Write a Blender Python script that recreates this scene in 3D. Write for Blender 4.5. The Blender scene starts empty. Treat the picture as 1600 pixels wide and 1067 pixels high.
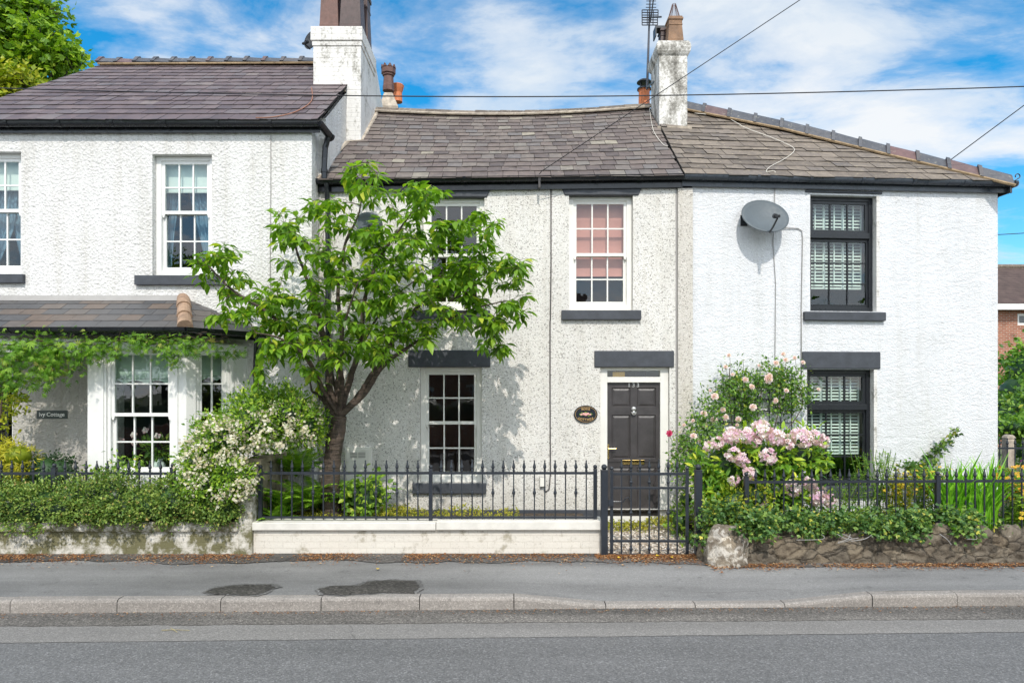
import bpy, bmesh, math, random
import numpy as np
from mathutils import Vector, Matrix, noise as mnoise
C = bpy.context.scene.collection
R = math.radians
F = 1067.0; YH = 612.0; H = 1.96            # focal length in photo pixels, horizon row, eye height

# ---------------------------------------------------------------- camera, sky, sun, exposure
cam = bpy.data.cameras.new('camera'); cam.lens = 36 * F / 1600; cam.sensor_width = 36
cam.shift_y = (YH - 533.5) / 1600; cam.clip_end = 3000; cam.clip_start = .05
cob = bpy.data.objects.new('camera', cam); C.objects.link(cob)
cob.location = (0, 0, H); cob.rotation_euler = (R(90), 0, 0)
bpy.context.scene.camera = cob
SUN_EL = 47.0; SUN_AZ = 4.0                 # degrees; azimuth measured from straight behind the camera towards its right
vs = bpy.context.scene.view_settings
vs.view_transform = 'Standard'; vs.look = 'None'; vs.gamma = 1; vs.exposure = 0.37; vs.use_curve_mapping = False
sl = bpy.data.lights.new('sun', 'SUN'); sl.energy = 2.4; sl.angle = R(.55); sl.color = (1, .94, .855)
so = bpy.data.objects.new('sun', sl); C.objects.link(so)
sd = Vector((-math.sin(R(SUN_AZ)) * math.cos(R(SUN_EL)), math.cos(R(SUN_AZ)) * math.cos(R(SUN_EL)), -math.sin(R(SUN_EL))))
so.rotation_euler = sd.to_track_quat('-Z', 'Y').to_euler(); so.location = (3, -6, 20)

def node(nt, t, **kw):
    n = nt.nodes.new(t)
    for k, v in kw.items():
        if k in n.inputs.keys() if isinstance(k, str) else False: pass
        setattr(n, k, v)
    return n
def lk(nt, a, b): nt.links.new(a, b)
def math_n(nt, op, a, b=None, clamp=False):
    n = nt.nodes.new('ShaderNodeMath'); n.operation = op; n.use_clamp = clamp
    for i, v in enumerate((a, b)):
        if v is None: continue
        if isinstance(v, (int, float)): n.inputs[i].default_value = v
        else: lk(nt, v, n.inputs[i])
    return n.outputs[0]
def noise_n(nt, vec, scale, detail=3, rough=.55, dist=0, col=False):
    n = nt.nodes.new('ShaderNodeTexNoise'); n.inputs['Scale'].default_value = scale
    n.inputs['Detail'].default_value = detail; n.inputs['Roughness'].default_value = rough; n.inputs['Distortion'].default_value = dist
    if vec is not None: lk(nt, vec, n.inputs['Vector'])
    return n.outputs['Color' if col else 'Fac']
def voro_n(nt, vec, scale, out='Distance', feature='F1', rnd=1):
    n = nt.nodes.new('ShaderNodeTexVoronoi'); n.feature = feature; n.inputs['Scale'].default_value = scale
    n.inputs['Randomness'].default_value = rnd
    lk(nt, vec, n.inputs['Vector']); return n.outputs[out]
def ramp_n(nt, fac, stops, interp='LINEAR'):
    n = nt.nodes.new('ShaderNodeValToRGB'); cr = n.color_ramp; cr.interpolation = interp
    while len(cr.elements) < len(stops): cr.elements.new(.5)
    for e, (p, c) in zip(cr.elements, stops):
        e.position = p
        e.color = (c, c, c, 1) if isinstance(c, (int, float)) else (*c, 1)
    lk(nt, fac, n.inputs[0]); return n.outputs[0]
def mix_n(nt, fac, a, b, mode='MIX'):
    n = nt.nodes.new('ShaderNodeMix'); n.data_type = 'RGBA'; n.blend_type = mode
    for s, v in ((0, fac), (6, a), (7, b)):
        if isinstance(v, (int, float)): n.inputs[s].default_value = v if s == 0 else (v, v, v, 1)
        elif isinstance(v, tuple): n.inputs[s].default_value = (*v, 1)
        else: lk(nt, v, n.inputs[s])
    return n.outputs[2]
def map_n(nt, vec, scale=(1, 1, 1), rot=(0, 0, 0), loc=(0, 0, 0)):
    n = nt.nodes.new('ShaderNodeMapping'); lk(nt, vec, n.inputs[0])
    n.inputs['Scale'].default_value = scale; n.inputs['Rotation'].default_value = rot; n.inputs['Location'].default_value = loc
    return n.outputs[0]
def sep_n(nt, vec):
    n = nt.nodes.new('ShaderNodeSeparateXYZ'); lk(nt, vec, n.inputs[0]); return n.outputs
def comb_n(nt, x, y, z):
    n = nt.nodes.new('ShaderNodeCombineXYZ')
    for i, v in enumerate((x, y, z)):
        if isinstance(v, (int, float)): n.inputs[i].default_value = v
        else: lk(nt, v, n.inputs[i])
    return n.outputs[0]

# world: physical sky with drifting cloud
w = bpy.data.worlds.new('World'); bpy.context.scene.world = w; w.use_nodes = True
nt = w.node_tree; nt.nodes.clear()
sky = nt.nodes.new('ShaderNodeTexSky'); sky.sky_type = 'NISHITA'; sky.sun_disc = False
sky.sun_elevation = R(SUN_EL); sky.sun_rotation = R(180 - SUN_AZ)
sky.air_density = 1.0; sky.dust_density = .25; sky.ozone_density = 3.2; sky.altitude = 200
hs = nt.nodes.new('ShaderNodeHueSaturation'); hs.inputs['Saturation'].default_value = 1.42; hs.inputs['Value'].default_value = 1.95
hs.inputs['Hue'].default_value = .487
lk(nt, sky.outputs[0], hs.inputs['Color'])
tc = nt.nodes.new('ShaderNodeTexCoord'); g = tc.outputs['Generated']
x, y, z = sep_n(nt, g)
zz = math_n(nt, 'ADD', math_n(nt, 'MAXIMUM', z, 0), .16)
pl = comb_n(nt, math_n(nt, 'DIVIDE', x, zz), math_n(nt, 'DIVIDE', y, zz), 0)
n1 = noise_n(nt, map_n(nt, pl, (.9, 1.3, 1), (0, 0, R(-24)), (3.7, 8.4, 1.3)), 2.0, 11, .60, .25)
n2 = noise_n(nt, map_n(nt, pl, (.8, 1.2, 1), (0, 0, R(24)), (1.2, 4.1, 0)), 3.6, 8, .62, .4)
dens = math_n(nt, 'ADD', math_n(nt, 'MULTIPLY', n1, .72), math_n(nt, 'MULTIPLY', n2, .28))
def blob(px, py, cosr, amt):
    d = Vector(((px - 800) / F, 1, (YH - py) / F)).normalized()
    n = nt.nodes.new('ShaderNodeVectorMath'); n.operation = 'DOT_PRODUCT'; lk(nt, g, n.inputs[0]); n.inputs[1].default_value = d
    m = nt.nodes.new('ShaderNodeMapRange'); m.interpolation_type = 'SMOOTHSTEP'
    lk(nt, n.outputs['Value'], m.inputs['Value'])
    m.inputs['From Min'].default_value = math.cos(R(cosr)); m.inputs['From Max'].default_value = 1
    m.inputs['To Min'].default_value = 0; m.inputs['To Max'].default_value = amt
    return m.outputs[0]
for bl in ((900, 60, 13, .14), (1180, 130, 14, .14), (1480, 215, 13, .16), (1250, 20, 8, .10), (820, 150, 9, .06), (210, 60, 6, .05),
           (300, 20, 14, -.05), (640, 70, 9, -.07), (1480, 40, 9, -.17), (40, 60, 12, -.05), (290, 70, 7, .10), (180, 110, 6, .05), (1590, 330, 5, -.16), (980, 140, 4, -.06)):
    dens = math_n(nt, 'ADD', dens, blob(bl[0], bl[1], bl[2], bl[3] * (.42 if bl[3] > 0 else .55)))
mr = nt.nodes.new('ShaderNodeMapRange'); mr.interpolation_type = 'SMOOTHSTEP'; lk(nt, y, mr.inputs['Value'])     # unseen extra cloud behind the viewer, added for white fill light
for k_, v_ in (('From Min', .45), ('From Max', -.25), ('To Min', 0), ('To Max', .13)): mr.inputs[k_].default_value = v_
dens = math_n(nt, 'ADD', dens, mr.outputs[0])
cf = ramp_n(nt, dens, ((.44, 0), (.505, .25), (.57, .70), (.66, .96)))
shade = noise_n(nt, map_n(nt, pl, (1, 1, 1), (0, 0, 0), (9, 2, 0)), 1.7, 5, .5)
cc = ramp_n(nt, shade, ((.35, (7.2, 8.0, 8.8)), (.62, (8.9, 9.1, 9.3))))
m2 = nt.nodes.new('ShaderNodeMapRange'); m2.interpolation_type = 'SMOOTHSTEP'; lk(nt, y, m2.inputs['Value'])     # unseen cloud behind the viewer, brightened to lift the shadows
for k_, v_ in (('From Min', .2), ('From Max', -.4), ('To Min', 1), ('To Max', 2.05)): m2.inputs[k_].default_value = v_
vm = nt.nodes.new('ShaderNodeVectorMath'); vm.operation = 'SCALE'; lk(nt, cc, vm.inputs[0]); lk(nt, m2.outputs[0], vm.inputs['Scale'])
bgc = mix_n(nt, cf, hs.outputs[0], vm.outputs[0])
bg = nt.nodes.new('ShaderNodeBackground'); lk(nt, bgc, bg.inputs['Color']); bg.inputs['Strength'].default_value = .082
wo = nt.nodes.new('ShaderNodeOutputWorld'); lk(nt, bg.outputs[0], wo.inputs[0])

# ---------------------------------------------------------------- helpers
def P(px, py, Y): return Vector(((px - 800) * Y / F, Y, H - (py - YH) * Y / F))

def wmat(o):
    m = o.matrix_basis.copy(); p = o.parent
    while p is not None: m = p.matrix_basis @ m; p = p.parent
    return m
def tag(o, label, cat, group=None):
    o['label'] = label; o['category'] = cat
    if group: o['group'] = group
    return o
def thing(name, loc, label, cat, group=None, rotz=0):
    o = bpy.data.objects.new(name, None); C.objects.link(o); o.empty_display_size = .1
    o.location = loc; o.rotation_euler = (0, 0, rotz); return tag(o, label, cat, group)

class MB:
    def __init__(s): s.v = []; s.f = []; s.mi = []; s.cur = 0; s.T = None; s.A = []
    def add(s, vs, fs):
        b = len(s.v)
        s.v += [tuple(s.T @ Vector(v)) if s.T else tuple(v) for v in vs]
        s.f += [tuple(b + i for i in f) for f in fs]; s.mi += [s.cur] * len(fs)
    def poly(s, *vs): s.add(vs, [tuple(range(len(vs)))])
    def box(s, x0, x1, y0, y1, z0, z1):
        s.add([(x0,y0,z0),(x1,y0,z0),(x1,y1,z0),(x0,y1,z0),(x0,y0,z1),(x1,y0,z1),(x1,y1,z1),(x0,y1,z1)],
              [(0,3,2,1),(4,5,6,7),(0,1,5,4),(1,2,6,5),(2,3,7,6),(3,0,4,7)])
    def tube(s, pts, rad, n=8, caps=True):
        pts = [Vector(p) for p in pts]
        if isinstance(rad, (int, float)): rad = [rad] * len(pts)
        vs = []; a = None
        for i, p in enumerate(pts):
            t = (pts[min(i + 1, len(pts) - 1)] - pts[max(i - 1, 0)])
            t = t.normalized() if t.length > 1e-9 else Vector((0, 0, 1))
            if a is None: a = t.cross(Vector((0, 0, 1)) if abs(t.z) < .8 else Vector((0, 1, 0)))
            a = a - t * a.dot(t)
            if a.length < 1e-6: a = t.orthogonal()
            a = a.normalized(); b = t.cross(a).normalized()
            for k in range(n):
                q = 2 * math.pi * k / n
                vs.append(p + (a * math.cos(q) + b * math.sin(q)) * rad[i])
        fs = []
        for i in range(len(pts) - 1):
            for k in range(n):
                fs.append((i*n+k, i*n+(k+1)%n, (i+1)*n+(k+1)%n, (i+1)*n+k))
        if caps: fs += [tuple(range(n))[::-1], tuple((len(pts)-1)*n + k for k in range(n))]
        s.add(vs, fs)
    def lathe(s, c, prof, n=12, sq=False):
        vs = []; fs = []
        for r, zz in prof:
            for k in range(n):
                q = 2 * math.pi * (k + (.5 if sq else 0)) / n; rr = r * (math.sqrt(2) if sq else 1)
                vs.append((c[0] + rr * math.cos(q), c[1] + rr * math.sin(q), c[2] + zz))
        for i in range(len(prof) - 1):
            for k in range(n): fs.append((i*n+k, i*n+(k+1)%n, (i+1)*n+(k+1)%n, (i+1)*n+k))
        fs += [tuple(range(n))[::-1], tuple((len(prof)-1)*n + k for k in range(n))]
        s.add(vs, fs)
    def ball(s, c, r, n=10, m=6, sc=(1,1,1)):
        vs = [(c[0], c[1], c[2]-r*sc[2])]; fs = []
        for i in range(1, m):
            t = -math.pi/2 + math.pi*i/m
            for k in range(n):
                q = 2*math.pi*k/n
                vs.append((c[0]+r*sc[0]*math.cos(t)*math.cos(q), c[1]+r*sc[1]*math.cos(t)*math.sin(q), c[2]+r*sc[2]*math.sin(t)))
        vs.append((c[0], c[1], c[2]+r*sc[2])); L = len(vs)-1
        for k in range(n): fs.append((0, 1+(k+1)%n, 1+k)); fs.append((L, 1+(m-2)*n+k, 1+(m-2)*n+(k+1)%n))
        for i in range(m-2):
            for k in range(n): fs.append((1+i*n+k, 1+i*n+(k+1)%n, 1+(i+1)*n+(k+1)%n, 1+(i+1)*n+k))
        s.add(vs, fs)
    def arrays(s, V, Fc, mi=0): s.A.append((np.asarray(V, float), np.asarray(Fc, int), mi))
    def leaves(s, Pn, D, N, L, W, tpl, mi=0):
        tv, tf = tpl
        D = D / np.maximum(np.linalg.norm(D, axis=1, keepdims=True), 1e-9)
        X = np.cross(D, N); X /= np.maximum(np.linalg.norm(X, axis=1, keepdims=True), 1e-6); Nn = np.cross(X, D)
        V = Pn[:, None, :] + (W[:, None] * tv[None, :, 0])[..., None] * X[:, None] + (L[:, None] * tv[None, :, 1])[..., None] * D[:, None] \
            + (L[:, None] * tv[None, :, 2])[..., None] * Nn[:, None]
        k = len(tv)
        for nn in sorted(set(len(f) for f in tf)):
            ff = np.array([f for f in tf if len(f) == nn])
            Fc = (ff[None] + (np.arange(len(Pn)) * k)[:, None, None]).reshape(-1, nn)
            s.A.append((V.reshape(-1, 3) if True else None, Fc, mi, id(V)))
    def build(s, name, mats, parent=None, smooth=False, bevel=0, label=None, cat=None, group=None, kind=None, origin=None):
        if not isinstance(mats, (list, tuple)): mats = [mats]
        vv = [np.array(s.v, float).reshape(-1, 3)]; base = len(s.v); seen = {}
        loops = []; tot = []; mi = list(s.mi)
        for f in s.f: loops.extend(f); tot.append(len(f))
        loops = [np.array(loops, int)]; tot = [np.array(tot, int)]; mi = [np.array(mi, int)]
        for a in s.A:
            key = a[3] if len(a) > 3 else None
            if key is not None and key in seen: b = seen[key]
            else:
                b = base; vv.append(a[0]); base += len(a[0])
                if key is not None: seen[key] = b
            loops.append((a[1] + b).ravel()); tot.append(np.full(len(a[1]), a[1].shape[1])); mi.append(np.full(len(a[1]), a[2]))
        V = np.concatenate(vv); loops = np.concatenate(loops); tot = np.concatenate(tot); mi = np.concatenate(mi)
        o_loc = None
        if parent is not None:
            M = np.array(wmat(parent).inverted()); V = V @ M[:3, :3].T + M[:3, 3]
        else:
            lo, hi = V.min(0), V.max(0)
            o_loc = Vector(origin) if origin is not None else Vector(((lo[0]+hi[0])/2, (lo[1]+hi[1])/2, lo[2]))
            V = V - np.array(o_loc)
        me = bpy.data.meshes.new(name)
        me.vertices.add(len(V)); me.vertices.foreach_set('co', V.ravel())
        me.loops.add(len(loops)); me.loops.foreach_set('vertex_index', loops.astype(np.int32))
        me.polygons.add(len(tot)); st = np.concatenate(([0], np.cumsum(tot)[:-1]))
        me.polygons.foreach_set('loop_start', st.astype(np.int32)); me.polygons.foreach_set('loop_total', tot.astype(np.int32))
        me.polygons.foreach_set('material_index', mi.astype(np.int32))
        me.polygons.foreach_set('use_smooth', np.full(len(tot), bool(smooth)))
        me.update(calc_edges=True); me.validate()
        for m in mats: me.materials.append(m)
        o = bpy.data.objects.new(name, me); C.objects.link(o)
        if parent is not None: o.parent = parent
        else: o.location = o_loc
        if bevel:
            b = o.modifiers.new('bevel', 'BEVEL'); b.width = bevel; b.segments = 2; b.limit_method = 'ANGLE'; b.angle_limit = R(40)
        if label: o['label'] = label
        if cat: o['category'] = cat
        if group: o['group'] = group
        if kind: o['kind'] = kind
        return o

def text_mb(body, size, M, extrude=.003, bold=0):
    cu = bpy.data.curves.new('t', 'FONT'); cu.body = body; cu.size = size; cu.extrude = extrude; cu.align_x = 'CENTER'; cu.align_y = 'CENTER'
    cu.offset = bold
    o = bpy.data.objects.new('t', cu); C.objects.link(o)
    bpy.context.view_layer.update(); dg = bpy.context.evaluated_depsgraph_get()
    me = bpy.data.meshes.new_from_object(o.evaluated_get(dg))
    vs = [M @ v.co for v in me.vertices]; fs = [tuple(p.vertices) for p in me.polygons]
    bpy.data.objects.remove(o); bpy.data.meshes.remove(me); bpy.data.curves.remove(cu)
    return vs, fs

class Fac:                                   # a facade plane: u to the right, w into the house, z up
    def __init__(s, x0, y0, ang):
        s.o = Vector((x0, y0, 0)); s.a = ang
        s.ux = Vector((math.cos(ang), math.sin(ang), 0)); s.n = Vector((-math.sin(ang), math.cos(ang), 0))
        s.M = Matrix.Translation(s.o) @ Matrix.Rotation(ang, 4, 'Z')
    def uz(s, px, py, wv=0):
        d = Vector(((px - 800) / F, 1, (YH - py) / F)); t = (s.o.dot(s.n) + wv) / d.dot(s.n)
        p = Vector((0, 0, H)) + d * t
        return (p - s.o).dot(s.ux), p.z
    def at(s, px, py, wv=0):
        u, z = s.uz(px, py, wv); return s.M @ Vector((u, wv, z))
    def mb(s): m = MB(); m.T = s.M; return m

# ---------------------------------------------------------------- materials
def new_mat(name):
    m = bpy.data.materials.new(name); m.use_nodes = True; nt = m.node_tree; b = nt.nodes['Principled BSDF']
    tc = nt.nodes.new('ShaderNodeTexCoord'); return m, nt, b, tc.outputs['Object']
def set_bump(nt, b, h, strength, dist):
    n = nt.nodes.new('ShaderNodeBump'); n.inputs['Strength'].default_value = strength; n.inputs['Distance'].default_value = dist
    lk(nt, h, n.inputs['Height']); lk(nt, n.outputs[0], b.inputs['Normal']); return n
def plain(name, col, rough=.5, metal=0, var=.12, vscale=3, bump=0, bscale=40, spec=.5):
    m, nt, b, v = new_mat(name)
    n = noise_n(nt, v, vscale, 5, .65)
    lo = tuple(c * (1 - var) for c in col); hi = tuple(min(1, c * (1 + var)) for c in col)
    lk(nt, ramp_n(nt, n, ((.3, lo), (.7, hi))), b.inputs['Base Color'])
    b.inputs['Metallic'].default_value = metal; b.inputs['Specular IOR Level'].default_value = spec
    lk(nt, ramp_n(nt, noise_n(nt, v, vscale * 6, 4), ((.3, max(.02, rough - .1)), (.7, min(1, rough + .1)))), b.inputs['Roughness'])
    if bump: set_bump(nt, b, noise_n(nt, v, bscale, 4), .6, bump)
    return m
M = {}
# rough-cast render of the left house: painted white above, bare grey in the porch
def weather(nt, v, c, amt=.86, z0=.25, z1=.95):
    z = sep_n(nt, v)[2]; st = noise_n(nt, map_n(nt, v, (5.5, 5.5, .32)), 1, 6, .7)
    c = mix_n(nt, 1, c, ramp_n(nt, st, ((.32, (amt, amt * .985, amt * .955)), (.52, (1, 1, 1)))), 'MULTIPLY')
    pa = noise_n(nt, v, .8, 4, .6); c = mix_n(nt, 1, c, ramp_n(nt, pa, ((.34, (.93, .925, .91)), (.5, (1, 1, 1)))), 'MULTIPLY')
    mr = nt.nodes.new('ShaderNodeMapRange'); lk(nt, math_n(nt, 'ADD', z, math_n(nt, 'MULTIPLY', noise_n(nt, v, 3.5, 6, .7), .8)), mr.inputs['Value'])
    mr.inputs['From Min'].default_value = z0 + .35; mr.inputs['From Max'].default_value = z1 + .35
    return mix_n(nt, mr.outputs[0], mix_n(nt, 1, c, (.82, .81, .785), 'MULTIPLY'), c)
def roughcast(name, c0, c1, c2):
    m, nt, b, v = new_mat(name)
    a1 = noise_n(nt, v, 26, 3, .6, .6); a2 = voro_n(nt, v, 34, 'Distance', 'SMOOTH_F1')
    hgt = math_n(nt, 'ADD', math_n(nt, 'MULTIPLY', a1, 1.2), math_n(nt, 'MULTIPLY', a2, -.7))
    set_bump(nt, b, hgt, 1.0, .019)
    gr = noise_n(nt, map_n(nt, v, (1.4, 1.4, .5)), 1.3, 6, .65)
    c = ramp_n(nt, gr, ((.25, c0), (.55, c1), (.8, c2)))
    dk = ramp_n(nt, voro_n(nt, v, 48, 'Color'), ((.0, .66), (.08, .92), (.16, 1)))
    lk(nt, weather(nt, v, mix_n(nt, 1, c, dk, 'MULTIPLY')), b.inputs['Base Color']); b.inputs['Roughness'].default_value = .85; return m
M['roughcast'] = roughcast('roughcast_white', (.64, .63, .61), (.74, .733, .72), (.77, .768, .76))
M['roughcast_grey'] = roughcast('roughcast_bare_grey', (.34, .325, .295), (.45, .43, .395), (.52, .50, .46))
# pebble dash of the middle house
def pebble(name, tint):
    m, nt, b, v = new_mat(name)
    cr = sep_n(nt, voro_n(nt, v, 75, 'Color'))[0]
    c = ramp_n(nt, cr, ((0, (.28, .265, .245)), (.06, (.45, .43, .40)), (.12, (.68, .66, .625)), (.45, (.745, .732, .705)), (1, (.81, .80, .775))))
    c2 = sep_n(nt, voro_n(nt, map_n(nt, v, loc=(3, 7, 1)), 48, 'Color'))[1]
    c = mix_n(nt, 1, c, ramp_n(nt, c2, ((0, .70), (.05, .86), (.09, 1))), 'MULTIPLY')
    gr = noise_n(nt, map_n(nt, v, (1.5, 1.5, .45)), 1.1, 6, .65)
    c = mix_n(nt, 1, c, ramp_n(nt, gr, ((.25, tuple(t * .86 for t in tint)), (.6, tint))), 'MULTIPLY')
    lk(nt, weather(nt, v, c, .90, .1, .7), b.inputs['Base Color']); b.inputs['Roughness'].default_value = .9
    set_bump(nt, b, math_n(nt, 'ADD', math_n(nt, 'MULTIPLY', voro_n(nt, v, 75), -1), noise_n(nt, v, 45, 3)), .8, .008)
    return m
M['pebble'] = pebble('pebbledash_grey', (1, .99, .972)); M['pebble_band'] = pebble('pebbledash_band', (.86, .83, .79))
# textured masonry paint of the right house
m, nt, b, v = new_mat('painted_render_white')
a1 = noise_n(nt, map_n(nt, v, (1, 1, 1.25)), 19, 5, .62, 1.6); a2 = noise_n(nt, v, 42, 3, .6, .5)
a3 = noise_n(nt, map_n(nt, v, (.5, .5, 1.2), (0, R(25), 0)), 5, 3, .6, 2.5)
hgt = math_n(nt, 'ADD', math_n(nt, 'ADD', a1, math_n(nt, 'MULTIPLY', a2, .55)), math_n(nt, 'MULTIPLY', a3, .8))
set_bump(nt, b, hgt, 1.0, .017)
gr = noise_n(nt, map_n(nt, v, (1.3, 1.3, .4)), 1.2, 6, .7)
lk(nt, weather(nt, v, ramp_n(nt, gr, ((.25, (.66, .67, .685)), (.5, (.735, .748, .772)))), .93, -.1, .5), b.inputs['Base Color']); b.inputs['Roughness'].default_value = .7
M['painted'] = m
# dirty painted chimney render
def chimney_mat(name, lichen, bricks):
    m, nt, b, v = new_mat(name)
    st = noise_n(nt, map_n(nt, v, (2.2, 2.2, .9)), 2.2, 8, .72)
    sp = noise_n(nt, v, 24, 4, .75)
    k = math_n(nt, 'ADD', math_n(nt, 'MULTIPLY', st, .75), math_n(nt, 'MULTIPLY', sp, .42))
    c = ramp_n(nt, k, ((.40 - lichen, (.76, .745, .72)), (.57 - lichen, (.68, .66, .63)), (.65 - lichen, (.38, .365, .33)), (.76 - lichen, (.13, .12, .105))))
    lk(nt, c, b.inputs['Base Color']); b.inputs['Roughness'].default_value = .85
    h = noise_n(nt, v, 32, 4, .6)
    if bricks:
        x, y, z = sep_n(nt, v); br = nt.nodes.new('ShaderNodeTexBrick'); br.inputs['Scale'].default_value = 1
        lk(nt, comb_n(nt, math_n(nt, 'ADD', x, y), z, 0), br.inputs['Vector'])
        for kk, vv in (('Brick Width', .225), ('Row Height', .075), ('Mortar Size', .006), ('Mortar Smooth', .4)): br.inputs[kk].default_value = vv
        br.inputs['Color1'].default_value = br.inputs['Color2'].default_value = (1, 1, 1, 1); br.inputs['Mortar'].default_value = (0, 0, 0, 1)
        h = math_n(nt, 'ADD', math_n(nt, 'MULTIPLY', h, .5), sep_n(nt, br.outputs['Color'])[0])
    set_bump(nt, b, h, .7, .005); return m
M['chimney'] = chimney_mat('chimney_painted_brick', -.045, True); M['chimney_rough'] = chimney_mat('chimney_weathered_render', .05, False)
M['stack_stone'] = plain('rear_stack_stone', (.42, .36, .29), .9, var=.4, vscale=9, bump=.01, bscale=20)
# garden wall painted bricks
def painted_brick(name, base, dirt, green):
    m, nt, b, v = new_mat(name)
    x, y, z = sep_n(nt, v); br = nt.nodes.new('ShaderNodeTexBrick')
    wob = noise_n(nt, v, 7, 2)
    lk(nt, comb_n(nt, math_n(nt, 'ADD', x, y), math_n(nt, 'ADD', z, math_n(nt, 'MULTIPLY', wob, .012)), 0), br.inputs['Vector'])
    for kk, vv in (('Scale', 1), ('Brick Width', .225), ('Row Height', .075), ('Mortar Size', .005), ('Mortar Smooth', .5)): br.inputs[kk].default_value = vv
    br.inputs['Color1'].default_value = (.95, .95, .95, 1); br.inputs['Color2'].default_value = (1, 1, 1, 1); br.inputs['Mortar'].default_value = (.86, .85, .83, 1)
    st = noise_n(nt, map_n(nt, v, (1.5, 1.5, 1.5)), 3.6, 8, .72)
    c = ramp_n(nt, st, ((.26 + dirt * .5, green), (.29 + dirt * .6, tuple(.55 * p + .45 * q for p, q in zip(base, green))), (.33 + dirt * .7, base), (.9, tuple(q * 1.05 for q in base))))
    sp = ramp_n(nt, noise_n(nt, v, 45, 4, .7), ((.28, .72), (.42, 1)))
    lk(nt, mix_n(nt, 1, mix_n(nt, 1, c, br.outputs['Color'], 'MULTIPLY'), sp, 'MULTIPLY'), b.inputs['Base Color']); b.inputs['Roughness'].default_value = .85
    bwv = nt.nodes.new('ShaderNodeRGBToBW'); lk(nt, br.outputs['Color'], bwv.inputs[0])
    set_bump(nt, b, math_n(nt, 'ADD', math_n(nt, 'MULTIPLY', bwv.outputs[0], 2.2), noise_n(nt, v, 30, 5)), .7, .006)
    return m
M['brick_cream'] = painted_brick('brick_painted_cream', (.70, .66, .59), .16, (.42, .38, .30))
M['brick_stained'] = painted_brick('brick_stained_white', (.66, .63, .57), .40, (.16, .15, .075))
M['coping'] = plain('coping_painted_stone', (.68, .655, .60), .75, var=.12, vscale=5, bump=.004, bscale=30)
M['divide_stone'] = plain('mossy_brown_stone', (.33, .275, .20), .95, var=.55, vscale=7, bump=.02, bscale=14)
# rubble stone
def rubble(name, c0, c1, white, joint=.5):
    m, nt, b, v = new_mat(name)
    n = noise_n(nt, v, 5, 9, .72, .6)
    c = ramp_n(nt, n, ((.25, tuple(t * .45 for t in c0)), (.45, c0), (.62, c1), (.8, tuple(min(1, t * 1.5) for t in c1))))
    wn = noise_n(nt, map_n(nt, v, (1, 1, 1), (0, R(30), 0)), 9, 7, .75, .8)
    c = mix_n(nt, ramp_n(nt, wn, ((.66 - white, 0), (.74 - white, 1))), c, (.66, .63, .58))
    wv = nt.nodes.new('ShaderNodeVectorMath'); wv.operation = 'ADD'; sc_ = nt.nodes.new('ShaderNodeVectorMath'); sc_.operation = 'SCALE'; sc_.inputs['Scale'].default_value = .16
    lk(nt, noise_n(nt, v, 4, 4, .6, 0, True), sc_.inputs[0]); lk(nt, v, wv.inputs[0]); lk(nt, sc_.outputs[0], wv.inputs[1]); vv = map_n(nt, wv.outputs[0], (1, 1, 1.5))
    ed = voro_n(nt, vv, 4.2, 'Distance', 'DISTANCE_TO_EDGE'); jt = ramp_n(nt, ed, ((.0, joint), (.035, .5 + joint * .5), (.09, 1)))
    c = mix_n(nt, 1, mix_n(nt, 1, c, jt, 'MULTIPLY'), ramp_n(nt, sep_n(nt, voro_n(nt, vv, 4.2, 'Color'))[0], ((0, (.72, .70, .68)), (.5, (1, .97, .93)), (1, (1.25, 1.17, 1.05)))), 'MULTIPLY')
    lk(nt, c, b.inputs['Base Color']); b.inputs['Roughness'].default_value = .92
    set_bump(nt, b, math_n(nt, 'ADD', noise_n(nt, v, 22, 9, .75, .5), math_n(nt, 'MULTIPLY', jt, .9)), 1, .035)
    return m
M['rubble'] = rubble('rubble_stone', (.155, .130, .100), (.265, .230, .180), -.01); M['boulder'] = rubble('limewashed_boulder', (.22, .185, .145), (.38, .34, .28), .17, .92)
# slates
def slate(name, stops, rough=.55, lichen=.0, lc=(.42, .40, .30)):
    m, nt, b, v = new_mat(name)
    geo = nt.nodes.new('ShaderNodeNewGeometry'); rnd = geo.outputs['Random Per Island']
    c = ramp_n(nt, rnd, stops)
    n = noise_n(nt, map_n(nt, v, (3, 3, 1)), 3.2, 7, .7)
    c = mix_n(nt, 1, c, ramp_n(nt, n, ((.25, .62), (.5, .98), (.75, 1.28))), 'MULTIPLY')
    ln = noise_n(nt, v, 15, 6, .75)
    if lichen: c = mix_n(nt, ramp_n(nt, ln, ((.62 - lichen, 0), (.76 - lichen, .8))), c, lc)
    lk(nt, c, b.inputs['Base Color'])
    lk(nt, ramp_n(nt, n, ((.3, rough - .12), (.7, rough + .12))), b.inputs['Roughness'])
    set_bump(nt, b, noise_n(nt, v, 22, 5, .65), .5, .008); return m
M['slate_purple'] = slate('slate_purple', ((0, (0.100, 0.074, 0.077)), (.4, (0.128, 0.094, 0.096)), (.75, (0.153, 0.114, 0.113)), (.95, (0.140, 0.117, 0.121)), (1, (0.197, 0.158, 0.146))), .5)
M['slate_brown'] = slate('slate_brown_grey', ((0, (0.094, 0.075, 0.069)), (.3, (0.138, 0.109, 0.098)), (.55, (0.162, 0.128, 0.111)), (.8, (0.172, 0.145, 0.126)), (.93, (0.142, 0.127, 0.123)), (1, (0.296, 0.261, 0.202))), .6, .02)
M['slate_green'] = slate('slate_stone_brown', ((0, (0.121, 0.099, 0.080)), (.35, (0.175, 0.143, 0.115)), (.7, (0.215, 0.177, 0.141)), (.9, (0.148, 0.126, 0.113)), (1, (0.240, 0.196, 0.152))), .7, .05, (0.461, 0.390, 0.260))
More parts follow.
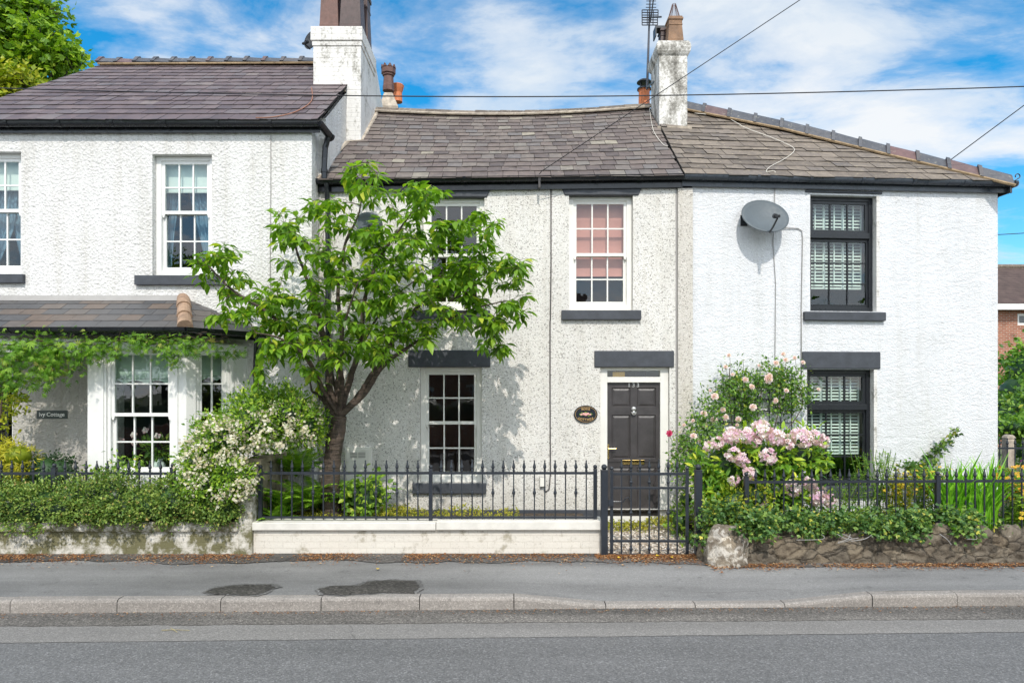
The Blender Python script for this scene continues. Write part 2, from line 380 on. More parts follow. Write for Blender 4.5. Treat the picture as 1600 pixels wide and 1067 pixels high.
M['slate_bay'] = slate('slate_new_grey', ((0, (.068, .070, .076)), (.5, (.092, .088, .088)), (.8, (.112, .096, .086)), (1, (.130, .095, .074))), .45)
M['slate_edge'] = plain('slate_edge_dirt_shade', (.030, .027, .024), .95)  # dirty edges, coloured near black to paint in shadow lines between courses
M['roof_felt'] = plain('roof_felt', (.05, .045, .04), .9)
M['ridge_blue'] = slate('ridge_blue_clay', ((0, (.07, .072, .082)), (.5, (.095, .096, .105)), (.8, (.10, .09, .09)), (1, (.16, .085, .08))), .5, .03)
M['ridge_brown'] = slate('ridge_brown_clay', ((0, (.10, .08, .062)), (.6, (.15, .115, .085)), (1, (.21, .17, .13))), .8, .1, (.36, .34, .30))
M['mortar'] = plain('sandy_mortar', (.30, .215, .125), .95, var=.35, vscale=8, bump=.006)
M['terracotta_old'] = plain('old_brown_clay', (.125, .058, .044), .55, var=.3, vscale=8, bump=.002)
M['terracotta_buff'] = plain('buff_brown_clay', (.22, .125, .07), .7, var=.35, vscale=7, bump=.003)
M['terracotta_dark'] = plain('soot_dark_clay', (.062, .036, .034), .5, var=.4, vscale=7)
M['terracotta'] = plain('orange_clay', (.56, .17, .06), .6, var=.1)
M['hip_buff'] = plain('weathered_buff_tile', (.33, .22, .15), .9, var=.35, vscale=9, bump=.006)
M['gutter'] = plain('gutter_gloss_black', (.014, .016, .020), .22, var=.2, vscale=2)
M['gutter_grey'] = plain('gutter_slate_grey', (.052, .062, .078), .3, var=.2, vscale=2)
M['stone_paint'] = plain('anthracite_masonry_paint', (.050, .056, .068), .6, var=.22, vscale=6, bump=.003, bscale=35)
M['iron'] = plain('painted_iron', (.020, .025, .034), .42, var=.25, vscale=12, bump=.0008, bscale=60)
M['white_wood'] = plain('white_gloss_paint', (.80, .80, .78), .32, var=.05, vscale=2.5)
M['cream_wood'] = plain('cream_gloss_paint', (.78, .765, .715), .35, var=.06, vscale=3)
M['black_wood'] = plain('black_frame_paint', (.012, .014, .018), .35, var=.2)
M['door_paint'] = plain('dark_brown_grey_door', (.052, .047, .048), .42, var=.25, vscale=7, bump=.0015, bscale=30)
M['brass'] = plain('polished_brass', (.72, .52, .20), .25, 1, .1)
M['steel'] = plain('brushed_steel', (.55, .54, .52), .35, .9, .1)
M['interior'] = plain('room_plaster', (.22, .20, .18), .9)
M['interior_reflection_brown'] = plain('room_reflection_brown', (.22, .125, .09), .9)  # room colour stands in for the brown reflections in the middle panes
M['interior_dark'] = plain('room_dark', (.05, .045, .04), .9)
M['curtain_blue'] = plain('blue_grey_curtain', (.16, .26, .36), .8, var=.25, vscale=6)
M['blind_white'] = plain('white_blind', (.72, .76, .74), .8, var=.03)
M['blind_green'] = plain('pale_green_blind', (.50, .60, .54), .8, var=.04)
M['blind_rose'] = plain('rose_pink_blind', (.60, .25, .215), .8, var=.07)
M['shutter'] = plain('shutter_white', (.74, .80, .76), .45, var=.03)
M['meter'] = plain('meter_box_plastic', (.80, .78, .72), .5, var=.06)
M['cable_black'] = plain('cable_black', (.012, .012, .016), .5); M['cable_grey'] = plain('cable_grey', (.30, .29, .28), .6)
M['cable_white'] = plain('cable_white', (.72, .68, .60), .5); M['cable_dark'] = plain('cable_dark_grey', (.06, .055, .055), .6); M['cable_rust'] = plain('cable_rust', (.30, .14, .09), .7)
M['dish'] = plain('dish_grey_mesh', (.095, .116, .130), .6, 0, .08, 4)
M['dish_arm'] = plain('dish_black_plastic', (.03, .032, .036), .4); M['aerial'] = plain('aerial_metal', (.10, .10, .11), .4, .6)
M['sign_black'] = plain('sign_black', (.012, .016, .022), .3, var=.1); M['sign_slate'] = plain('sign_slate', (.045, .058, .055), .4, var=.15)
M['sign_gold'] = plain('sign_gold', (.48, .30, .12), .4); M['sign_white'] = plain('sign_white', (.75, .75, .72), .5); M['petal_pink_sign'] = plain('sign_pink', (.72, .38, .34), .5)
M['brass_yellow'] = plain('orange_cardboard', (.62, .33, .05), .7)
M['glass'] = None
m = bpy.data.materials.new('window_glass'); m.use_nodes = True; nt = m.node_tree; nt.nodes.clear()
tr = nt.nodes.new('ShaderNodeBsdfTransparent'); tr.inputs[0].default_value = (.84, .91, .88, 1)
gl = nt.nodes.new('ShaderNodeBsdfGlossy'); gl.inputs['Roughness'].default_value = .0; gl.inputs[0].default_value = (.95, .97, 1, 1)
fr = nt.nodes.new('ShaderNodeLayerWeight'); fr.inputs[0].default_value = .5
tcg = nt.nodes.new('ShaderNodeTexCoord'); bp = nt.nodes.new('ShaderNodeBump'); bp.inputs['Strength'].default_value = .12; bp.inputs['Distance'].default_value = .012
lk(nt, noise_n(nt, tcg.outputs['Object'], 3.5, 2), bp.inputs['Height']); lk(nt, bp.outputs[0], gl.inputs['Normal'])
ms = nt.nodes.new('ShaderNodeMixShader'); lk(nt, math_n(nt, 'ADD', math_n(nt, 'MULTIPLY', math_n(nt, 'POWER', fr.outputs['Facing'], 5), .9), .075, True), ms.inputs[0])
lk(nt, tr.outputs[0], ms.inputs[1]); lk(nt, gl.outputs[0], ms.inputs[2])
ou = nt.nodes.new('ShaderNodeOutputMaterial'); lk(nt, ms.outputs[0], ou.inputs[0]); M['glass'] = m
# red brick
def brick(name, c1, c2, mort, bw=.225, rh=.075):
    m, nt, b, v = new_mat(name)
    x, y, z = sep_n(nt, v); br = nt.nodes.new('ShaderNodeTexBrick'); lk(nt, comb_n(nt, math_n(nt, 'ADD', x, y), z, 0), br.inputs['Vector'])
    for kk, vv in (('Scale', 1), ('Brick Width', bw), ('Row Height', rh), ('Mortar Size', .009)): br.inputs[kk].default_value = vv
    br.inputs['Color1'].default_value = (*c1, 1); br.inputs['Color2'].default_value = (*c2, 1); br.inputs['Mortar'].default_value = (*mort, 1)
    lk(nt, mix_n(nt, 1, br.outputs['Color'], ramp_n(nt, noise_n(nt, v, 3, 6), ((.3, .7), (.7, 1.15))), 'MULTIPLY'), b.inputs['Base Color']); b.inputs['Roughness'].default_value = .9
    return m
M['red_brick'] = brick('red_brick', (.30, .095, .05), (.40, .15, .085), (.42, .36, .30))
M['brown_tile'] = brick('brown_roof_tiles', (.085, .055, .048), (.10, .068, .058), (.045, .03, .027), .3, .11)
# ground
def asphalt(name, c, sp, fine, rough=.85, patch=.1, bump=.006):
    m, nt, b, v = new_mat(name)
    n = noise_n(nt, map_n(nt, v, (.5, 1.4, 1)), .9, 7, .62); cc = ramp_n(nt, n, ((.28, tuple(t * (1 - patch * 1.6) for t in c)), (.5, c), (.72, tuple(t * (1 + patch) for t in c))))
    wr = noise_n(nt, map_n(nt, v, (.10, 1.7, 1)), 1.0, 5, .6); cc = mix_n(nt, 1, cc, ramp_n(nt, wr, ((.32, 1 - patch * 1.2), (.5, 1), (.68, 1 + patch))), 'MULTIPLY')
    bl_ = noise_n(nt, v, 6, 7, .75); cc = mix_n(nt, 1, cc, ramp_n(nt, bl_, ((.30, 1 - patch * 1.8), (.42, 1))), 'MULTIPLY')
    s = sep_n(nt, voro_n(nt, v, fine, 'Color'))[0]
    cc = mix_n(nt, 1, cc, ramp_n(nt, s, ((0, 1 - sp), (.5, 1), (.85, 1 + sp * .6), (1, 1 + sp * 2.2))), 'MULTIPLY')
    lk(nt, cc, b.inputs['Base Color']); b.inputs['Roughness'].default_value = rough
    set_bump(nt, b, noise_n(nt, v, fine * .7, 4), .8, bump); return m
M['road'] = asphalt('asphalt_road', (.143, .141, .140), .30, 85, .75, .08, .008)
M['road_strip'] = asphalt('asphalt_worn_strip', (.205, .195, .184), .24, 110, .8, .09)
M['road_grit'] = asphalt('asphalt_gritty_edge', (.130, .119, .107), .50, 85, .9, .3, .012)
M['pavement'] = asphalt('asphalt_pavement', (.192, .189, .185), .15, 110, .8, .2, .003)
M['damp'] = asphalt('damp_asphalt', (.048, .044, .040), .6, 55, .65, .2, .004)
M['damp_edge'] = asphalt('drying_asphalt', (.125, .122, .118), .3, 80, .75, .25, .004)
M['dirt'] = asphalt('dark_dirty_asphalt', (.085, .078, .072), .5, 60, .9, .45, .012)
M['kerb'] = asphalt('kerb_concrete', (.300, .274, .250), .20, 100, .9, .22, .004)
M['gravel'] = asphalt('gravel_path', (.47, .415, .36), .62, 26, .9, .1, .05)
M['soil'] = asphalt('garden_soil', (.055, .040, .028), .5, 40, .95, .3, .03)
M['ground'] = asphalt('far_ground', (.10, .12, .06), .3, 3, .95, .3)
M['grit_bits'] = None
def island(name, stops, rough=.7, trans=0, spec=.4):
    m, nt, b, v = new_mat(name)
    geo = nt.nodes.new('ShaderNodeNewGeometry')
    c = ramp_n(nt, geo.outputs['Random Per Island'], stops)
    b.inputs['Roughness'].default_value = rough; b.inputs['Specular IOR Level'].default_value = spec
    lk(nt, c, b.inputs['Base Color'])
    if trans:
        t = nt.nodes.new('ShaderNodeBsdfTranslucent'); lk(nt, mix_n(nt, 1, c, (1.25, 1.35, .5), 'MULTIPLY'), t.inputs[0])
        ms = nt.nodes.new('ShaderNodeMixShader'); ms.inputs[0].default_value = trans
        lk(nt, b.outputs[0], ms.inputs[1]); lk(nt, t.outputs[0], ms.inputs[2]); lk(nt, ms.outputs[0], nt.nodes['Material Output'].inputs[0])
    return m
def greens(name, lo, mid, hi, odd=None, rough=.45, trans=.3, spec=.4):
    st = [(0, lo), (.45, mid), (.93, hi)] + ([(1, odd)] if odd else [])
    return island(name, st, rough, trans, spec)
M['cherry'] = greens('cherry_leaf', (0.084, 0.180, 0.017), (0.149, 0.302, 0.027), (0.290, 0.467, 0.037), (0.579, 0.605, 0.072), .4, .46)
M['hedge'] = greens('small_hedge_leaf', (0.061, 0.135, 0.023), (0.154, 0.260, 0.043), (0.320, 0.406, 0.083), (0.410, 0.295, 0.099), .5, .2)
M['shrub'] = greens('fresh_shrub_leaf', (0.064, 0.146, 0.015), (0.170, 0.327, 0.028), (0.362, 0.514, 0.047), (0.534, 0.583, 0.090), .4, .32)
M['white_fl'] = island('cream_blossom', ((0, (0.632, 0.520, 0.353)), (.3, (0.734, 0.660, 0.512)), (.7, (0.816, 0.770, 0.632)), (1, (0.850, 0.820, 0.707))), .7, .15)
M['creeper'] = greens('creeper_leaf', (0.062, 0.164, 0.016), (0.152, 0.328, 0.027), (0.285, 0.477, 0.047), (0.463, 0.418, 0.108), .45, .38)
M['yellow_con'] = greens('golden_foliage', (.22, .24, .012), (.42, .40, .020), (.60, .54, .04), (.30, .34, .03), .5, .3)
M['golden_leaf'] = greens('golden_leaf', (.16, .24, .012), (.32, .38, .022), (.46, .44, .035), (.24, .30, .03), .5, .35)
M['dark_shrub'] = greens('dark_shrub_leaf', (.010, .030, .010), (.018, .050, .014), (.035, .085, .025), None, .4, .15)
M['fern'] = greens('fern_leaf', (0.074, 0.197, 0.016), (0.192, 0.394, 0.030), (0.374, 0.581, 0.054), None, .5, .38)
M['yellow_cover'] = greens('golden_cover_leaf', (.16, .20, .02), (.33, .33, .03), (.50, .44, .05), (.2, .28, .03), .5, .3)
M['rose_leaf'] = greens('rose_leaf', (0.044, 0.119, 0.021), (0.111, 0.239, 0.033), (0.242, 0.392, 0.054), (0.484, 0.478, 0.075), .4, .28)
M['rhodo_leaf'] = greens('rhododendron_leaf', (0.055, 0.160, 0.016), (0.171, 0.338, 0.027), (0.406, 0.562, 0.046), (0.725, 0.713, 0.080), .35, .28)
M['ivy'] = greens('ivy_leaf', (0.031, 0.087, 0.022), (0.078, 0.175, 0.037), (0.204, 0.318, 0.055), (0.645, 0.569, 0.091), .4, .2)
M['mixed_leaf'] = greens('mixed_leaf', (0.053, 0.141, 0.021), (0.152, 0.297, 0.039), (0.321, 0.469, 0.067), (0.642, 0.562, 0.075), .45, .34)
M['blade'] = greens('blade_leaf', (0.093, 0.276, 0.019), (0.198, 0.489, 0.029), (0.347, 0.701, 0.049), None, .4, .35)
M['tree_far'] = greens('sycamore_leaf', (0.070, 0.163, 0.014), (0.171, 0.320, 0.022), (0.326, 0.483, 0.032), (0.465, 0.596, 0.054), .45, .35)
M['bush_far'] = greens('far_bush_leaf', (0.046, 0.135, 0.016), (0.132, 0.284, 0.032), (0.264, 0.440, 0.054), (0.388, 0.540, 0.081), .45, .35)
M['pink'] = island('rose_petal', ((0, (.78, .50, .55)), (.5, (.83, .68, .71)), (1, (.87, .81, .81))), .6, .25)
M['hotpink'] = island('deep_pink_petal', ((0, (.66, .06, .20)), (1, (.75, .14, .30))), .6, .2)
M['lilac'] = island('rhododendron_petal', ((0, (.74, .46, .66)), (.35, (.82, .62, .75)), (.65, (.86, .76, .80)), (1, (.88, .85, .84))), .6, .25)
M['orange_fl'] = island('orange_petal', ((0, (.75, .22, .02)), (.5, (.80, .38, .03)), (1, (.80, .55, .05))), .6, .2)
M['yellow_fl'] = island('yellow_petal', ((0, (.75, .42, .02)), (1, (.82, .62, .06))), .6, .2)
M['purple_fl'] = island('purple_petal', ((0, (.16, .03, .16)), (1, (.26, .06, .24))), .6, .1)
M['debris'] = island('dry_catkins', ((0, (.12, .050, .022)), (.4, (.26, .105, .035)), (.8, (.38, .18, .065)), (1, (.56, .40, .22))), .9)
M['yellow_leaf'] = plain('yellow_leaf', (.62, .40, .03), .6)
def bark(name, c0, c1):
    m, nt, b, v = new_mat(name)
    bands = noise_n(nt, map_n(nt, v, (5, 5, 34)), 1, 5, .65, .4); n = noise_n(nt, v, 9, 6, .7)
    c = ramp_n(nt, math_n(nt, 'ADD', math_n(nt, 'MULTIPLY', bands, .65), math_n(nt, 'MULTIPLY', n, .35)), ((.34, c0), (.52, tuple(.5*(p+q) for p, q in zip(c0, c1))), (.68, c1)))
    lk(nt, c, b.inputs['Base Color']); b.inputs['Roughness'].default_value = .75; set_bump(nt, b, math_n(nt, 'ADD', bands, n), 1, .022); return m
M['bark'] = bark('cherry_bark', (.022, .015, .012), (.150, .108, .080)); M['twig'] = plain('twig_brown', (.085, .055, .038), .8, var=.3)
M['bark_far'] = plain('far_bark', (.06, .05, .04), .9)
# ---------------------------------------------------------------- building pieces
def wall_front(mb, u0, u1, z0, z1, ops, depth=.2):
    us = sorted(set([u0, u1] + [q for o in ops for q in o[:2] if u0 < q < u1])); zs = sorted(set([z0, z1] + [q for o in ops for q in o[2:] if z0 < q < z1]))
    for a, b in zip(us, us[1:]):
        for c, d in zip(zs, zs[1:]):
            uc, zc = (a + b) / 2, (c + d) / 2
            if any(o[0] < uc < o[1] and o[2] < zc < o[3] for o in ops): continue
            mb.poly((a, 0, c), (b, 0, c), (b, 0, d), (a, 0, d))
    for a, b, c, d in ops:
        if a > u0: mb.poly((a, 0, c), (a, 0, d), (a, depth, d), (a, depth, c))
        if b < u1: mb.poly((b, 0, c), (b, depth, c), (b, depth, d), (b, 0, d))
        mb.poly((a, 0, d), (b, 0, d), (b, depth, d), (a, depth, d)); mb.poly((a, 0, c), (a, depth, c), (b, depth, c), (b, 0, c))

def frame(mb, a, b, c, d, w0, w1, l, r, bt, t):      # a rectangular frame, pieces butted
    mb.box(a, a + l, w0, w1, c, d); mb.box(b - r, b, w0, w1, c, d)
    mb.box(a + l, b - r, w0, w1, c, c + bt); mb.box(a + l, b - r, w0, w1, d - t, d)

def sash(fac, parent, a, b, c, d, w0, cols, rows, mt, st=.045, top=.045, bot=.045, bar=.02, horns=False, bevel=.003):
    mb = fac.mb(); frame(mb, a, b, c, d, w0, w0 + .038, st, st, bot, top)
    ia, ib, ic, idd = a + st, b - st, c + bot, d - top
    for k in range(1, cols):
        x = ia + (ib - ia) * k / cols; mb.box(x - bar / 2, x + bar / 2, w0 + .004, w0 + .032, ic, idd)
    for k in range(1, rows):
        z = ic + (idd - ic) * k / rows
        for q in range(cols):
            x0 = ia + (ib - ia) * q / cols + (bar / 2 if q else 0); x1 = ia + (ib - ia) * (q + 1) / cols - (bar / 2 if q < cols - 1 else 0)
            mb.box(x0, x1, w0 + .006, w0 + .030, z - bar / 2, z + bar / 2)
    if horns:
        for x in (a, b - st): mb.add([(x, w0, c), (x + st, w0, c), (x + st, w0 + .038, c), (x, w0 + .038, c), (x + st * .3, w0, c - .05), (x + st * .7, w0, c - .05), (x + st * .7, w0 + .038, c - .05), (x + st * .3, w0 + .038, c - .05)],
                                     [(4, 5, 1, 0), (5, 6, 2, 1), (6, 7, 3, 2), (7, 4, 0, 3), (4, 7, 6, 5)])
    o = mb.build('sash', mt, parent)
    g = fac.mb(); rr = random.Random(int(a * 977 + c * 131)); t1, t2 = rr.uniform(-.0015, .0015), rr.uniform(-.0015, .0015); ww = w0 + .018
    g.poly((ia - .004, ww - t1, ic - .004), (ib + .004, ww + t1, ic - .004), (ib + .004, ww + t1 + t2, idd + .004), (ia - .004, ww - t1 + t2, idd + .004))
    g.build('pane', M['glass'], parent)

def sash_window(fac, house, a, b, c, d, zm, cols, ru, rd, mt, rec=.09, fl=.075, ft=.06, fb=.085, sill=None, lintel=None, horns=True, bar=.02, label=None):
    mb = fac.mb(); frame(mb, a + .002, b - .002, c + .002, d - .002, rec, rec + .11, fl, fl, fb, ft)
    w = mb.build('window', mt, house, bevel=.004)
    if label: w['label'] = label
    ia, ib, ic, idd = a + fl, b - fl, c + fb, d - ft
    sash(fac, w, ia, ib, zm - .02, idd, rec + .018, cols, ru, mt, horns=horns, bar=bar)
    sash(fac, w, ia, ib, ic, zm + .02, rec + .060, cols, rd, mt, bot=.06, bar=bar)
    if sill:
        s = fac.mb(); s.box(sill[0], sill[1], -.06, .10, sill[2], sill[3]); s.build('sill', M['stone_paint'], w, bevel=.008)
    if lintel:
        s = fac.mb()
        if len(lintel) > 4:
            x0, x1, z0, z1, tp = lintel
            s.add([(x0 + tp, -.022, z0), (x1 - tp, -.022, z0), (x1, -.022, z1), (x0, -.022, z1), (x0 + tp, .1, z0), (x1 - tp, .1, z0), (x1, .1, z1), (x0, .1, z1)], [(0,1,2,3),(4,7,6,5),(0,4,5,1),(1,5,6,2),(2,6,7,3),(3,7,4,0)])
        else: s.box(lintel[0], lintel[1], -.022, .10, lintel[2], lintel[3])
        s.build('lintel', M['stone_paint'], w, bevel=.012)
    return w

def slates(mb, eL, eR, tL, tR, gauge, wd, th, seed, sag=0, jit=1, off=0):
    rr = random.Random(seed); eL, eR, tL, tR = map(Vector, (eL, eR, tL, tR)); e = (eR - eL).normalized()
    n = max(1, round(((tL + tR) / 2 - (eL + eR) / 2).length / gauge))
    up = ((tL + tR) / 2 - (eL + eR) / 2); up = (up - e * up.dot(e)).normalized(); nr = e.cross(up).normalized()
    if nr.z < 0: nr = -nr
    Lx = lambda v: eL.lerp(tL, v); Rx = lambda v: eR.lerp(tR, v)
    def S(s, v):
        L, Rr = Lx(v), Rx(v); sl, sr = (L - eL).dot(e), (Rr - eL).dot(e)
        u = 0 if sr - sl < 1e-6 else min(1, max(0, (s - sl) / (sr - sl)))
        p = L.lerp(Rr, u); p = p + Vector((0, 0, -sag * math.sin(math.pi * u) * v)); return p
    smin = min(0, (tL - eL).dot(e)); smax = max((eR - eL).dot(e), (tR - eL).dot(e))
    for i in range(n):
        v0 = i / n - (.25 / n if i == 0 else 0); v1 = min(1, (i + 1.75) / n)
        wob = rr.uniform(-.12, .12) * jit / n
        l = min((Lx(max(v0, 0)) - eL).dot(e), (Lx(v1) - eL).dot(e)); r = max((Rx(max(v0, 0)) - eL).dot(e), (Rx(v1) - eL).dot(e))
        s = smin - wd * (1 + rr.random() * .1) - (wd / 2 if i % 2 else 0) - off
        while s < smax:
            w = wd * (1 + rr.uniform(-.1, .1) * jit); s0, s1 = s + .002 + .002 * jit, s + w - .002; s += w
            if s1 < l + .03 or s0 > r - .03: continue
            jl, jr = (wob + rr.uniform(-.05, .05) / n * jit for _ in range(2))
            lift = th * 1.7 + rr.uniform(0, .004) * jit; tw = rr.uniform(-.003, .003) * jit
            a, b_ = S(max(s0, l), v0 + jl), S(min(s1, r), v0 + jr)
            c, d = S(min(s1, r), v1), S(max(s0, l), v1)
            if (b_ - a).length < .02 and (c - d).length < .02: continue
            A, B = a + nr * (lift + tw), b_ + nr * (lift - tw); Cc, D = c + nr * .003, d + nr * .003
            dn = -nr * th
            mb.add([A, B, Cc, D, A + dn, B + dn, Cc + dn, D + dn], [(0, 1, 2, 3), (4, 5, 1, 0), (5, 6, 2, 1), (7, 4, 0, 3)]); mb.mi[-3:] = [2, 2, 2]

def ridge(mb, pts, n, half, drop, th=.018, roll=True, tilt=.012, seed=1, gap=.0):
    rr = random.Random(seed); pts = [Vector(p) for p in pts]
    def at(t):
        q = t * (len(pts) - 1); i = min(int(q), len(pts) - 2); return pts[i].lerp(pts[i + 1], q - i)
    for k in range(n):
        p, q = at(k / n), at((k + 1) / n + .06 / n)
        d = (q - p).normalized(); s = d.cross(Vector((0, 0, 1))).normalized()
        p = p + Vector((0, 0, rr.uniform(-.006, .006) + tilt)); q = q + Vector((0, 0, rr.uniform(-.006, .006)))
        vs = []
        for c in (p, q):
            for (x, z) in ((-half, -drop), (-half * .3, -drop * .18), (0, 0), (half * .3, -drop * .18), (half, -drop), (half * .93, -drop - th), (0, -th * 1.6), (-half * .93, -drop - th)):
                vs.append(c + s * x + Vector((0, 0, z)))
        fs = [(i, (i + 1) % 8, 8 + (i + 1) % 8, 8 + i) for i in range(8)] + [tuple(range(8))[::-1], tuple(range(8, 16))]
        if roll:
            c0, c1 = p - d * .012, p + d * .055; b = len(vs)
            for c in (c0, c1):
                for (x, z) in ((-half * 1.06, -drop), (-half * .3, -drop * .12 + .014), (0, .022), (half * .3, -drop * .12 + .014), (half * 1.06, -drop)): vs.append(c + s * x + Vector((0, 0, z)))
            fs += [(b + i, b + i + 1, b + 6 + i, b + 5 + i) for i in range(4)] + [(b, b + 1, b + 2, b + 3, b + 4), (b + 9, b + 8, b + 7, b + 6, b + 5)]
        mb.add(vs, fs)

def gutter(house, p0, p1, mt, out, r=.06, brk=.85, fascia=.15, bevel=0, phase=.4):
    p0, p1 = Vector(p0), Vector(p1); d = (p1 - p0).normalized(); out = Vector(out).normalized(); L = (p1 - p0).length
    mb = MB(); n = 9; vs = []
    for c in (p0, p1):
        for k in range(n):
            q = math.pi * k / (n - 1); vs.append(c + out * (r * math.cos(q)) + Vector((0, 0, -r * 1.05 * math.sin(q))))
        vs.append(c + out * (-r) + Vector((0, 0, .012))); vs.append(c + out * (r + .006) + Vector((0, 0, .012)))
    m = n + 2
    fs = [(i, (i + 1) % m, m + (i + 1) % m, m + i) for i in range(m)] + [tuple(range(m))[::-1], tuple(range(m, 2 * m))]
    mb.add(vs, fs)
    g = mb.build('gutter', mt, house)
    k = phase
    while k < L:
        b = MB(); c = p0 + d * k; vs = []
        for cc in (c - d * .022, c + d * .022):
            for j in range(9):
                q = math.pi * j / 8; vs.append(cc + out * ((r + .016) * math.cos(q)) + Vector((0, 0, -(r + .014) * 1.05 * math.sin(q) + .010)))
        b.add(vs, [(j, j + 1, 10 + j, 9 + j) for j in range(8)] + [tuple(range(9))[::-1], tuple(range(9, 18))])
        b.build('bracket', mt, g); k += brk
    if fascia:
        f = MB(); a = p0 - out * (r + .005); e = p1 - out * (r + .005); t = -out * .022; dz = Vector((0, 0, -fascia)); u = Vector((0, 0, .03))
        f.add([a + u, e + u, e + t + u, a + t + u, a + dz, e + dz, e + t + dz, a + t + dz], [(0, 3, 2, 1), (4, 5, 6, 7), (0, 1, 5, 4), (1, 2, 6, 5), (2, 3, 7, 6), (3, 0, 4, 7)])
        f.build('fascia', mt, house)
    return g

def downpipe(house, pts, mt, r=.034, clips=()):
    mb = MB(); mb.tube(pts, r, 10); o = mb.build('downpipe', mt, house, smooth=False)
    for c in clips:
        m2 = MB(); m2.tube([Vector(c) - Vector((0, 0, .025)), Vector(c) + Vector((0, 0, .025))], r + .009, 10); m2.build('pipe_clip', mt, o)
    return o

def cable(name, pts, r, mt, label, n=6, smooth=True):
    mb = MB(); mb.tube(pts, r, n); o = mb.build(name, M[mt], smooth=smooth); return tag(o, label, 'cable')

def square_pot(parent, c, hw, h, mt, seed=0):
    mb = MB(); t = hw * .86
    mb.lathe(c, [(hw * 1.02, 0), (hw * 1.02, .07), (hw, .08), (t, h * .66), (t * 1.07, h * .665), (t * 1.07, h * .70), (t * 1.02, h * .71), (t * 1.02, h * .86), (t * 1.16, h * .87), (t * 1.16, h * .94), (t * 1.04, h * .95), (t * 1.04, h), (t * .8, h), (t * .8, h * .8)], 4, sq=True)
    return mb.build('chimney_pot', M[mt], parent, bevel=.006)

# ================================================================ LEFT HOUSE
HL = thing('cottage', (-2.83, 9.65, 0), 'tall white roughcast cottage with purple slate roof and bay window on the left', 'house', 'terraced cottages')
FL = Fac(-2.83, 9.65, 0)
ul = lambda px, py, w=0: FL.uz(px, py, w)
ZE = 5.62
def opening(fac, x0, y0, x1, y1):
    a, d = fac.uz(x0, y0); b, c = fac.uz(x1, y1); return (a, b, c, d)
oW1 = opening(FL, -59, 237, 33, 428); oW2 = opening(FL, 238, 241, 331, 431)
UX0 = -5.05
bayL, bayR = (137 - 800) * 9.1 / F + 2.83, -.88         # opening behind the bay, in u
mb = FL.mb()
wall_front(mb, UX0, 0, -.2, ZE, [oW1, oW2, (bayL + .05, bayR - .1, .5, 2.55), (UX0 + .25, opening(FL, 0, 540, 19, 760)[1], 0.0, 2.35)], .22)
D = 6.2
mb.poly((0, 0, -.2), (0, D, -.2), (0, D, ZE), (0, 0, ZE))
mb.poly((UX0, 0, -.2), (UX0, 0, ZE), (UX0, D, ZE), (UX0, D, -.2)); mb.poly((UX0, D, -.2), (UX0, D, ZE), (0, D, ZE), (0, D, -.2))
mb.poly((.0, .0, ZE), (0, D, ZE), (0, 3.0, ZE + 2.25))       # gable triangle over the lower roof
mb.build('wall', M['roughcast'], HL)
mb = MB(); mb.poly((-2.722, 9.98, 4.9), (-2.722, 11.3, 5.9), (-2.722, 11.3, 6.93), (-2.722, 9.98, 5.955)); mb.poly((-2.722, 9.98, 4.9), (-2.722, 9.98, 5.955), (-2.83, 9.98, 5.955), (-2.83, 9.98, 4.9)); mb.build('gable', M['roughcast'], HL)
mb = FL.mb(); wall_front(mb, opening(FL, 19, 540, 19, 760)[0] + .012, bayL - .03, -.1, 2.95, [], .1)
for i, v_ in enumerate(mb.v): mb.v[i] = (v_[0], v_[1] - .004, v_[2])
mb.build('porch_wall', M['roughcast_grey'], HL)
mb = FL.mb(); mb.box(UX0 + .02, -.02, .25, D - .02, 2.62, 2.8); mb.box(UX0 + .02, -.02, .3, D - .02, -.1, .05)
mb.box(UX0 + .02, -.02, 2.6, 2.7, .06, 2.6); mb.box(UX0 + .02, -.02, 2.6, 2.7, 2.82, ZE - .1); mb.poly((UX0, .25, ZE - .05), (0, .25, ZE - .05), (0, D, ZE - .05), (UX0, D, ZE - .05))
mb.box(-2.45, -2.4, .25, 2.6, 2.81, ZE - .1)
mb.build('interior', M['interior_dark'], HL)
dz = lambda py: FL.uz(0, py)[1]
def lsill(x0, x1, y0, y1): o = opening(FL, x0, y0, x1, y1); return (o[0], o[1], o[2], o[3])
sash_window(FL, HL, *oW1, dz(326), 3, 2, 2, M['white_wood'], rec=.10, sill=lsill(-80, 40, 429, 443))
sash_window(FL, HL, *oW2, dz(329), 3, 2, 2, M['white_wood'], rec=.10, sill=lsill(213, 352, 431, 446))
# roof
EY = 9.52; RY = 12.55; sl_ = .730; EZ = 5.755; RZ = EZ + sl_ * (RY - EY)
eL, eR, tL, tR = Vector((-8.02, EY, EZ)), Vector((-2.70, EY, EZ)), Vector((-7.50, RY, RZ)), Vector((-2.70, RY, RZ))
mb = MB(); slates(mb, eL, eR, tL, tR, .245, .235, .011, 11)
mb.cur = 1; o_ = Vector((0, 0, -.03))
mb.poly(eL + o_, eR + o_, tR + o_, tL + o_)
bL, bR = Vector((-8.3, 15.9, EZ)), Vector((-2.70, 15.9, EZ))
mb.poly(bR + o_, bL + o_, tL + o_, tR + o_); mb.poly(eL + o_, tL + o_, bL + o_); mb.cur = 0
slates(mb, bL, eL, tL, tL + Vector((0, -.01, 0)), .19, .3, .007, 12); slates(mb, bR, bL, tR, tL, .19, .3, .007, 13)
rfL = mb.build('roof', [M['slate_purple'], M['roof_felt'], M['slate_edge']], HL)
mb = MB(); ridge(mb, [tL + Vector((-.05, 0, .10)), tR + Vector((-.5, 0, .12))], 13, .18, .145, seed=2, tilt=.02)
mb.build('ridge', M['ridge_blue'], rfL)
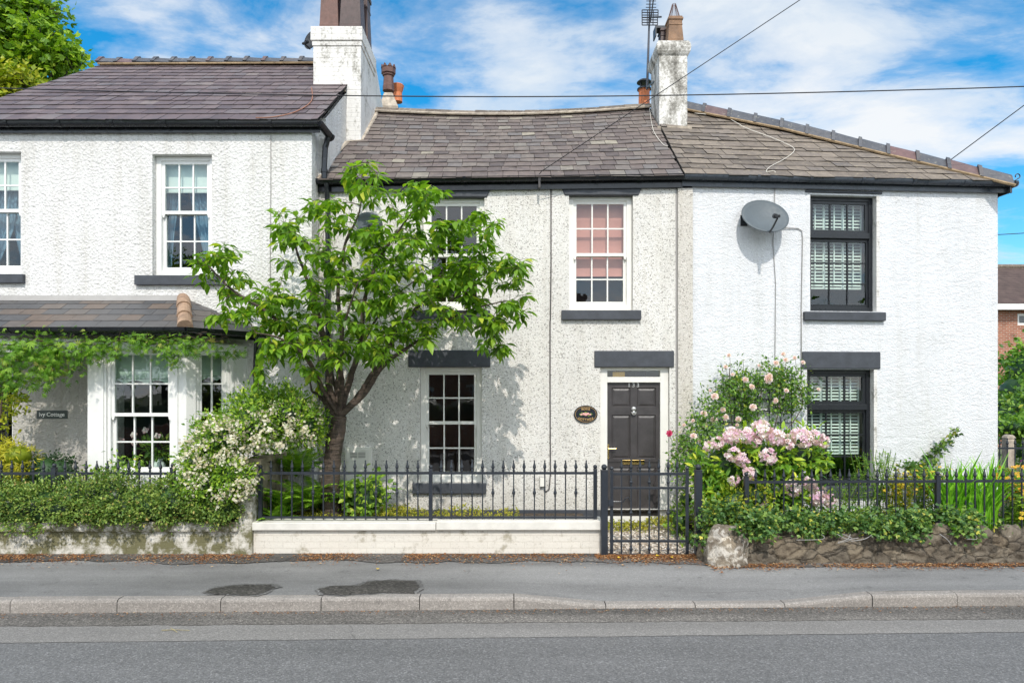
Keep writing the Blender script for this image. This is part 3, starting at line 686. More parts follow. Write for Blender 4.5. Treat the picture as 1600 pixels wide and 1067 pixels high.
mb = MB(); mb.tube([tL + Vector((0, -.185, -.075)), tR + Vector((-.5, -.185, -.055))], .018, 6); mb.build('mortar', M['mortar'], rfL)
gutter(HL, (-8.1, 9.53, 5.712), (-2.70, 9.53, 5.717), M['gutter'], (0, -1, 0), .058, .735, .115, phase=.33)
gutter(HL, (-2.70, 9.53, 5.717), (-2.64, 9.95, 5.66), M['gutter'], (1, -.3, 0), .055, .5, 0)
downpipe(HL, [(-2.655, 9.86, 5.63), (-2.70, 9.87, 5.48), (-2.715, 9.87, 5.2), (-2.715, 9.87, 4.99)], M['gutter'], .042, [(-2.715, 9.87, 5.15)])
# main chimney on the gable
cx0, cx1, cy0, cy1 = -3.26, -2.475, 11.19, 12.28
mb = MB(); mb.box(cx0, cx1, cy0, cy1, 6.9, 7.62)
mb.box(-2.72, cx1, cy0 - .003, cy1 + .35, 5.2, 6.905)
mb.box(cx0 - .015, cx1 + .015, cy0 - .015, cy1 + .015, 7.62, 7.70); mb.box(cx0 - .035, cx1 + .03, cy0 - .035, cy1 + .03, 7.70, 7.93)
mb.add([(cx1 - .1, cy1 - .02, 5.6), (cx1, cy1 - .02, 5.6), (cx1 - .0, 14.2, 5.6), (cx1 - .1, 14.2, 5.6), (cx1 - .1, cy1 - .02, 8.0), (cx1, cy1 - .02, 8.0), (cx1, 14.2, 6.65), (cx1 - .1, 14.2, 6.65)], [(4,5,6,7),(0,1,5,4),(1,2,6,5),(2,3,7,6),(3,0,4,7)])
ch = mb.build('chimney', M['chimney'], HL, bevel=.012)
mb = MB(); mb.box(cx0 - .02, cx1 - .3, cy0 - .06, cy0 - .002, 6.87, 6.94); mb.tube([(cx0, cy0 - .05, 6.9), (-2.72, cy0 - .05, 6.88)], .035, 5); mb.build('flashing', M['stack_stone'], ch)
mb = MB(); mb.lathe(((cx0 + cx1) / 2, (cy0 + cy1) / 2, 7.93), [(.30, 0), (.24, .05), (.1, .07)], 4, sq=True); mb.build('flaunching', M['stack_stone'], ch)
square_pot(ch, (-3.02, 11.42, 7.95), .155, .95, 'terracotta_old'); square_pot(ch, (-2.66, 11.40, 7.94), .175, .95, 'terracotta_dark')
square_pot(ch, (-3.0, 11.95, 7.95), .155, .95, 'terracotta_old'); square_pot(ch, (-2.63, 11.92, 7.95), .15, .95, 'terracotta_dark')
# rear stack with crown pot seen past the gable
mb = MB(); mb.box(-2.82, -2.42, 14.5, 15.1, 6.0, 8.02); mb.add([(-2.82, 14.5, 8.02), (-2.42, 14.5, 8.02), (-2.42, 15.1, 8.02), (-2.82, 15.1, 8.02), (-2.74, 14.6, 8.36), (-2.56, 14.6, 8.36), (-2.56, 15, 8.36), (-2.74, 15, 8.36)], [(4,5,6,7),(0,1,5,4),(1,2,6,5),(2,3,7,6),(3,0,4,7)])
st2 = mb.build('chimney', M['stack_stone'], HL, bevel=.02)
cpos = P(607, 143, 14.75)
mb = MB(); hp = 41 * 14.75 / F
prof = [(.125, 0), (.125, .2 * hp), (.115, .24 * hp), (.105, .55 * hp), (.13, .58 * hp), (.13, .62 * hp), (.155, .66 * hp), (.155, .86 * hp), (.13, .86 * hp), (.10, .6 * hp)]
mb.lathe(cpos, prof, 8)
for k in range(8):
    q = 2 * math.pi * (k + .5) / 8; cc = Vector((cpos.x + .14 * math.cos(q), cpos.y + .14 * math.sin(q), cpos.z + .86 * hp)); t = Vector((-math.sin(q), math.cos(q), 0)) * .05; o_ = Vector((math.cos(q), math.sin(q), 0)) * .014
    mb.add([cc - t - o_, cc + t - o_, cc + t + o_, cc - t + o_, cc + Vector((0, 0, .13 * hp)) - o_, cc + Vector((0, 0, .13 * hp)) + o_], [(0, 1, 4), (3, 5, 2), (1, 2, 5, 4), (0, 4, 5, 3)])
mb.build('chimney_pot', M['terracotta_old'], st2)
mb = MB(); mb.lathe(P(621, 160, 15.1), [(.11, 0), (.10, .2), (.135, .3), (.15, .36), (.13, .38), (.10, .38)], 12); mb.build('chimney_pot', M['terracotta'], st2)
# bay: walls, panels, windows
bx0, bx1, by = (137 - 800) * 9.1 / F, -4.34, 9.10
FB = Fac(bx1, by, 0)
def bz(py): return H - (py - YH) * by / F
oB = opening(FB, 166, 545, 271, 746)
mb = FB.mb(); wall_front(mb, bx0 - bx1, 0, .1, 2.62, [oB], .09)
mb.poly((bx0 - bx1, 0, .1), (bx0 - bx1, 0, 2.62), (bx0 - bx1, .6, 2.62), (bx0 - bx1, .6, .1))
ca = math.atan2(.55, .59); FC = Fac(bx1, by, ca); cl = math.hypot(.55, .59)
oC = list(opening(FC, 306, 545, 359, 700)); oC[2] = oB[2]; oC = tuple(oC)
bay = mb.build('bay', M['white_wood'], HL, bevel=.004)
mb = FC.mb(); wall_front(mb, 0, cl, .1, 2.62, [oC], .09)
mb.build('side_panel', M['white_wood'], bay, bevel=.004)
mb = FB.mb()                                              # flat pilasters and mouldings on the panels
for (x0, x1) in ((159, 162.5),): a, _ = FB.uz(x0, 600); b2, _ = FB.uz(x1, 600); mb.box(a, b2, -.014, -.002, .3, 2.45)
a, _ = FB.uz(276, 600); mb.box(a, a + .02, -.014, -.002, .3, 2.45); mb.box(bx0 - bx1, 0, -.03, -.002, 2.45, 2.60)
mb.build('moulding', M['white_wood'], bay, bevel=.003)
mb = FC.mb(); mb.box(.012, cl, -.03, -.002, 2.45, 2.60); mb.box(oC[1] + .03, oC[1] + .06, -.014, -.002, .3, 2.45); mb.build('moulding', M['white_wood'], bay, bevel=.003)
sash_window(FB, HL, *oB, bz(648), 3, 2, 2, M['white_wood'], rec=.02, fl=.045, ft=.03, fb=.07)
sash_window(FC, HL, *oC, bz(648), 2, 2, 2, M['white_wood'], rec=.02, fl=.045, ft=.03, fb=.07)
mb = MB(); mb.tube([(-5.70, 9.30, .0), (-5.70, 9.30, 2.5)], .036, 10); mb.box(-5.80, -5.655, 9.33, 9.66, .0, 2.5); mb.build('porch_post', M['white_wood'], HL)
mb = MB(); mb.box(-8.0, bx0 - .01, 9.02, 9.10, 2.48, 2.66); mb.build('porch_beam', M['white_wood'], HL, bevel=.004)
mb = MB(); mb.box(-7.35, -7.3, 9.9, 10.0, 0, 2.3); mb.build('door', M['black_wood'], HL)
# bay roof
wz, ez, ey = 3.27, 2.80, 8.86
w0_, hipw, hipe, wR = Vector((-8.1, 9.645, wz)), Vector((-4.64, 9.645, wz)), Vector((-4.24, ey, ez)), Vector((-3.50, 9.645, ez))
mb = MB(); slates(mb, (-8.1, ey, ez), hipe, w0_, hipw, .19, .30, .006, 21, jit=.35)
slates(mb, hipe, wR, hipw, hipw + Vector((.03, 0, 0)), .19, .3, .006, 22, jit=.35)
mb.cur = 1; o_ = Vector((0, 0, -.025))
mb.poly(Vector((-8.1, ey, ez)) + o_, hipe + o_, hipw + o_, w0_ + o_); mb.poly(hipe + o_, wR + o_, hipw + o_)
mb.poly((-8.1, ey, ez - .05), (-8.1, 9.64, ez - .05), (wR.x, 9.64, ez - .05), (hipe.x, ey, ez - .05))
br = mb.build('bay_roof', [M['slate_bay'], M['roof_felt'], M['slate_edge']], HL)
mb = MB(); mb.add([(-8.1, 9.645, wz + .05), (-4.6, 9.645, wz + .05), (-4.6, 9.56, wz - .035), (-8.1, 9.56, wz - .035)], [(0, 3, 2, 1)]); mb.build('flashing', M['cable_grey'], br)
mb = MB()                                                  # three half-round hip tiles
for k in range(3):
    p, q = hipe.lerp(hipw, k * .335 - .02), hipe.lerp(hipw, k * .335 + .36); p.z += .035; q.z += .022
    d = (q - p).normalized(); s = d.cross(Vector((0, 0, 1))).normalized(); up = s.cross(d); vs = []
    for c, r in ((p, .098), (q, .085)):
        for j in range(9): vs.append(c + s * (r * math.cos(math.pi * j / 8)) + up * (r * math.sin(math.pi * j / 8) - .03))
    mb.add(vs, [(j, j + 1, 10 + j, 9 + j) for j in range(8)] + [tuple(range(9))[::-1], tuple(range(9, 18))])
mb.build('hip_tile', M['hip_buff'], br, smooth=False)
gutter(HL, (-8.1, ey - .03, ez - .02), (hipe.x + .03, ey - .03, ez - .02), M['gutter'], (0, -1, 0), .055, 1.0, .09, phase=.6)
dd = (wR - hipe).normalized(); gutter(HL, hipe + Vector((.02, -.03, -.02)), wR + Vector((.03, -.02, -.03)), M['gutter'], (dd.y, -dd.x, 0), .055, .6, .09, phase=.3)
downpipe(HL, [(-3.58, 9.58, ez - .06), (-3.60, 9.59, 2.4), (-3.60, 9.59, .2)], M['gutter'], .034, [(-3.6, 9.59, 2.2), (-3.6, 9.59, 1.0)])

# ================================================================ MIDDLE HOUSE
MX0, MX1 = -2.82, 2.64
HM = thing('cottage', (0, 10, 0), 'grey pebbledashed cottage with brown slate roof and panelled front door, in the middle', 'house', 'terraced cottages')
FM = Fac(0, 10, 0); mz = lambda py: FM.uz(0, py)[1]
oM1 = opening(FM, 660, 308, 757, 485); oM2 = opening(FM, 889, 305, 989, 485); oM3 = opening(FM, 656, 574, 753, 754); oMD = opening(FM, 938, 574, 1046, 815)
mb = FM.mb(); wall_front(mb, MX0, 2.395, .235, 4.93, [oM1, oM2, oM3, (oMD[0], oMD[1], .235, oMD[3])], .2)
D = 5.6
mb.poly((MX0, 0, .2), (MX0, 0, 4.93), (MX0, D, 4.93), (MX0, D, .2)); mb.poly((MX0, D, .2), (MX0, D, 4.93), (MX1, D, 4.93), (MX1, D, .2)); mb.poly((MX1, .02, .2), (MX1, D, .2), (MX1, D, 4.93), (MX1, .02, 4.93))
wallM = mb.build('wall', M['pebble'], HM)
mb = FM.mb(); mb.box(2.396, 2.424, .004, .08, .1, 4.93); mb.build('joint', M['cable_grey'], HM)
mb = FM.mb(); wall_front(mb, 2.425, MX1, .1, 4.93, [], .1); mb.poly((2.425, 0, .1), (2.425, 0, 4.93), (2.425, .1, 4.93), (2.425, .1, .1)); 
for i, v in enumerate(mb.v): mb.v[i] = (v[0], v[1] - .03, v[2])
mb.build('pilaster', M['pebble_band'], HM)
mb = FM.mb(); mb.box(MX0, oMD[0], -.035, .1, -.2, .236); mb.box(oMD[1], 2.39, -.035, .1, -.2, .236); mb.build('plinth', M['stone_paint'], HM, bevel=.006)
mb = FM.mb(); mb.box(MX0 + .02, MX1 - .02, .25, D - .02, 2.5, 2.66); mb.box(MX0 + .02, MX1 - .02, .21, D - .02, -.1, .05); mb.box(MX0 + .02, MX1 - .02, 2.4, 2.5, .06, 2.49); mb.box(MX0 + .02, MX1 - .02, 2.4, 2.5, 2.67, 4.9)
mb.box(1.1, 1.15, .25, 2.4, .06, 2.49); mb.poly((MX0, .25, 4.9), (MX1, .25, 4.9), (MX1, D, 4.9), (MX0, D, 4.9)); mb.box(.0, .05, .25, 2.4, 2.67, 4.88)
mb.build('interior', M['interior_reflection_brown'], HM)
ms_ = lambda x0, x1, y0, y1: opening(FM, x0, y0, x1, y1)
l1 = ms_(646, 766, 297, 308.5); l2 = ms_(877, 1003, 293.5, 305.5)
sash_window(FM, HM, *oM1, mz(397), 3, 2, 2, M['cream_wood'], rec=.09, sill=ms_(645, 766, 485.2, 500), lintel=(*l1, .05))
sash_window(FM, HM, *oM2, mz(396), 3, 2, 2, M['cream_wood'], rec=.09, sill=ms_(877, 1001, 485.2, 500), lintel=(*l2, .05))
sash_window(FM, HM, *oM3, mz(661), 3, 2, 2, M['cream_wood'], rec=.07, sill=ms_(645, 760, 754.2, 770), lintel=ms_(638, 766, 547, 573.8))
# door
a, b2, c, d = oMD; u = lambda px: FM.uz(px, 700, .09)[0]; zz = lambda py: FM.uz(900, py, .09)[1]
mb = FM.mb(); dl, dr = u(948.5), u(1031); mb.box(a + .002, dl, .06, .17, zz(815), d - .002); mb.box(dr, b2 - .002, .06, .17, zz(815), d - .002)
mb.box(dl, dr, .06, .17, zz(579), d - .002); mb.box(dl, dr, .06, .17, zz(597.5), zz(589)); mb.box(dl, dr, .05, .17, zz(815), zz(806))
dfm = mb.build('door_frame', M['cream_wood'], HM, bevel=.004)
mb = FM.mb(); mb.box(a + .002, b2 - .002, .02, .2, -.1, zz(815.5)); mb.build('doorstep', M['stone_paint'], dfm, bevel=.006)
mb = FM.mb(); l = ms_(928.5, 1053, 548, 573.8); mb.box(l[0], l[1], -.022, .1, l[2], l[3]); mb.build('lintel', M['stone_paint'], dfm, bevel=.012)
mb = FM.mb(); mb.poly((dl, .11, zz(589)), (dr, .11, zz(589)), (dr, .11, zz(579)), (dl, .11, zz(579))); mb.build('pane', M['glass'], dfm)
mb = FM.mb(); mb.box(u(958), u(977), .13, .14, zz(588.5), zz(581)); mb.build('transom_card', M['brass_yellow'], dfm)
pz = lambda py: FM.uz(900, py, .10)[1]; uu = lambda px: FM.uz(px, 700, .10)[0]
mb = FM.mb(); W0, W1, WB = .10, .116, .145
xs = [(955.7, 985.2), (995.3, 1025)]; ys = [(605.7, 635.6), (648.2, 716.6), (730, 801)]
ptop, pbot = zz(598), zz(806)
cols_ = [dl + .002, uu(xs[0][0]), uu(xs[0][1]), uu(xs[1][0]), uu(xs[1][1]), dr - .002]; rows_ = [ptop, *(pz(q) for r_ in ys for q in r_), pbot]
for i in range(5):
    for j in range(7):
        x0, x1, z1, z0 = cols_[i], cols_[i + 1], rows_[j], rows_[j + 1]
        if i in (1, 3) and j in (1, 3, 5):
            m_ = .03                                       # raised and fielded panel with moulded edge
            mb.poly((x0, W0, z0), (x1, W0, z0), (x1 - .012, W1, z0 + .012), (x0 + .012, W1, z0 + .012)); mb.poly((x0, W0, z1), (x0 + .012, W1, z1 - .012), (x1 - .012, W1, z1 - .012), (x1, W0, z1))
            mb.poly((x0, W0, z0), (x0 + .012, W1, z0 + .012), (x0 + .012, W1, z1 - .012), (x0, W0, z1)); mb.poly((x1, W0, z0), (x1, W0, z1), (x1 - .012, W1, z1 - .012), (x1 - .012, W1, z0 + .012))
            q0, q1, q2, q3 = x0 + .012, x1 - .012, z0 + .012, z1 - .012; wi = W0 + .005
            mb.poly((q0, W1, q2), (q1, W1, q2), (q1 - m_, wi, q2 + m_), (q0 + m_, wi, q2 + m_)); mb.poly((q0, W1, q3), (q0 + m_, wi, q3 - m_), (q1 - m_, wi, q3 - m_), (q1, W1, q3))
            mb.poly((q0, W1, q2), (q0 + m_, wi, q2 + m_), (q0 + m_, wi, q3 - m_), (q0, W1, q3)); mb.poly((q1, W1, q2), (q1, W1, q3), (q1 - m_, wi, q3 - m_), (q1 - m_, wi, q2 + m_))
            mb.poly((q0 + m_, wi, q2 + m_), (q1 - m_, wi, q2 + m_), (q1 - m_, wi, q3 - m_), (q0 + m_, wi, q3 - m_))
        else: mb.poly((x0, W0, z0), (x1, W0, z0), (x1, W0, z1), (x0, W0, z1))
mb.box(dl + .002, dr - .002, W1 + .006, WB, pbot, ptop)
mb.box(dl + .002, dr - .002, W0 - .012, W0 - .001, pz(722) + .004, pz(719.5))
door = mb.build('door', M['door_paint'], HM)
for (x0, x1) in ((972.5, 986.5), (987.5, 1007)):
    mb = FM.mb(); mb.box(u(x0), u(x1), .088, .0995, zz(725.5), zz(718.5)); mb.build('letterbox', M['brass'], door, bevel=.003)
mb = FM.mb(); mb.box(u(948.9), u(951.6), .088, .099, zz(717), zz(694)); p0 = (u(950.3), .06, zz(700.5)); mb.tube([(p0[0], .09, p0[2]), p0, (u(962), .055, zz(700.5))], .009, 8); mb.build('handle', M['brass'], door)
mb = FM.mb(); kc = (u(990), .08, zz(641)); mb.ball((kc[0], .082, kc[2] + .02), .038, 10, 7, (1, .6, 1)); mb.ball((kc[0], .07, kc[2] - .035), .026, 8, 6, (1, .7, 1.2))
mb.tube([(kc[0] + .034 * math.cos(q), .066, kc[2] - .02 + .045 * math.sin(q)) for q in np.linspace(math.pi, 2 * math.pi, 8)], .007, 6); mb.build('knocker', M['steel'], door)
Mt = FM.M @ Matrix.Translation((u(990), .0985, zz(601.8))) @ Matrix.Rotation(R(90), 4, 'X')
vs, fs = text_mb('1 3 3', .085, Mt, .003, .002); mb = MB(); mb.add(vs, fs); mb.build('numerals', M['steel'], door)
# roof of the middle house
MEY = 9.88; eZl, eZr = 5.04, 5.10; MR = 12.5
m_eL, m_eR, m_tL, m_tR = Vector((-2.79, MEY, eZl)), Vector((2.47, MEY, eZr)), Vector((-2.48, MR, 7.09)), Vector((2.50, MR, 7.16))
mb = MB(); slates(mb, m_eL, m_eR, m_tL, m_tR, .200, .215, .010, 31, sag=.10, jit=1.2)
mb.cur = 1; o_ = Vector((0, 0, -.04)); mid_t = (m_tL + m_tR) / 2 + Vector((0, 0, -.12)); mid_e = (m_eL + m_eR) / 2
mb.poly(m_eL + o_, mid_e + o_, mid_t + o_, m_tL + o_); mb.poly(mid_e + o_, m_eR + o_, m_tR + o_, mid_t + o_)
mb.poly((-2.8, MR, 7.0), (2.7, MR, 6.98), (2.7, 15.4, 4.9), (-2.8, 15.4, 4.9)); mb.cur = 0
mb2v = (Vector((2.7, 15.4, 4.92)), Vector((-2.8, 15.4, 4.92)), Vector((2.7, MR, 7.08)), Vector((-2.8, MR, 7.05)))
slates(mb, *mb2v, .2, .3, .008, 33)
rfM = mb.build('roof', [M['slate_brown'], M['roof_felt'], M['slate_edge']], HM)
rp = [m_tL.lerp(m_tR, t) + Vector((0, 0, -.10 * math.sin(math.pi * t) + .075)) for t in np.linspace(0, 1, 9)]; rp[0].x -= .1
mb = MB(); ridge(mb, rp, 11, .17, .125, roll=False, seed=5, tilt=.008); mb.build('ridge', M['ridge_brown'], rfM)
mb = MB(); mb.tube([p + Vector((0, -.17, -.13)) for p in rp], .022, 6); mb.build('mortar', M['stack_stone'], rfM)
mb = MB(); mb.tube([(-2.80, 9.86, 5.0), (-2.79, 10.6, 5.6), (-2.70, 11.15, 6.02), (-2.46, 11.2, 6.06), (-2.45, 12.4, 7.02)], .035, 6); mb.build('flashing', M['stack_stone'], rfM)
gutter(HM, (-2.86, 9.885, 5.015), (2.49, 9.885, 5.085), M['gutter'], (0, -1, 0), .058, .64, .15, phase=.25)
downpipe(HM, [(-2.68, 9.86, 4.97), (-2.68, 9.90, 4.78), (-2.68, 9.93, 4.6), (-2.68, 9.93, .2)], M['gutter'], .036, [(-2.68, 9.93, 4.3), (-2.68, 9.93, 2.4)])
mb = MB(); mb.box(.38, .41, 9.818, 9.9, 4.90, 5.05); mb.build('gutter_clip', M['cable_dark'], HM)
# small orange pot with cowl behind the ridge
mb = MB(); mb.box(2.2, 2.9, 12.9, 13.4, 6.2, 7.05); st3 = mb.build('chimney', M['chimney_rough'], HM)
pc = P(1006.5, 163, 12.95); s_ = 12.95 / F
mb = MB(); mb.lathe((pc.x, pc.y, pc.z - .15), [(9 * s_, 0), (8.5 * s_, .15 + 20 * s_), (9.5 * s_, .15 + 21 * s_), (9.5 * s_, .15 + 23 * s_), (7 * s_, .15 + 23 * s_)], 14); pot = mb.build('chimney_pot', M['terracotta'], st3, smooth=False)
mb = MB(); mb.lathe((pc.x, pc.y, pc.z + 22 * s_), [(11 * s_, 0), (11 * s_, 2 * s_), (8 * s_, 4 * s_), (3 * s_, 4.5 * s_)], 14)
for k in range(4): q = k * math.pi / 2 + .5; mb.tube([(pc.x + 7 * s_ * math.cos(q), pc.y + 7 * s_ * math.sin(q), pc.z + 25 * s_), (pc.x + 7 * s_ * math.cos(q), pc.y + 7 * s_ * math.sin(q), pc.z + 34 * s_)], .012, 5)
mb.lathe((pc.x, pc.y, pc.z + 33 * s_), [(11.5 * s_, 0), (11.5 * s_, 1.2 * s_), (8 * s_, 4 * s_), (1 * s_, 5.5 * s_)], 16); mb.build('cowl', M['iron'], st3)

# ================================================================ RIGHT HOUSE
ra = math.atan2(.40, 4.76); RX0, RY0 = 2.642, 10.0
FR = Fac(RX0, RY0, ra); UR = FR.uz(1559, 500)[0]
HR = thing('cottage', (RX0, RY0, 0), 'white painted cottage with black window frames and hipped slate roof on the right', 'house', 'terraced cottages', ra)
oR1 = opening(FR, 1266, 304, 1370, 487); oR2 = opening(FR, 1261, 577, 1366, 760)
mb = FR.mb(); wall_front(mb, 0, UR, -.1, 5.03, [oR1, oR2], .17)
D = 5.4; mb.poly((UR, 0, -.1), (UR, D, -.1), (UR, D, 5.03), (UR, 0, 5.03)); mb.poly((UR, D, -.1), (0, D, -.1), (0, D, 4.94), (UR, D, 4.94)); mb.poly((0, 0.05, -.1), (0, .05, 4.94), (0, D, 4.94), (0, D, -.1))
mb.build('wall', M['painted'], HR)
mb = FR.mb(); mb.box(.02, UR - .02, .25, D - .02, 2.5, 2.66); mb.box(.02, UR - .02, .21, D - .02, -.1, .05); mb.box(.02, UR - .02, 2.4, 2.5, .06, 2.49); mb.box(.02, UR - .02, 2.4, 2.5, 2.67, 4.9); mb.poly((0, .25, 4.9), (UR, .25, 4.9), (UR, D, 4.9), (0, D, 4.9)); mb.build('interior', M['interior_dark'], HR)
for i, (o, top, mid, rws, sl, li) in enumerate(((oR1, 361, 366, 3, (1254.5, 1381, 487.2, 502), (1258, 1378, 297, 304.3)), (oR2, 633, 636, 3, (1250, 1384, 760.2, 775), (1253, 1375, 549, 576.6)))):
    a, b2, c, d = o; zq = lambda py: FR.uz(1315, py)[1]
    mb = FR.mb(); frame(mb, a + .002, b2 - .002, c + .002, d - .002, .10, .19, .05, .06, .07, .06); w = mb.build('window', M['black_wood'], HR, bevel=.004)
    zt = zq(mid); ia, ib = a + .05, b2 - .06
    mb = FR.mb(); mb.box(ia, ib, .075, .19, zt - .045, zt + .04); mb.build('transom', M['black_wood'], w, bevel=.004)
    sash(FR, w, ia, ib, zt + .042, d - .06, .115, 3, 1, M['black_wood'], st=.055, bar=.024)
    sash(FR, w, ia - .0, ib, c + .07, zt - .047, .125, 3, rws, M['black_wood'], st=.03, bar=.02)
    o_s = opening(FR, sl[0], sl[2], sl[1], sl[3]); mb = FR.mb(); mb.box(o_s[0], o_s[1], -.06, .1, o_s[2], o_s[3]); mb.build('sill', M['stone_paint'], w, bevel=.01)
    o_l = opening(FR, li[0], li[2], li[1], li[3]); mb = FR.mb(); mb.box(o_l[0], o_l[1], -.02, .1, o_l[2], o_l[3]); mb.build('lintel', M['stone_paint'], w, bevel=.014)
    mb = FR.mb(); mb.box(b2 - .006, b2 + .045, -.003, .0, c, d); mb.poly((b2 - .003, .0, c), (b2 - .003, .098, c), (b2 - .003, .098, d), (b2 - .003, .0, d)); mb.build('reveal', M['chimney'], w)
    # plantation shutters on the room side
    zbot = zq(448) if i == 0 else zq(712)
    for k in range(3):
        x0, x1 = ia + .01 + (ib - ia - .02) * k / 3, ia + .01 + (ib - ia - .02) * (k + 1) / 3 - .004
        for (za, zb) in ((zbot, zt - .01), (zt + .01, d - .05)):
            mb = FR.mb(); frame(mb, x0, x1, za, zb, .262, .285, .014, .014, .028, .028)
            nsl = max(3, int((zb - za - .07) / .048)); hgt = (zb - za - .07) / nsl
            for q in range(nsl):
                zc = za + .035 + hgt * (q + .5)
                x_, y_ = x0 + .014, x1 - .014; mb.add([(x_, .262, zc - .012), (y_, .262, zc - .012), (y_, .282, zc + .011), (x_, .282, zc + .011), (x_, .270, zc - .014), (y_, .270, zc - .014), (y_, .290, zc + .009), (x_, .290, zc + .009)], [(0,1,2,3),(4,7,6,5),(0,4,5,1),(2,6,7,3),(0,3,7,4),(1,5,6,2)])
            xm = (x0 + x1) / 2 - .01; mb.box(xm - .008, xm + .008, .225, .238, za + .05, zb - .05)
            mb.build('shutter', M['shutter'], w)
# roof: front slope cut by the long hip
hE = FR.M @ Vector((UR + .12, -.12, 5.135)); rE = FR.M @ Vector((-.17, -.12, 5.11)); hT = Vector((3.22, 12.45, 7.16)); rT = Vector((2.52, 12.45, 7.16))
mb = MB(); slates(mb, rE, hE, rT, hT, .235, .31, .012, 41, sag=.03, jit=1.6)
mb.cur = 1; o_ = Vector((0, 0, -.04)); mb.poly(rE + o_, hE + o_, hT + o_, rT + o_)
hB = FR.M @ Vector((UR + .1, D + .1, 5.1)); rB = FR.M @ Vector((0, D + .1, 5.1)); mb.poly(hE + o_, hB + o_, hT + o_); mb.poly(hB + o_, rB + o_, rT + o_, hT + o_); mb.cur = 0
slates(mb, hE, hB, hT, hT + Vector((0, .02, 0)), .21, .36, .01, 42)
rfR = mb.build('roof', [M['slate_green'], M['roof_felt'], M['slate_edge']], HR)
hp_ = [hT + Vector((-.15, 0, 0.120)), hT.lerp(hE, .33) + Vector((0, 0, 0.145)), hT.lerp(hE, .66) + Vector((0, 0, 0.120)), hE + Vector((0, 0, 0.105))]
mb = MB(); ridge(mb, hp_[::-1], 12, .235, .215, th=.02, roll=False, tilt=-.012, seed=9, gap=.05)
# raised collars at every joint
for k in range(12):
    q = k / 12 * 3; i = min(int(q), 2); c = hp_[i].lerp(hp_[i + 1], q - i); d = (hp_[i + 1] - hp_[i]).normalized(); s = d.cross(Vector((0, 0, 1))).normalized(); vs = []
    for cc in (c - d * .02, c + d * .035):
        for (x, z_) in ((-.25, -.215), (-.08, -.008), (0, .026), (.08, -.008), (.25, -.215)): vs.append(cc + s * x + Vector((0, 0, z_)))
    mb.add(vs, [(j, j + 1, 6 + j, 5 + j) for j in range(4)] + [(4, 3, 2, 1, 0), (5, 6, 7, 8, 9)])
hip = mb.build('ridge', M['ridge_blue'], rfR)
mb = MB(); mb.tube([p + Vector((-.09, -.205, -.235)) for p in hp_], .022, 6); mb.build('mortar', M['mortar'], rfR)
ie = hE + Vector((.02, -.03, .05)); mb = MB(); mb.tube([ie + Vector((.08 * 0, 0, -.06)), ie + Vector((.05, 0, -.03))] + [ie + Vector((.05 + .035 * math.sin(q), 0, .01 - .035 * math.cos(q))) for q in np.linspace(0, 5.2, 12)], .008, 6); mb.build('hip_iron', M['iron'], rfR)
g0 = FR.M @ Vector((-.17, -.115, 5.085)); g1 = FR.M @ Vector((UR + .19, -.115, 5.11))
gutter(HR, g0, g1, M['gutter_grey'], -FR.n, .058, .80, .135, phase=.3)
g2 = FR.M @ Vector((UR + .19, -.115, 5.11)); g3 = FR.M @ Vector((UR + .19, 2.5, 5.1)); gutter(HR, g2, g3, M['gutter_grey'], FR.ux, .060, .9, .15)
q = lambda u_, w_, z_: FR.M @ Vector((u_, w_, z_))
downpipe(HR, [q(UR + .12, .12, 5.03), q(UR + .05, .2, 4.85), q(UR + .05, .2, 4.6), q(UR + .05, .2, .2)], M['gutter'], .036, [q(UR + .05, .2, 4.5), q(UR + .05, .2, 2.5)])
# chimney
kx0, kx1, ky0, ky1 = 2.50, 2.98, 11.6, 12.28
mb = MB(); mb.box(kx0, kx1, ky0, ky1, 6.2, 7.70)
zc = 7.66
vs = []; fs = []
for i, (o, z_) in enumerate(((0, 0), (.025, .03), (.045, .07), (.055, .14), (.045, .20), (.02, .25), (-.03, .275))):
    vs += [(kx0 - o, ky0 - o, zc + z_), (kx1 + o, ky0 - o, zc + z_), (kx1 + o, ky1 + o, zc + z_), (kx0 - o, ky1 + o, zc + z_)]
    if i: fs += [((i-1)*4+j, (i-1)*4+(j+1)%4, i*4+(j+1)%4, i*4+j) for j in range(4)]
fs.append((24, 25, 26, 27)); mb.add(vs, fs)
mb.box(kx0 - .004, kx1 + .004, ky0 - .004, ky1 + .004, 7.535, 7.55)
chR = mb.build('chimney', M['chimney_rough'], HR, bevel=.012)
mb = MB(); mb.box(kx0 - .05, kx1 + .05, ky0 - .1, ky0 - .003, 6.30, 6.43); mb.tube([(kx0 - .1, ky0 - .09, 6.34), (kx1 + .1, ky0 - .08, 6.36)], .03, 5); mb.build('flashing', M['stack_stone'], chR)
pz0 = 7.93; square_pot(chR, (2.80, 11.80, pz0), .13, .46, 'terracotta_buff'); p2 = square_pot(chR, (2.72, 12.1, pz0), .12, .42, 'terracotta_dark')
mb = MB()
for k in range(14):
    q_ = 2 * math.pi * k / 14; mb.tube([(2.80 + .11 * math.cos(q_), 11.80 + .11 * math.sin(q_), pz0 + .44), (2.80 + .03 * math.cos(q_), 11.80 + .03 * math.sin(q_), pz0 + .72)], .004, 4)
mb.build('bird_guard', M['terracotta_old'], chR)
mb = MB(); mb.box(2.52, 2.78, 12.0, 12.2, pz0 + .42, pz0 + .46); mb.box(2.52, 2.54, 12.0, 12.2, pz0 + .28, pz0 + .42); mb.build('cowl', M['iron'], chR)
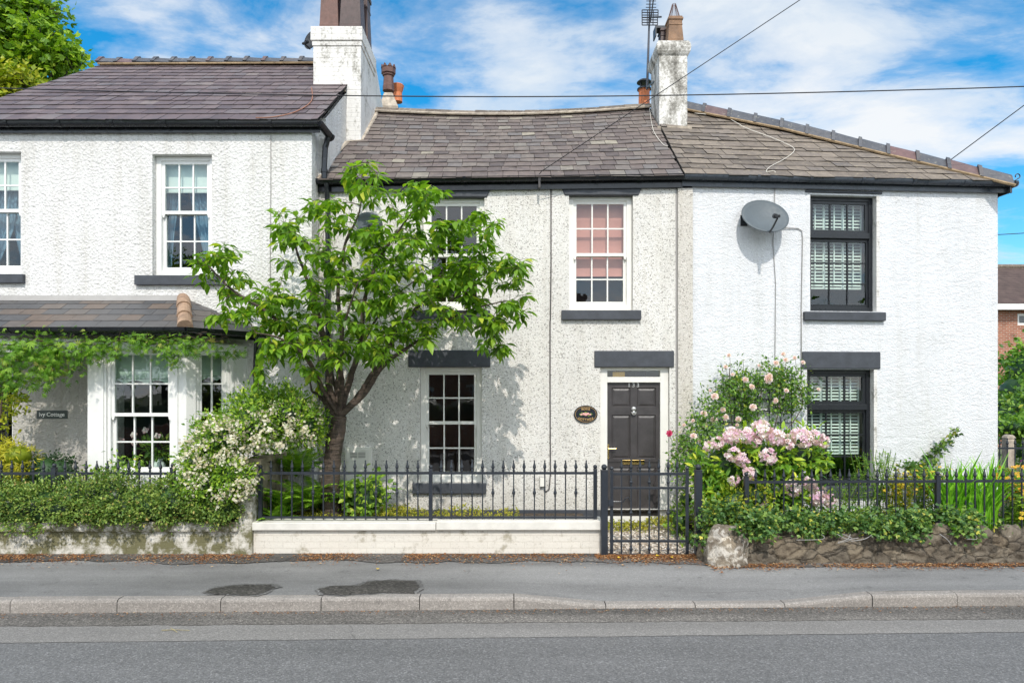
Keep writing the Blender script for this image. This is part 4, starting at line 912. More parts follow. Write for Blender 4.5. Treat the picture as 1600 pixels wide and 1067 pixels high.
# ================================================================ GROUND
def structure(o): o['kind'] = 'structure'; return o
mb = MB(); mb.poly((-600, -600, -.30), (600, -600, -.30), (600, 900, -.30), (-600, 900, -.30)); structure(mb.build('ground', M['ground'], origin=(0, 0, -.30)))
yk = lambda X: 6.53 + .0235 * X                       # kerb face line
ZR = -.128
mb = MB(); mb.poly((-60, yk(-60) + .1, ZR), (60, yk(60) + .1, ZR), (60, -.6, ZR), (-60, -.6, ZR)); structure(mb.build('road', M['road'], origin=(0, 3, ZR)))
rr = random.Random(4)
def ragged(y0f, y1f, z, x0, x1, step, amp0, amp1, seed):
    mb = MB(); vs = []; xs = np.arange(x0, x1 + step, step)
    for i, x in enumerate(xs):
        n0 = mnoise.noise(Vector((x * 3, seed, 0))) + .6 * mnoise.noise(Vector((x * 14, seed, 3))) + .4 * mnoise.noise(Vector((x * 40, seed, 5))); n1_ = mnoise.noise(Vector((x * 2.6, seed + 9, 0))) + .6 * mnoise.noise(Vector((x * 13, seed + 9, 3))) + .4 * mnoise.noise(Vector((x * 41, seed, 8)))
        vs += [(x, y0f(x) + amp0 * n0, z), (x, y1f(x) + amp1 * n1_, z)]
    mb.add(vs, [(2*i, 2*i+2, 2*i+3, 2*i+1) for i in range(len(xs) - 1)]); return mb
yg = lambda X: yk(X)
# widths of the worn strip and of the gritty channel, measured on the carriageway
sy = lambda py: F * (H - ZR) / (py - YH)
ragged(lambda x: sy(998) + .055 * x * .6, lambda x: sy(974) + .0235 * x + .04, ZR + .004, -14, 14, .03, .010, .0, 2.0)
structure(ragged(lambda x: sy(996) + .03 * x, lambda x: sy(962) + .02 * x, ZR + .004, -14, 14, .03, .012, .03, 2.0).build('road_strip', M['road_strip']))
structure(ragged(lambda x: sy(973.5) + .022 * x, lambda x: yk(x) + .05, ZR + .008, -14, 14, .03, .022, .0, 5.0).build('road_channel', M['road_grit']))
# kerb line: level, then lowered for the gate, then level again
def drop(X):
    pts = ((-99, 0), (.0, 0), (.875, -.088), (2.70, -.088), (3.55, -.0), (99, 0))
    for (a, za), (b, zb) in zip(pts, pts[1:]):
        if a <= X <= b: return za + (zb - za) * (X - a) / (b - a)
KW = .125
mb = MB()
joints = [(j - 800) * 6.5 / F for j in (-2020, -1870, -1715, -1560, -1405, -1250, -1095, -940, -785, -630, -475, -320, -160, 25, 188, 347, 502, 655, 803, 948, 1090, 1233, 1373, 1510, 1648, 1790, 1930, 2070, 2210, 2350, 2490, 2630, 2770, 2910)]
for a, b in zip(joints, joints[1:]):
    a2, b2 = a + .004, b - .004; vs = []; dy = rr.uniform(-.005, .005); dzz = rr.uniform(-.003, .003)
    for x in (a2, b2):
        zt = drop(x) + dzz; y = yk(x) + dy; lo = ZR - .1
        zt2 = max(zt, ZR + .02)
        vs += [(x, y, lo), (x, y + .004, zt2 - .030), (x, y + .012, zt2 - .010), (x, y + .032, zt2), (x, y + KW, zt2 + .001), (x, y + KW, lo)]
    mb.add(vs, [(i, 6 + i, 6 + (i + 1) % 6, (i + 1) % 6) for i in range(6)] + [(5, 4, 3, 2, 1, 0), (6, 7, 8, 9, 10, 11)])
kerb = structure(mb.build('kerb', M['kerb'], bevel=.002))
# pavement, dipping with the kerb
mb = MB(); xs = np.arange(-30, 30.01, .25); rows = (0, .12, .3, .55, .8, 1.0, 1.4, 2.2); vs = []
for x in xs:
    y0 = yk(x) + KW + .002
    for k, t in enumerate(rows):
        z = drop(x) * max(0, 1 - t / .75) - .003 + .004 * mnoise.noise(Vector((x * .8, t * 2, 0)))
        vs.append((x, y0 + t, max(z, ZR + .012)))
n = len(rows); mb.add(vs, [(i*n+k, (i+1)*n+k, (i+1)*n+k+1, i*n+k+1) for i in range(len(xs)-1) for k in range(n-1)]); structure(mb.build('pavement', M['pavement']))
mb = MB(); mb.poly((-30, 8.62, -.001), (30, 8.62, -.001), (30, 16, .0), (-30, 16, .0)); structure(mb.build('garden_soil', M['soil']))
# far side of the road
mb = MB(); mb.box(-60, 60, -2.6, -.6, -.3, 0); structure(mb.build('far_pavement', M['pavement']))
mb = MB(); mb.poly((-60, -40, -.01), (60, -40, -.01), (60, -2.6, -.01), (-60, -2.6, -.01)); structure(mb.build('far_lawn', M['ground']))
# dark dirty strip along the walls, patches of damp
wl = lambda x: 8.26 if x < 2.25 else 7.75 + .012 * (x - 2.3)
def dirt_edge(x):
    n_ = mnoise.noise(Vector((x * .7, 3, 0))) * .16 + mnoise.noise(Vector((x * 2.2, 5, 0))) * .12
    k = min(1, max(0, (x - 1.7) / .7)); return (7.86 + n_) * (1 - k) + (7.60 + .014 * x + n_ * .35) * k
structure(ragged(dirt_edge, lambda x: 8.60, .006, -10, 12, .02, .045, .0, 7.0).build('dirt_strip', M['dirt']))
def crack(name, pts, wd, z, mt):
    mb = MB(); vs = []; q = []
    for (p, p2) in zip(pts, pts[1:]):
        for t in np.linspace(0, 1, 14, endpoint=False): q.append((p[0] + (p2[0] - p[0]) * t, p[1] + (p2[1] - p[1]) * t))
    for i, (px, py) in enumerate(q):
        v = P(px, py, F * (H - z) / (py - YH)); v.z = z; j = .012 * mnoise.noise(v * 11); w_ = wd * (.5 + abs(mnoise.noise(v * 7))); vs += [v + Vector((0, j - w_, 0)), v + Vector((0, j + w_, 0))]
    mb.add(vs, [(2*i, 2*i+2, 2*i+3, 2*i+1) for i in range(len(q) - 1)]); return structure(mb.build(name, M[mt]))
crack('pavement_crack', [(1088, 925), (1130, 925), (1180, 923), (1200, 920), (1240, 922)], .004, .007, 'damp'); crack('pavement_crack', [(1010, 905), (1060, 908), (1100, 906)], .0025, .007, 'dirt')
crack('road_crack', [(545, 975), (551, 982), (549, 990), (556, 997)], .004, ZR + .012, 'damp')
M['spray'] = plain('faded_yellow_paint', (.44, .36, .16), .8, var=.3, vscale=30); crack('paint_mark', [(252, 984), (275, 983), (298, 984)], .006, ZR + .012, 'spray'); crack('paint_mark', [(266, 980), (278, 988)], .006, ZR + .016, 'spray')
def patch(name, outline, z, grow=0, mt='damp'):
    mb = MB(); pts = [P(px, py, F * (H - z) / (py - YH)) for px, py in outline]; c = sum(pts, Vector()) / len(pts); pts = [p + (p - c).normalized() * grow for p in pts]; ring = []
    for i, p in enumerate(pts):
        q = pts[(i + 1) % len(pts)]
        for t in np.linspace(0, 1, 16, endpoint=False):
            v = p.lerp(q, t); v = v + (v - c).normalized() * (.035 * mnoise.noise(v * 7) + .022 * mnoise.noise(v * 23) + .012 * mnoise.noise(v * 60)); v.z = z; ring.append(v)
    mb.add([c] + ring, [(0, 1 + i, 1 + (i + 1) % len(ring)) for i in range(len(ring))]); return structure(mb.build(name, M[mt]))
for g_, z_, m_ in ((.045, .006, 'damp_edge'), (0, .010, 'damp')):
  patch('damp_patch', [(320, 924), (345, 916), (380, 913), (420, 913), (434, 917), (415, 923), (400, 929), (360, 927), (335, 927)], z_, g_, m_)
  patch('damp_patch', [(497, 921), (515, 915), (560, 914), (575, 908), (610, 906), (648, 907), (656, 917), (645, 926), (600, 925), (540, 929), (505, 928)], z_, g_, m_)
# path behind the gate
mb = MB(); mb.poly((1.02, 8.15, .008), (2.35, 8.15, .008), (2.35, 9.95, .03), (1.02, 9.95, .03)); structure(mb.build('gravel_path', M['gravel']))
mb = MB(); rng = np.random.default_rng(5); n = 2600
Pq = np.stack([rng.uniform(1.05, 2.3, n), rng.uniform(8.2, 9.8, n), np.full(n, .028)], 1); ang = rng.uniform(0, 6.28, n)
Dq = np.stack([np.cos(ang), np.sin(ang), rng.uniform(-.3, .3, n)], 1); Nq = np.stack([rng.uniform(-.4, .4, n), rng.uniform(-.6, .2, n), np.ones(n)], 1)
PEB = (np.array([(-.5, .1, 0), (0, 0, 0.02), (.5, .2, 0), (.4, .8, 0), (-.3, 1, 0), (0, .5, .45)]), [(0, 1, 5), (1, 2, 5), (2, 3, 5), (3, 4, 5), (4, 0, 5)])
M['pebbles'] = island('gravel_stones', ((0, (.20, .15, .11)), (.3, (.42, .34, .26)), (.7, (.62, .56, .49)), (1, (.78, .75, .70))), .8)
mb.leaves(Pq, Dq, Nq, rng.uniform(.015, .035, n), rng.uniform(.014, .03, n), PEB); o = mb.build('gravel', M['pebbles']); o['kind'] = 'stuff'; tag(o, 'pale loose gravel behind the closed garden gate', 'gravel')

# ================================================================ GARDEN WALLS
WX0, WX1 = (388 - 800) * 8.27 / F, 1.085
GW = thing('garden_wall', ((WX0 + WX1) / 2, 8.35, 0), 'low cream painted brick wall with stone coping under the middle railings', 'wall')
mb = MB(); mb.box(WX0, WX1, 8.27, 8.52, -.1, .29); mb.build('brickwork', M['brick_cream'], GW, bevel=.006)
xj = (681 - 800) * 8.22 / F
mb = MB(); mb.box(WX0 + .005, xj - .003, 8.222, 8.56, .292, .385); mb.build('coping', M['coping'], GW, bevel=.008)
mb = MB(); mb.box(xj + .003, WX1 + .015, 8.222, 8.56, .295, .402); mb.build('coping', M['coping'], GW, bevel=.008)
PX0, PX1 = (371 - 800) * 8.2 / F, (393 - 800) * 8.2 / F
GL = thing('garden_wall', (-5.5, 8.3, 0), 'stained white garden wall with a brick end pillar below the left hedge', 'wall')
mb = MB(); mb.box(-9.5, PX0, 8.24, 8.52, -.1, .275); mb.build('brickwork', M['brick_stained'], GL, bevel=.006)
mb = MB(); mb.box(-9.5, PX0, 8.20, 8.56, .277, .40); mb.build('coping', M['brick_stained'], GL, bevel=.015)
mb = MB(); mb.box(PX0 + .002, PX1, 8.21, 8.42, -.1, .985); mb.build('pillar', M['brick_stained'], GL, bevel=.012)
DW = thing('dividing_wall', ((PX0 + PX1) / 2, 9, 0), 'mossy brown stone wall running back to the houses behind the white pillar', 'wall')
def rock_box(x0, x1, y0, y1, z0, z1, amp, sc, res=.06):
    mb = MB()
    def face(o, a, b, na, nb, nrm):
        vs = []
        for i in range(na + 1):
            for j in range(nb + 1):
                p = Vector(o) + Vector(a) * (i / na) + Vector(b) * (j / nb)
                k = mnoise.noise(p * sc) * .6 + mnoise.noise(p * sc * 2.7) * .4
                p = p + Vector((mnoise.noise(p * sc + Vector((9, 0, 0))), mnoise.noise(p * sc + Vector((0, 7, 0))), mnoise.noise(p * sc + Vector((0, 0, 5))))) * amp + (p - Vector(((x0+x1)/2, (y0+y1)/2, (z0+z1)/2))).normalized() * k * amp
                vs.append(p)
        mb.add(vs, [(i*(nb+1)+j, (i+1)*(nb+1)+j, (i+1)*(nb+1)+j+1, i*(nb+1)+j+1) for i in range(na) for j in range(nb)])
    nx, ny, nz = (max(2, int(q / res)) for q in (x1 - x0, y1 - y0, z1 - z0))
    face((x0, y0, z0), (x1-x0, 0, 0), (0, 0, z1-z0), nx, nz, 0); face((x1, y0, z0), (0, y1-y0, 0), (0, 0, z1-z0), ny, nz, 0)
    face((x0, y0, z1), (x1-x0, 0, 0), (0, y1-y0, 0), nx, ny, 0); face((x0, y1, z0), (0, y0-y1, 0), (0, 0, z1-z0), ny, nz, 0); face((x1, y1, z0), (x0-x1, 0, 0), (0, 0, z1-z0), nx, nz, 0)
    return mb
rock_box(PX0 + .02, PX1 - .012, 8.425, 9.58, -.1, 1.05, .018, 5).build('stonework', M['divide_stone'], DW)
rock_box(PX0 - .02, PX1 + .02, 8.44, 9.56, 1.06, 1.13, .015, 5).build('coping', M['divide_stone'], DW)
# right: rubble wall with rough crest
RW = thing('stone_wall', (5, 7.9, 0), 'low rough brown rubble wall with an ivy covered crest on the right', 'wall')
def fbm(p, o=5): return sum(mnoise.noise(p * 2**k) / 2**k for k in range(o))
mb = MB(); vs = []; prof = [(0, t) for t in np.linspace(0, 1, 30)] + [(t, 1) for t in np.linspace(.06, 1, 10)]
xs = np.arange(2.38, 10.5, .018)
def crest(x): return .31 + .05 * mnoise.noise(Vector((x * 1.7, 1, 0))) + .045 * abs(mnoise.noise(Vector((x * 4.1, 4, 0)))) + .02 * mnoise.noise(Vector((x * 11, 2, 0))) + (.04 if x > 5.8 else 0)
for x in xs:
    hC = crest(x); y0 = 7.76 + .012 * (x - 2.3)
    for (a, t) in prof:
        p = Vector((x, y0 + a * .42 + t * .05, -.06 + t * (hC + .06) - a * .05))
        cd = mnoise.voronoi(Vector((x * 3.4, p.z * 5.0, a * 2.5 + 2)))[0]; e = max(0, .16 - (cd[1] - cd[0])) / .16
        d = -.045 * e**1.3 * (.35 + .65 * t) + .022 * fbm(p * 4) + .016 * fbm(Vector((p.x * 11 + p.z * 7, p.y * 11, p.z * 17 - p.x * 5)), 4) + .014 * mnoise.noise(Vector((x * 9, p.z * 16 + x * 5, 0))) + .02 * (1 - t) * mnoise.noise(Vector((x * 2.5, 0, 3)))
        p = p + Vector((0, -1 + a * .7, .15 + a * .8)).normalized() * d
        vs.append(p)
n = len(prof); mb.add(vs, [(i*n+k, (i+1)*n+k, (i+1)*n+k+1, i*n+k+1) for i in range(len(xs)-1) for k in range(n-1)]); mb.build('stonework', M['rubble'], RW, smooth=True)
def rock(c, r, sc, seed, mt, parent, amp=.22, name='stone', fr=1.6):
    bm = bmesh.new(); bmesh.ops.create_icosphere(bm, subdivisions=4, radius=1); mb = MB(); o = Vector((seed * 3.1, seed * 1.7, 0))
    for v in bm.verts:
        d = v.co.normalized(); cd = mnoise.voronoi(d * 1.5 + o)[0]; k = 1 + amp * fbm(d * fr + o, 5) + amp * .5 * (cd[1] - cd[0]) + .035 * fbm(d * 7 + o, 4); v.co = Vector((d.x * sc[0], d.y * sc[1], d.z * sc[2])) * r * k + Vector(c)
    bm.verts.index_update(); mb.add([v.co.copy() for v in bm.verts], [tuple(v.index for v in f.verts) for f in bm.faces]); bm.free(); return mb.build(name, mt, parent, smooth=True)
rock((2.44, 7.80, .12), .27, (.92, .72, 1.18), 3, M['boulder'], RW, .2, 'boulder')
rock((2.33, 8.0, .06), .20, (.8, 1, 1.1), 13, M['rubble'], RW, .25)
for i, (px, py, r, sc) in enumerate(((1577, 842, .155, (1, .8, 1.15)), (1607, 845, .13, (1, .8, 1.1)), (1528, 838, .14, (1.2, .8, .9)), (1240, 842, .12, (1, .8, 1.1)), (1470, 835, .13, (.9, .8, 1.1)), (1640, 840, .16, (1, .8, 1.2)), (1555, 858, .12, (.8, .7, 1.3)))):
    rock(P(px, py, 7.93), r, sc, 20 + i, M['rubble'], RW, .16)

# ================================================================ RAILINGS AND GATE
def bar_mesh(mb, z0, zr, zt, knuckle, r=.0075, k=1.0):
    mb.lathe((0, 0, 0), [(r, z0), (r, zr)], 4, sq=True)
    h = zt - zr
    mb.lathe((0, 0, zr), [(.012, 0), (.012, h*.10), (.017, h*.13), (.017, h*.20), (.011, h*.24), (.012, h*.30), (.021, h*.40), (.0205, h*.47), (.010, h*.74), (.007, h*.86), (.0085, h*.90), (.0095, h*.95), (.004, h)], 8)
    if knuckle:
        zk = z0 + (zr - z0) * .57
        mb.lathe((0, 0, zk), [(.009, -.055), (.014, -.035), (.011, -.028), (.020, -.012), (.021, .0), (.017, .018), (.011, .028), (.014, .036), (.009, .055)], 8)
def dup(o, parent, loc):
    c = o.copy(); C.objects.link(c); c.parent = parent; c.location = loc; return c
def post_mesh(mb, z0, z1, hw, ballr):
    mb.box(-hw, hw, -hw, hw, z0, z1); mb.box(-hw * 1.12, hw * 1.12, -hw * 1.12, hw * 1.12, z1 + .001, z1 + .010); mb.ball((0, 0, z1 + ballr * .95 + .008), ballr, 12, 8)
def build_part_at(mb, name, mt, parent, loc, **k):    # part with its own origin
    inv = wmat(parent).inverted(); l = inv @ Vector(loc)
    me_o = mb.build(name, mt, None, origin=(0, 0, 0), **k); me_o.parent = parent; me_o.location = l; return me_o
def railing(label, loc, xs_bars, xs_posts, yf, zb, zr, zt, knuckles, posts_z, rails, railr=.012, post_hw=.022):
    t = thing('railing', loc, label, 'railing', 'iron railings on the garden walls')
    protos = {}
    for i, x in enumerate(xs_bars):
        kk = bool(knuckles) and i % 2 == knuckles % 2
        l = wmat(t).inverted() @ Vector((x, yf(x), 0))
        if kk not in protos:
            mb = MB(); bar_mesh(mb, zb, zr, zt, kk); protos[kk] = build_part_at(mb, 'bar', M['iron'], t, (x, yf(x), 0))
        else: dup(protos[kk], t, l)
    pp = None
    for x in xs_posts:
        l = wmat(t).inverted() @ Vector((x, yf(x), 0))
        if pp is None: mb = MB(); post_mesh(mb, posts_z[0], posts_z[1], post_hw, .026); pp = build_part_at(mb, 'post', M['iron'], t, (x, yf(x), 0), bevel=.002)
        else: dup(pp, t, l)
    for (x0, x1, z, h, dy) in rails:
        mb = MB(); y0, y1 = yf(x0) + dy, yf(x1) + dy
        mb.add([(x0, y0 - railr, z - h), (x1, y1 - railr, z - h), (x1, y1 + railr, z - h), (x0, y0 + railr, z - h), (x0, y0 - railr, z + h), (x1, y1 - railr, z + h), (x1, y1 + railr, z + h), (x0, y0 + railr, z + h)], [(0,3,2,1),(4,5,6,7),(0,1,5,4),(1,2,6,5),(2,3,7,6),(3,0,4,7)])
        mb.build('rail', M['iron'], t)
    return t
Yr = 8.36; X_ = lambda px, Y=Yr: (px - 800) * Y / F
b1 = [X_(407 + 16.4 * k) for k in range(1, 16)]; b2_ = [X_(673 + 16.2 * k) for k in range(1, 16)]
railing('black spear topped railing with knuckled bars on the cream brick wall', ((WX0 + WX1) / 2, Yr, .385), b1 + b2_, [X_(407), X_(673), X_(930)], lambda x: Yr, .40, .972, 1.125, 2, (.386, 1.01), [(X_(407), X_(930), .966, .015, 0), (X_(407), X_(930), .425, .013, 0)])
Yl = 8.34; xl = [X_(85 + 16.6 * k, Yl) for k in range(-9, 11) if k != 0]
railing('black spear topped railing rising out of the left hedge', (-5.6, Yl, .4), xl, [X_(85, Yl), X_(270, Yl)], lambda x: Yl, .40, .972, 1.12, 0, (.40, 1.03), [(X_(-70, Yl), X_(270, Yl), .963, .017, .0), (X_(-70, Yl), X_(270, Yl), .47, .013, .0)], post_hw=.027)
yfr = lambda x: 8.28 + .035 * (x - 2.8)
def xpx(px):                                           # where a photo column meets the right-hand railing line
    k = (px - 800) / F; return k * (8.28 - .035 * 2.8) / (1 - .035 * k)
xr = [xpx(1166 + 14.62 * k) for k in range(1, 20)] + [xpx(1465 + 14.6 * k) for k in range(1, 16)]
railing('black spear topped railing among the flowers above the rough stone wall', (5, 8.35, .3), xr, [xpx(1166), xpx(1465)], yfr, .28, .868, 1.02, 0, (.30, .93), [(xpx(1166), xpx(1700), .866, .016, 0)], post_hw=.026)
# gate posts and gate
Yg = 8.19; XG = lambda px: (px - 800) * Yg / F; ZG = lambda py: H - (py - YH) * Yg / F
for px, lb in ((944, 'square iron gate post with ball top beside the cream brick wall'), (1091, 'square iron gate post with ball top beside the limewashed boulder')):
    mb = MB(); mb.T = Matrix.Translation((XG(px), Yg, 0)); post_mesh(mb, -.02, ZG(735), .040, .036); tag(mb.build('gate_post', M['iron'], bevel=.003), lb, 'gate post', 'gate posts')
GT = thing('garden_gate', (XG(1014), Yg, .02), 'closed wrought iron garden gate in front of the panelled front door', 'gate')
mb = MB()
for px in (955.6, 1073.6): mb.box(XG(px) - .018, XG(px) + .018, Yg - .012, Yg + .012, ZG(869), ZG(734)); mb.ball((XG(px), Yg, ZG(734) + .02), .024, 10, 7)
for py, h in ((740, .016), (762, .014), (845, .014), (867, .016)): mb.box(XG(955.6) + .019, XG(1073.6) - .019, Yg - .011, Yg + .011, ZG(py) - h, ZG(py) + h)
mb.build('gate_frame', M['iron'], GT, bevel=.002)
for i, px in enumerate((971, 986, 1000, 1014.5, 1029.4, 1044, 1058)):
    mb = MB(); r = .0085; x = XG(px); mb.lathe((x, Yg, 0), [(r, ZG(866)), (r, ZG(740))], 4, sq=True); zt = ZG(740); hh = .165
    mb.lathe((x, Yg, zt + .014), [(.012, 0), (.012, hh*.10), (.017, hh*.13), (.017, hh*.20), (.011, hh*.24), (.021, hh*.40), (.020, hh*.47), (.009, hh*.76), (.007, hh*.86), (.0095, hh*.95), (.004, hh)], 8)
    if i % 2:
        for zk in (ZG(753), ZG(801), ZG(857)): mb.lathe((x, Yg, zk), [(.009, -.05), (.015, -.03), (.012, -.024), (.021, -.008), (.021, .004), (.012, .024), (.015, .03), (.009, .05)], 8)
    mb.build('bar', M['iron'], GT)
mb = MB(); mb.tube([(XG(958), Yg - .02, ZG(783)), (XG(970), Yg - .025, ZG(783))], .010, 6); mb.tube([(XG(973), Yg - .03, ZG(784)), (XG(976), Yg - .035, ZG(778)), (XG(981), Yg - .035, ZG(776)), (XG(984), Yg - .03, ZG(782))], .007, 6); mb.box(XG(950), XG(958), Yg - .03, Yg - .013, ZG(790), ZG(780)); mb.build('latch', M['iron'], GT)

# ================================================================ THINGS ON THE WALLS
def sat_dish(name, c, nrm, ax, ay, label, wallp, mt='dish'):
    c = Vector(c); n = Vector(nrm).normalized(); rx = n.cross(Vector((0, 0, 1))).normalized(); uy = rx.cross(n).normalized()
    if uy.z < 0: uy = -uy
    t = thing(name, c, label, 'satellite dish')
    mb = MB(); vs = [c - n * .07]; rings = 6; m_ = 40
    for i in range(1, rings + 1):
        for k in range(m_):
            q = 2 * math.pi * k / m_; f = i / rings; vs.append(c + rx * (ax * f * math.cos(q)) + uy * (ay * f * math.sin(q)) - n * (.07 * (1 - f * f)))
    for k in range(m_):
        q = 2 * math.pi * k / m_; vs.append(c + rx * (ax * 1.01 * math.cos(q)) + uy * (ay * 1.01 * math.sin(q)) - n * .012)
    fs = [(0, 1 + k, 1 + (k + 1) % m_) for k in range(m_)] + [(1 + (i-1)*m_ + k, 1 + i*m_ + k, 1 + i*m_ + (k+1) % m_, 1 + (i-1)*m_ + (k+1) % m_) for i in range(1, rings + 1) for k in range(m_)]
    mb.add(vs, fs); d = mb.build('reflector', M[mt], t, smooth=True)
    lnb = c + n * .26 * ax / .345 - uy * (ay * .86)
    mb = MB(); mb.tube([c - uy * ay * .98 - n * .02, c - uy * ay * 1.02 + n * .1, lnb - uy * .04], .014, 6); mb.build('arm', M['dish_arm'], t)
    mb = MB(); dd = (c - lnb).normalized(); mb.tube([lnb - dd * .07, lnb + dd * .02, lnb + dd * .021, lnb + dd * .07], [.022, .022, .032, .036], 10); mb.build('receiver', M['dish_arm'], t)
    wp = Vector(wallp); mb = MB(); mb.tube([c - n * .09, c - n * .16, wp + Vector((0, -.09, 0)), wp], .02, 8); mb.box(wp.x - .05, wp.x + .05, wp.y - .012, wp.y + .02, wp.z - .08, wp.z + .08); mb.build('bracket', M['dish_arm'], t)
    return t
dc = P(1196, 337, 9.875)
sat_dish('satellite_dish', dc, (.06, -.86, .50), .345, .31, 'oval grey satellite dish on the white painted wall', FR.at(1162, 345), 'dish')
sat_dish('satellite_dish', P(577, 350, 9.68), (.25, -.86, .35), .19, .20, 'round grey satellite dish on the pebbledash behind the cherry tree', FM.at(585, 362))
sat_dish('satellite_dish', P(486, 62, 11.9), (-.40, -.88, .25), .15, .185, 'dark satellite dish on the side of the tall left chimney', (cx0 + .0, 11.6, P(484, 68, 11.6).z), 'gutter')
# TV aerial
A0 = P(1011, 140, 12.45); A1 = P(1016.5, -25, 12.45); TA = thing('tv_aerial', A0, 'tall thin television aerial strapped to the right chimney', 'aerial'); s_ = 12.45 / F
mb = MB(); mb.tube([A0, A0.lerp(A1, .7), A1], [.024, .017, .012], 8); mb.build('mast', M['aerial'], TA)
mb = MB(); Lx = lambda t: A0.lerp(A1, t)
for t, wd, off in ((.63, 12, -1), (.70, 12.5, 1)):
    c = Lx(t)
    for z_ in (-6, -2, 2, 6): mb.tube([c + Vector((-wd * s_, -.05, z_ * s_)), c + Vector((wd * s_, -.05, z_ * s_))], .010, 4)
    for x_ in (-wd, -4, 5, wd): mb.tube([c + Vector((x_ * s_, -.05, -6 * s_)), c + Vector((x_ * s_, -.05, 6 * s_))], .009, 4)
mb.build('reflector', M['aerial'], TA)
mb = MB(); mb.tube([Lx(.60) + Vector((0, -.1, 0)), Lx(1.0) + Vector((0, -.7, .0))], .012, 5)
for k in range(9): c = Lx(.74 + .030 * k) + Vector((0, -.12, 0)); wd = 8 - k * .25; mb.tube([c + Vector((-wd * s_, 0, 0)), c + Vector((wd * s_, 0, 0))], .0075, 4)
mb.build('elements', M['aerial'], TA)
mb = MB(); mb.tube([Lx(.02), Vector((2.50, 12.0, Lx(.02).z - .1))], .018, 6); mb.tube([Lx(.68), P(1033, 27, 12.1)], .016, 6); mb.build('bracket', M['aerial'], TA)
# plaques
plc = FM.uz(915, 647); t = thing('name_plaque', FM.at(915, 647), 'oval black plaque with gold lettering and pink roses beside the door', 'sign')
def ell(mb, cx, cz, ax, az, w0, w1, n=48):
    vs = [(cx + ax * math.cos(2*math.pi*k/n), w0, cz + az * math.sin(2*math.pi*k/n)) for k in range(n)] + [(cx + ax * math.cos(2*math.pi*k/n), w1, cz + az * math.sin(2*math.pi*k/n)) for k in range(n)]
    mb.add(vs, [tuple(range(n))] + [(k, n + k, n + (k+1) % n, (k+1) % n) for k in range(n)])
mb = FM.mb(); ell(mb, *plc, .172, .130, -.020, .0); mb.build('plate', M['sign_black'], t)
mb = FM.mb(); n = 48; e0 = [(plc[0] + .155 * math.cos(2*math.pi*k/n), -.0225, plc[1] + .114 * math.sin(2*math.pi*k/n)) for k in range(n)]; e1 = [(plc[0] + .150 * math.cos(2*math.pi*k/n), -.0225, plc[1] + .109 * math.sin(2*math.pi*k/n)) for k in range(n)]
mb.add(e0 + e1, [(k, (k+1) % n, n + (k+1) % n, n + k) for k in range(n)])
for body, zoff, sz in (('ROSE', .077, .046), ('COTTAGE', -.078, .042)):
    nchar = len(body)
    for i, chh in enumerate(body):
        f = (i - (nchar - 1) / 2); xo = f * .033; dzv = (-.6 if zoff > 0 else .75) * xo * xo * (2.2 if zoff > 0 else 2.2); rot = (-f * .055 if zoff > 0 else f * .075)
        Mx = FM.M @ Matrix.Translation((plc[0] + xo, -.0225, plc[1] + zoff + dzv)) @ Matrix.Rotation(R(90), 4, 'X') @ Matrix.Rotation(rot, 4, 'Z')
        T_ = mb.T; mb.T = None; mb.add(*text_mb(chh, sz, Mx, .002, .0015)); mb.T = T_
mb.build('lettering', M['sign_gold'], t)
mb = FM.mb(); rq = random.Random(3)
for k in range(5): mb.ball((plc[0] + (-.065, -.032, 0, .032, .065)[k], -.021, plc[1] + (-.004, .004, -.002, .005, -.004)[k]), (.016, .020, .026, .020, .016)[k], 8, 6, (1, .25, .9))
mb.build('painted_rose', M['petal_pink_sign'], t)
mb = FM.mb()
for k in range(14): q = rq.uniform(0, 6.28); mb.ball((plc[0] + .085 * math.cos(q), -.0195, plc[1] + .030 * math.sin(q)), .011, 6, 4, (1.5, .2, .6))
mb.build('painted_leaf', M['mixed_leaf'], t)
a = FL.uz(58, 654); b = FL.uz(106, 641); t = thing('name_plaque', FL.at(82, 654), 'small dark slate name plate with pale lettering on the shaded porch wall', 'sign')
mb = FL.mb(); mb.box(a[0], b[0], -.015, .0, a[1], b[1]); mb.build('plate', M['sign_slate'], t, bevel=.004)
Mx = FL.M @ Matrix.Translation(((a[0] + b[0]) / 2, -.0165, (a[1] + b[1]) / 2)) @ Matrix.Rotation(R(90), 4, 'X'); mb = MB(); mb.add(*text_mb('Ivy Cottage', .078, Mx, .002, .0008)); mb.build('lettering', M['sign_white'], t)
# meter box
a = FM.uz(540, 762); b = FM.uz(581, 698); t = thing('meter_box', FM.at(560, 762), 'white meter box low on the pebbledash wall behind the railings', 'meter box')
mb = FM.mb(); mb.box(a[0], b[0], -.05, .0, a[1], b[1]); mb.build('surround', M['meter'], t, bevel=.004)
mb = FM.mb(); mb.box(a[0] + .025, b[0] - .025, -.062, -.051, a[1] + .025, b[1] - .03); mb.build('door', M['meter'], t, bevel=.004)
mb = FM.mb(); xm = (a[0] + b[0]) / 2
for k in range(4):
    for s in (-1, 1): mb.box(xm + s * .06 - .052, xm + s * .06 + .052, -.066, -.0625, b[1] - .085 - k * .022, b[1] - .075 - k * .022)
mb.build('vent', M['cable_grey'], t)
p = FM.at(848, 752); t = thing('junction_box', p, 'small grey junction box at the foot of the wall cable', 'junction box'); mb = MB(); mb.box(p.x - .045, p.x + .045, p.y - .05, p.y, p.z - .07, p.z + .07); mb.build('casing', M['cable_grey'], t, bevel=.006)
mb = MB(); mb.box(p.x - .041, p.x + .041, p.y - .055, p.y - .0505, p.z - .066, p.z + .066); mb.build('cover', M['meter'], t)
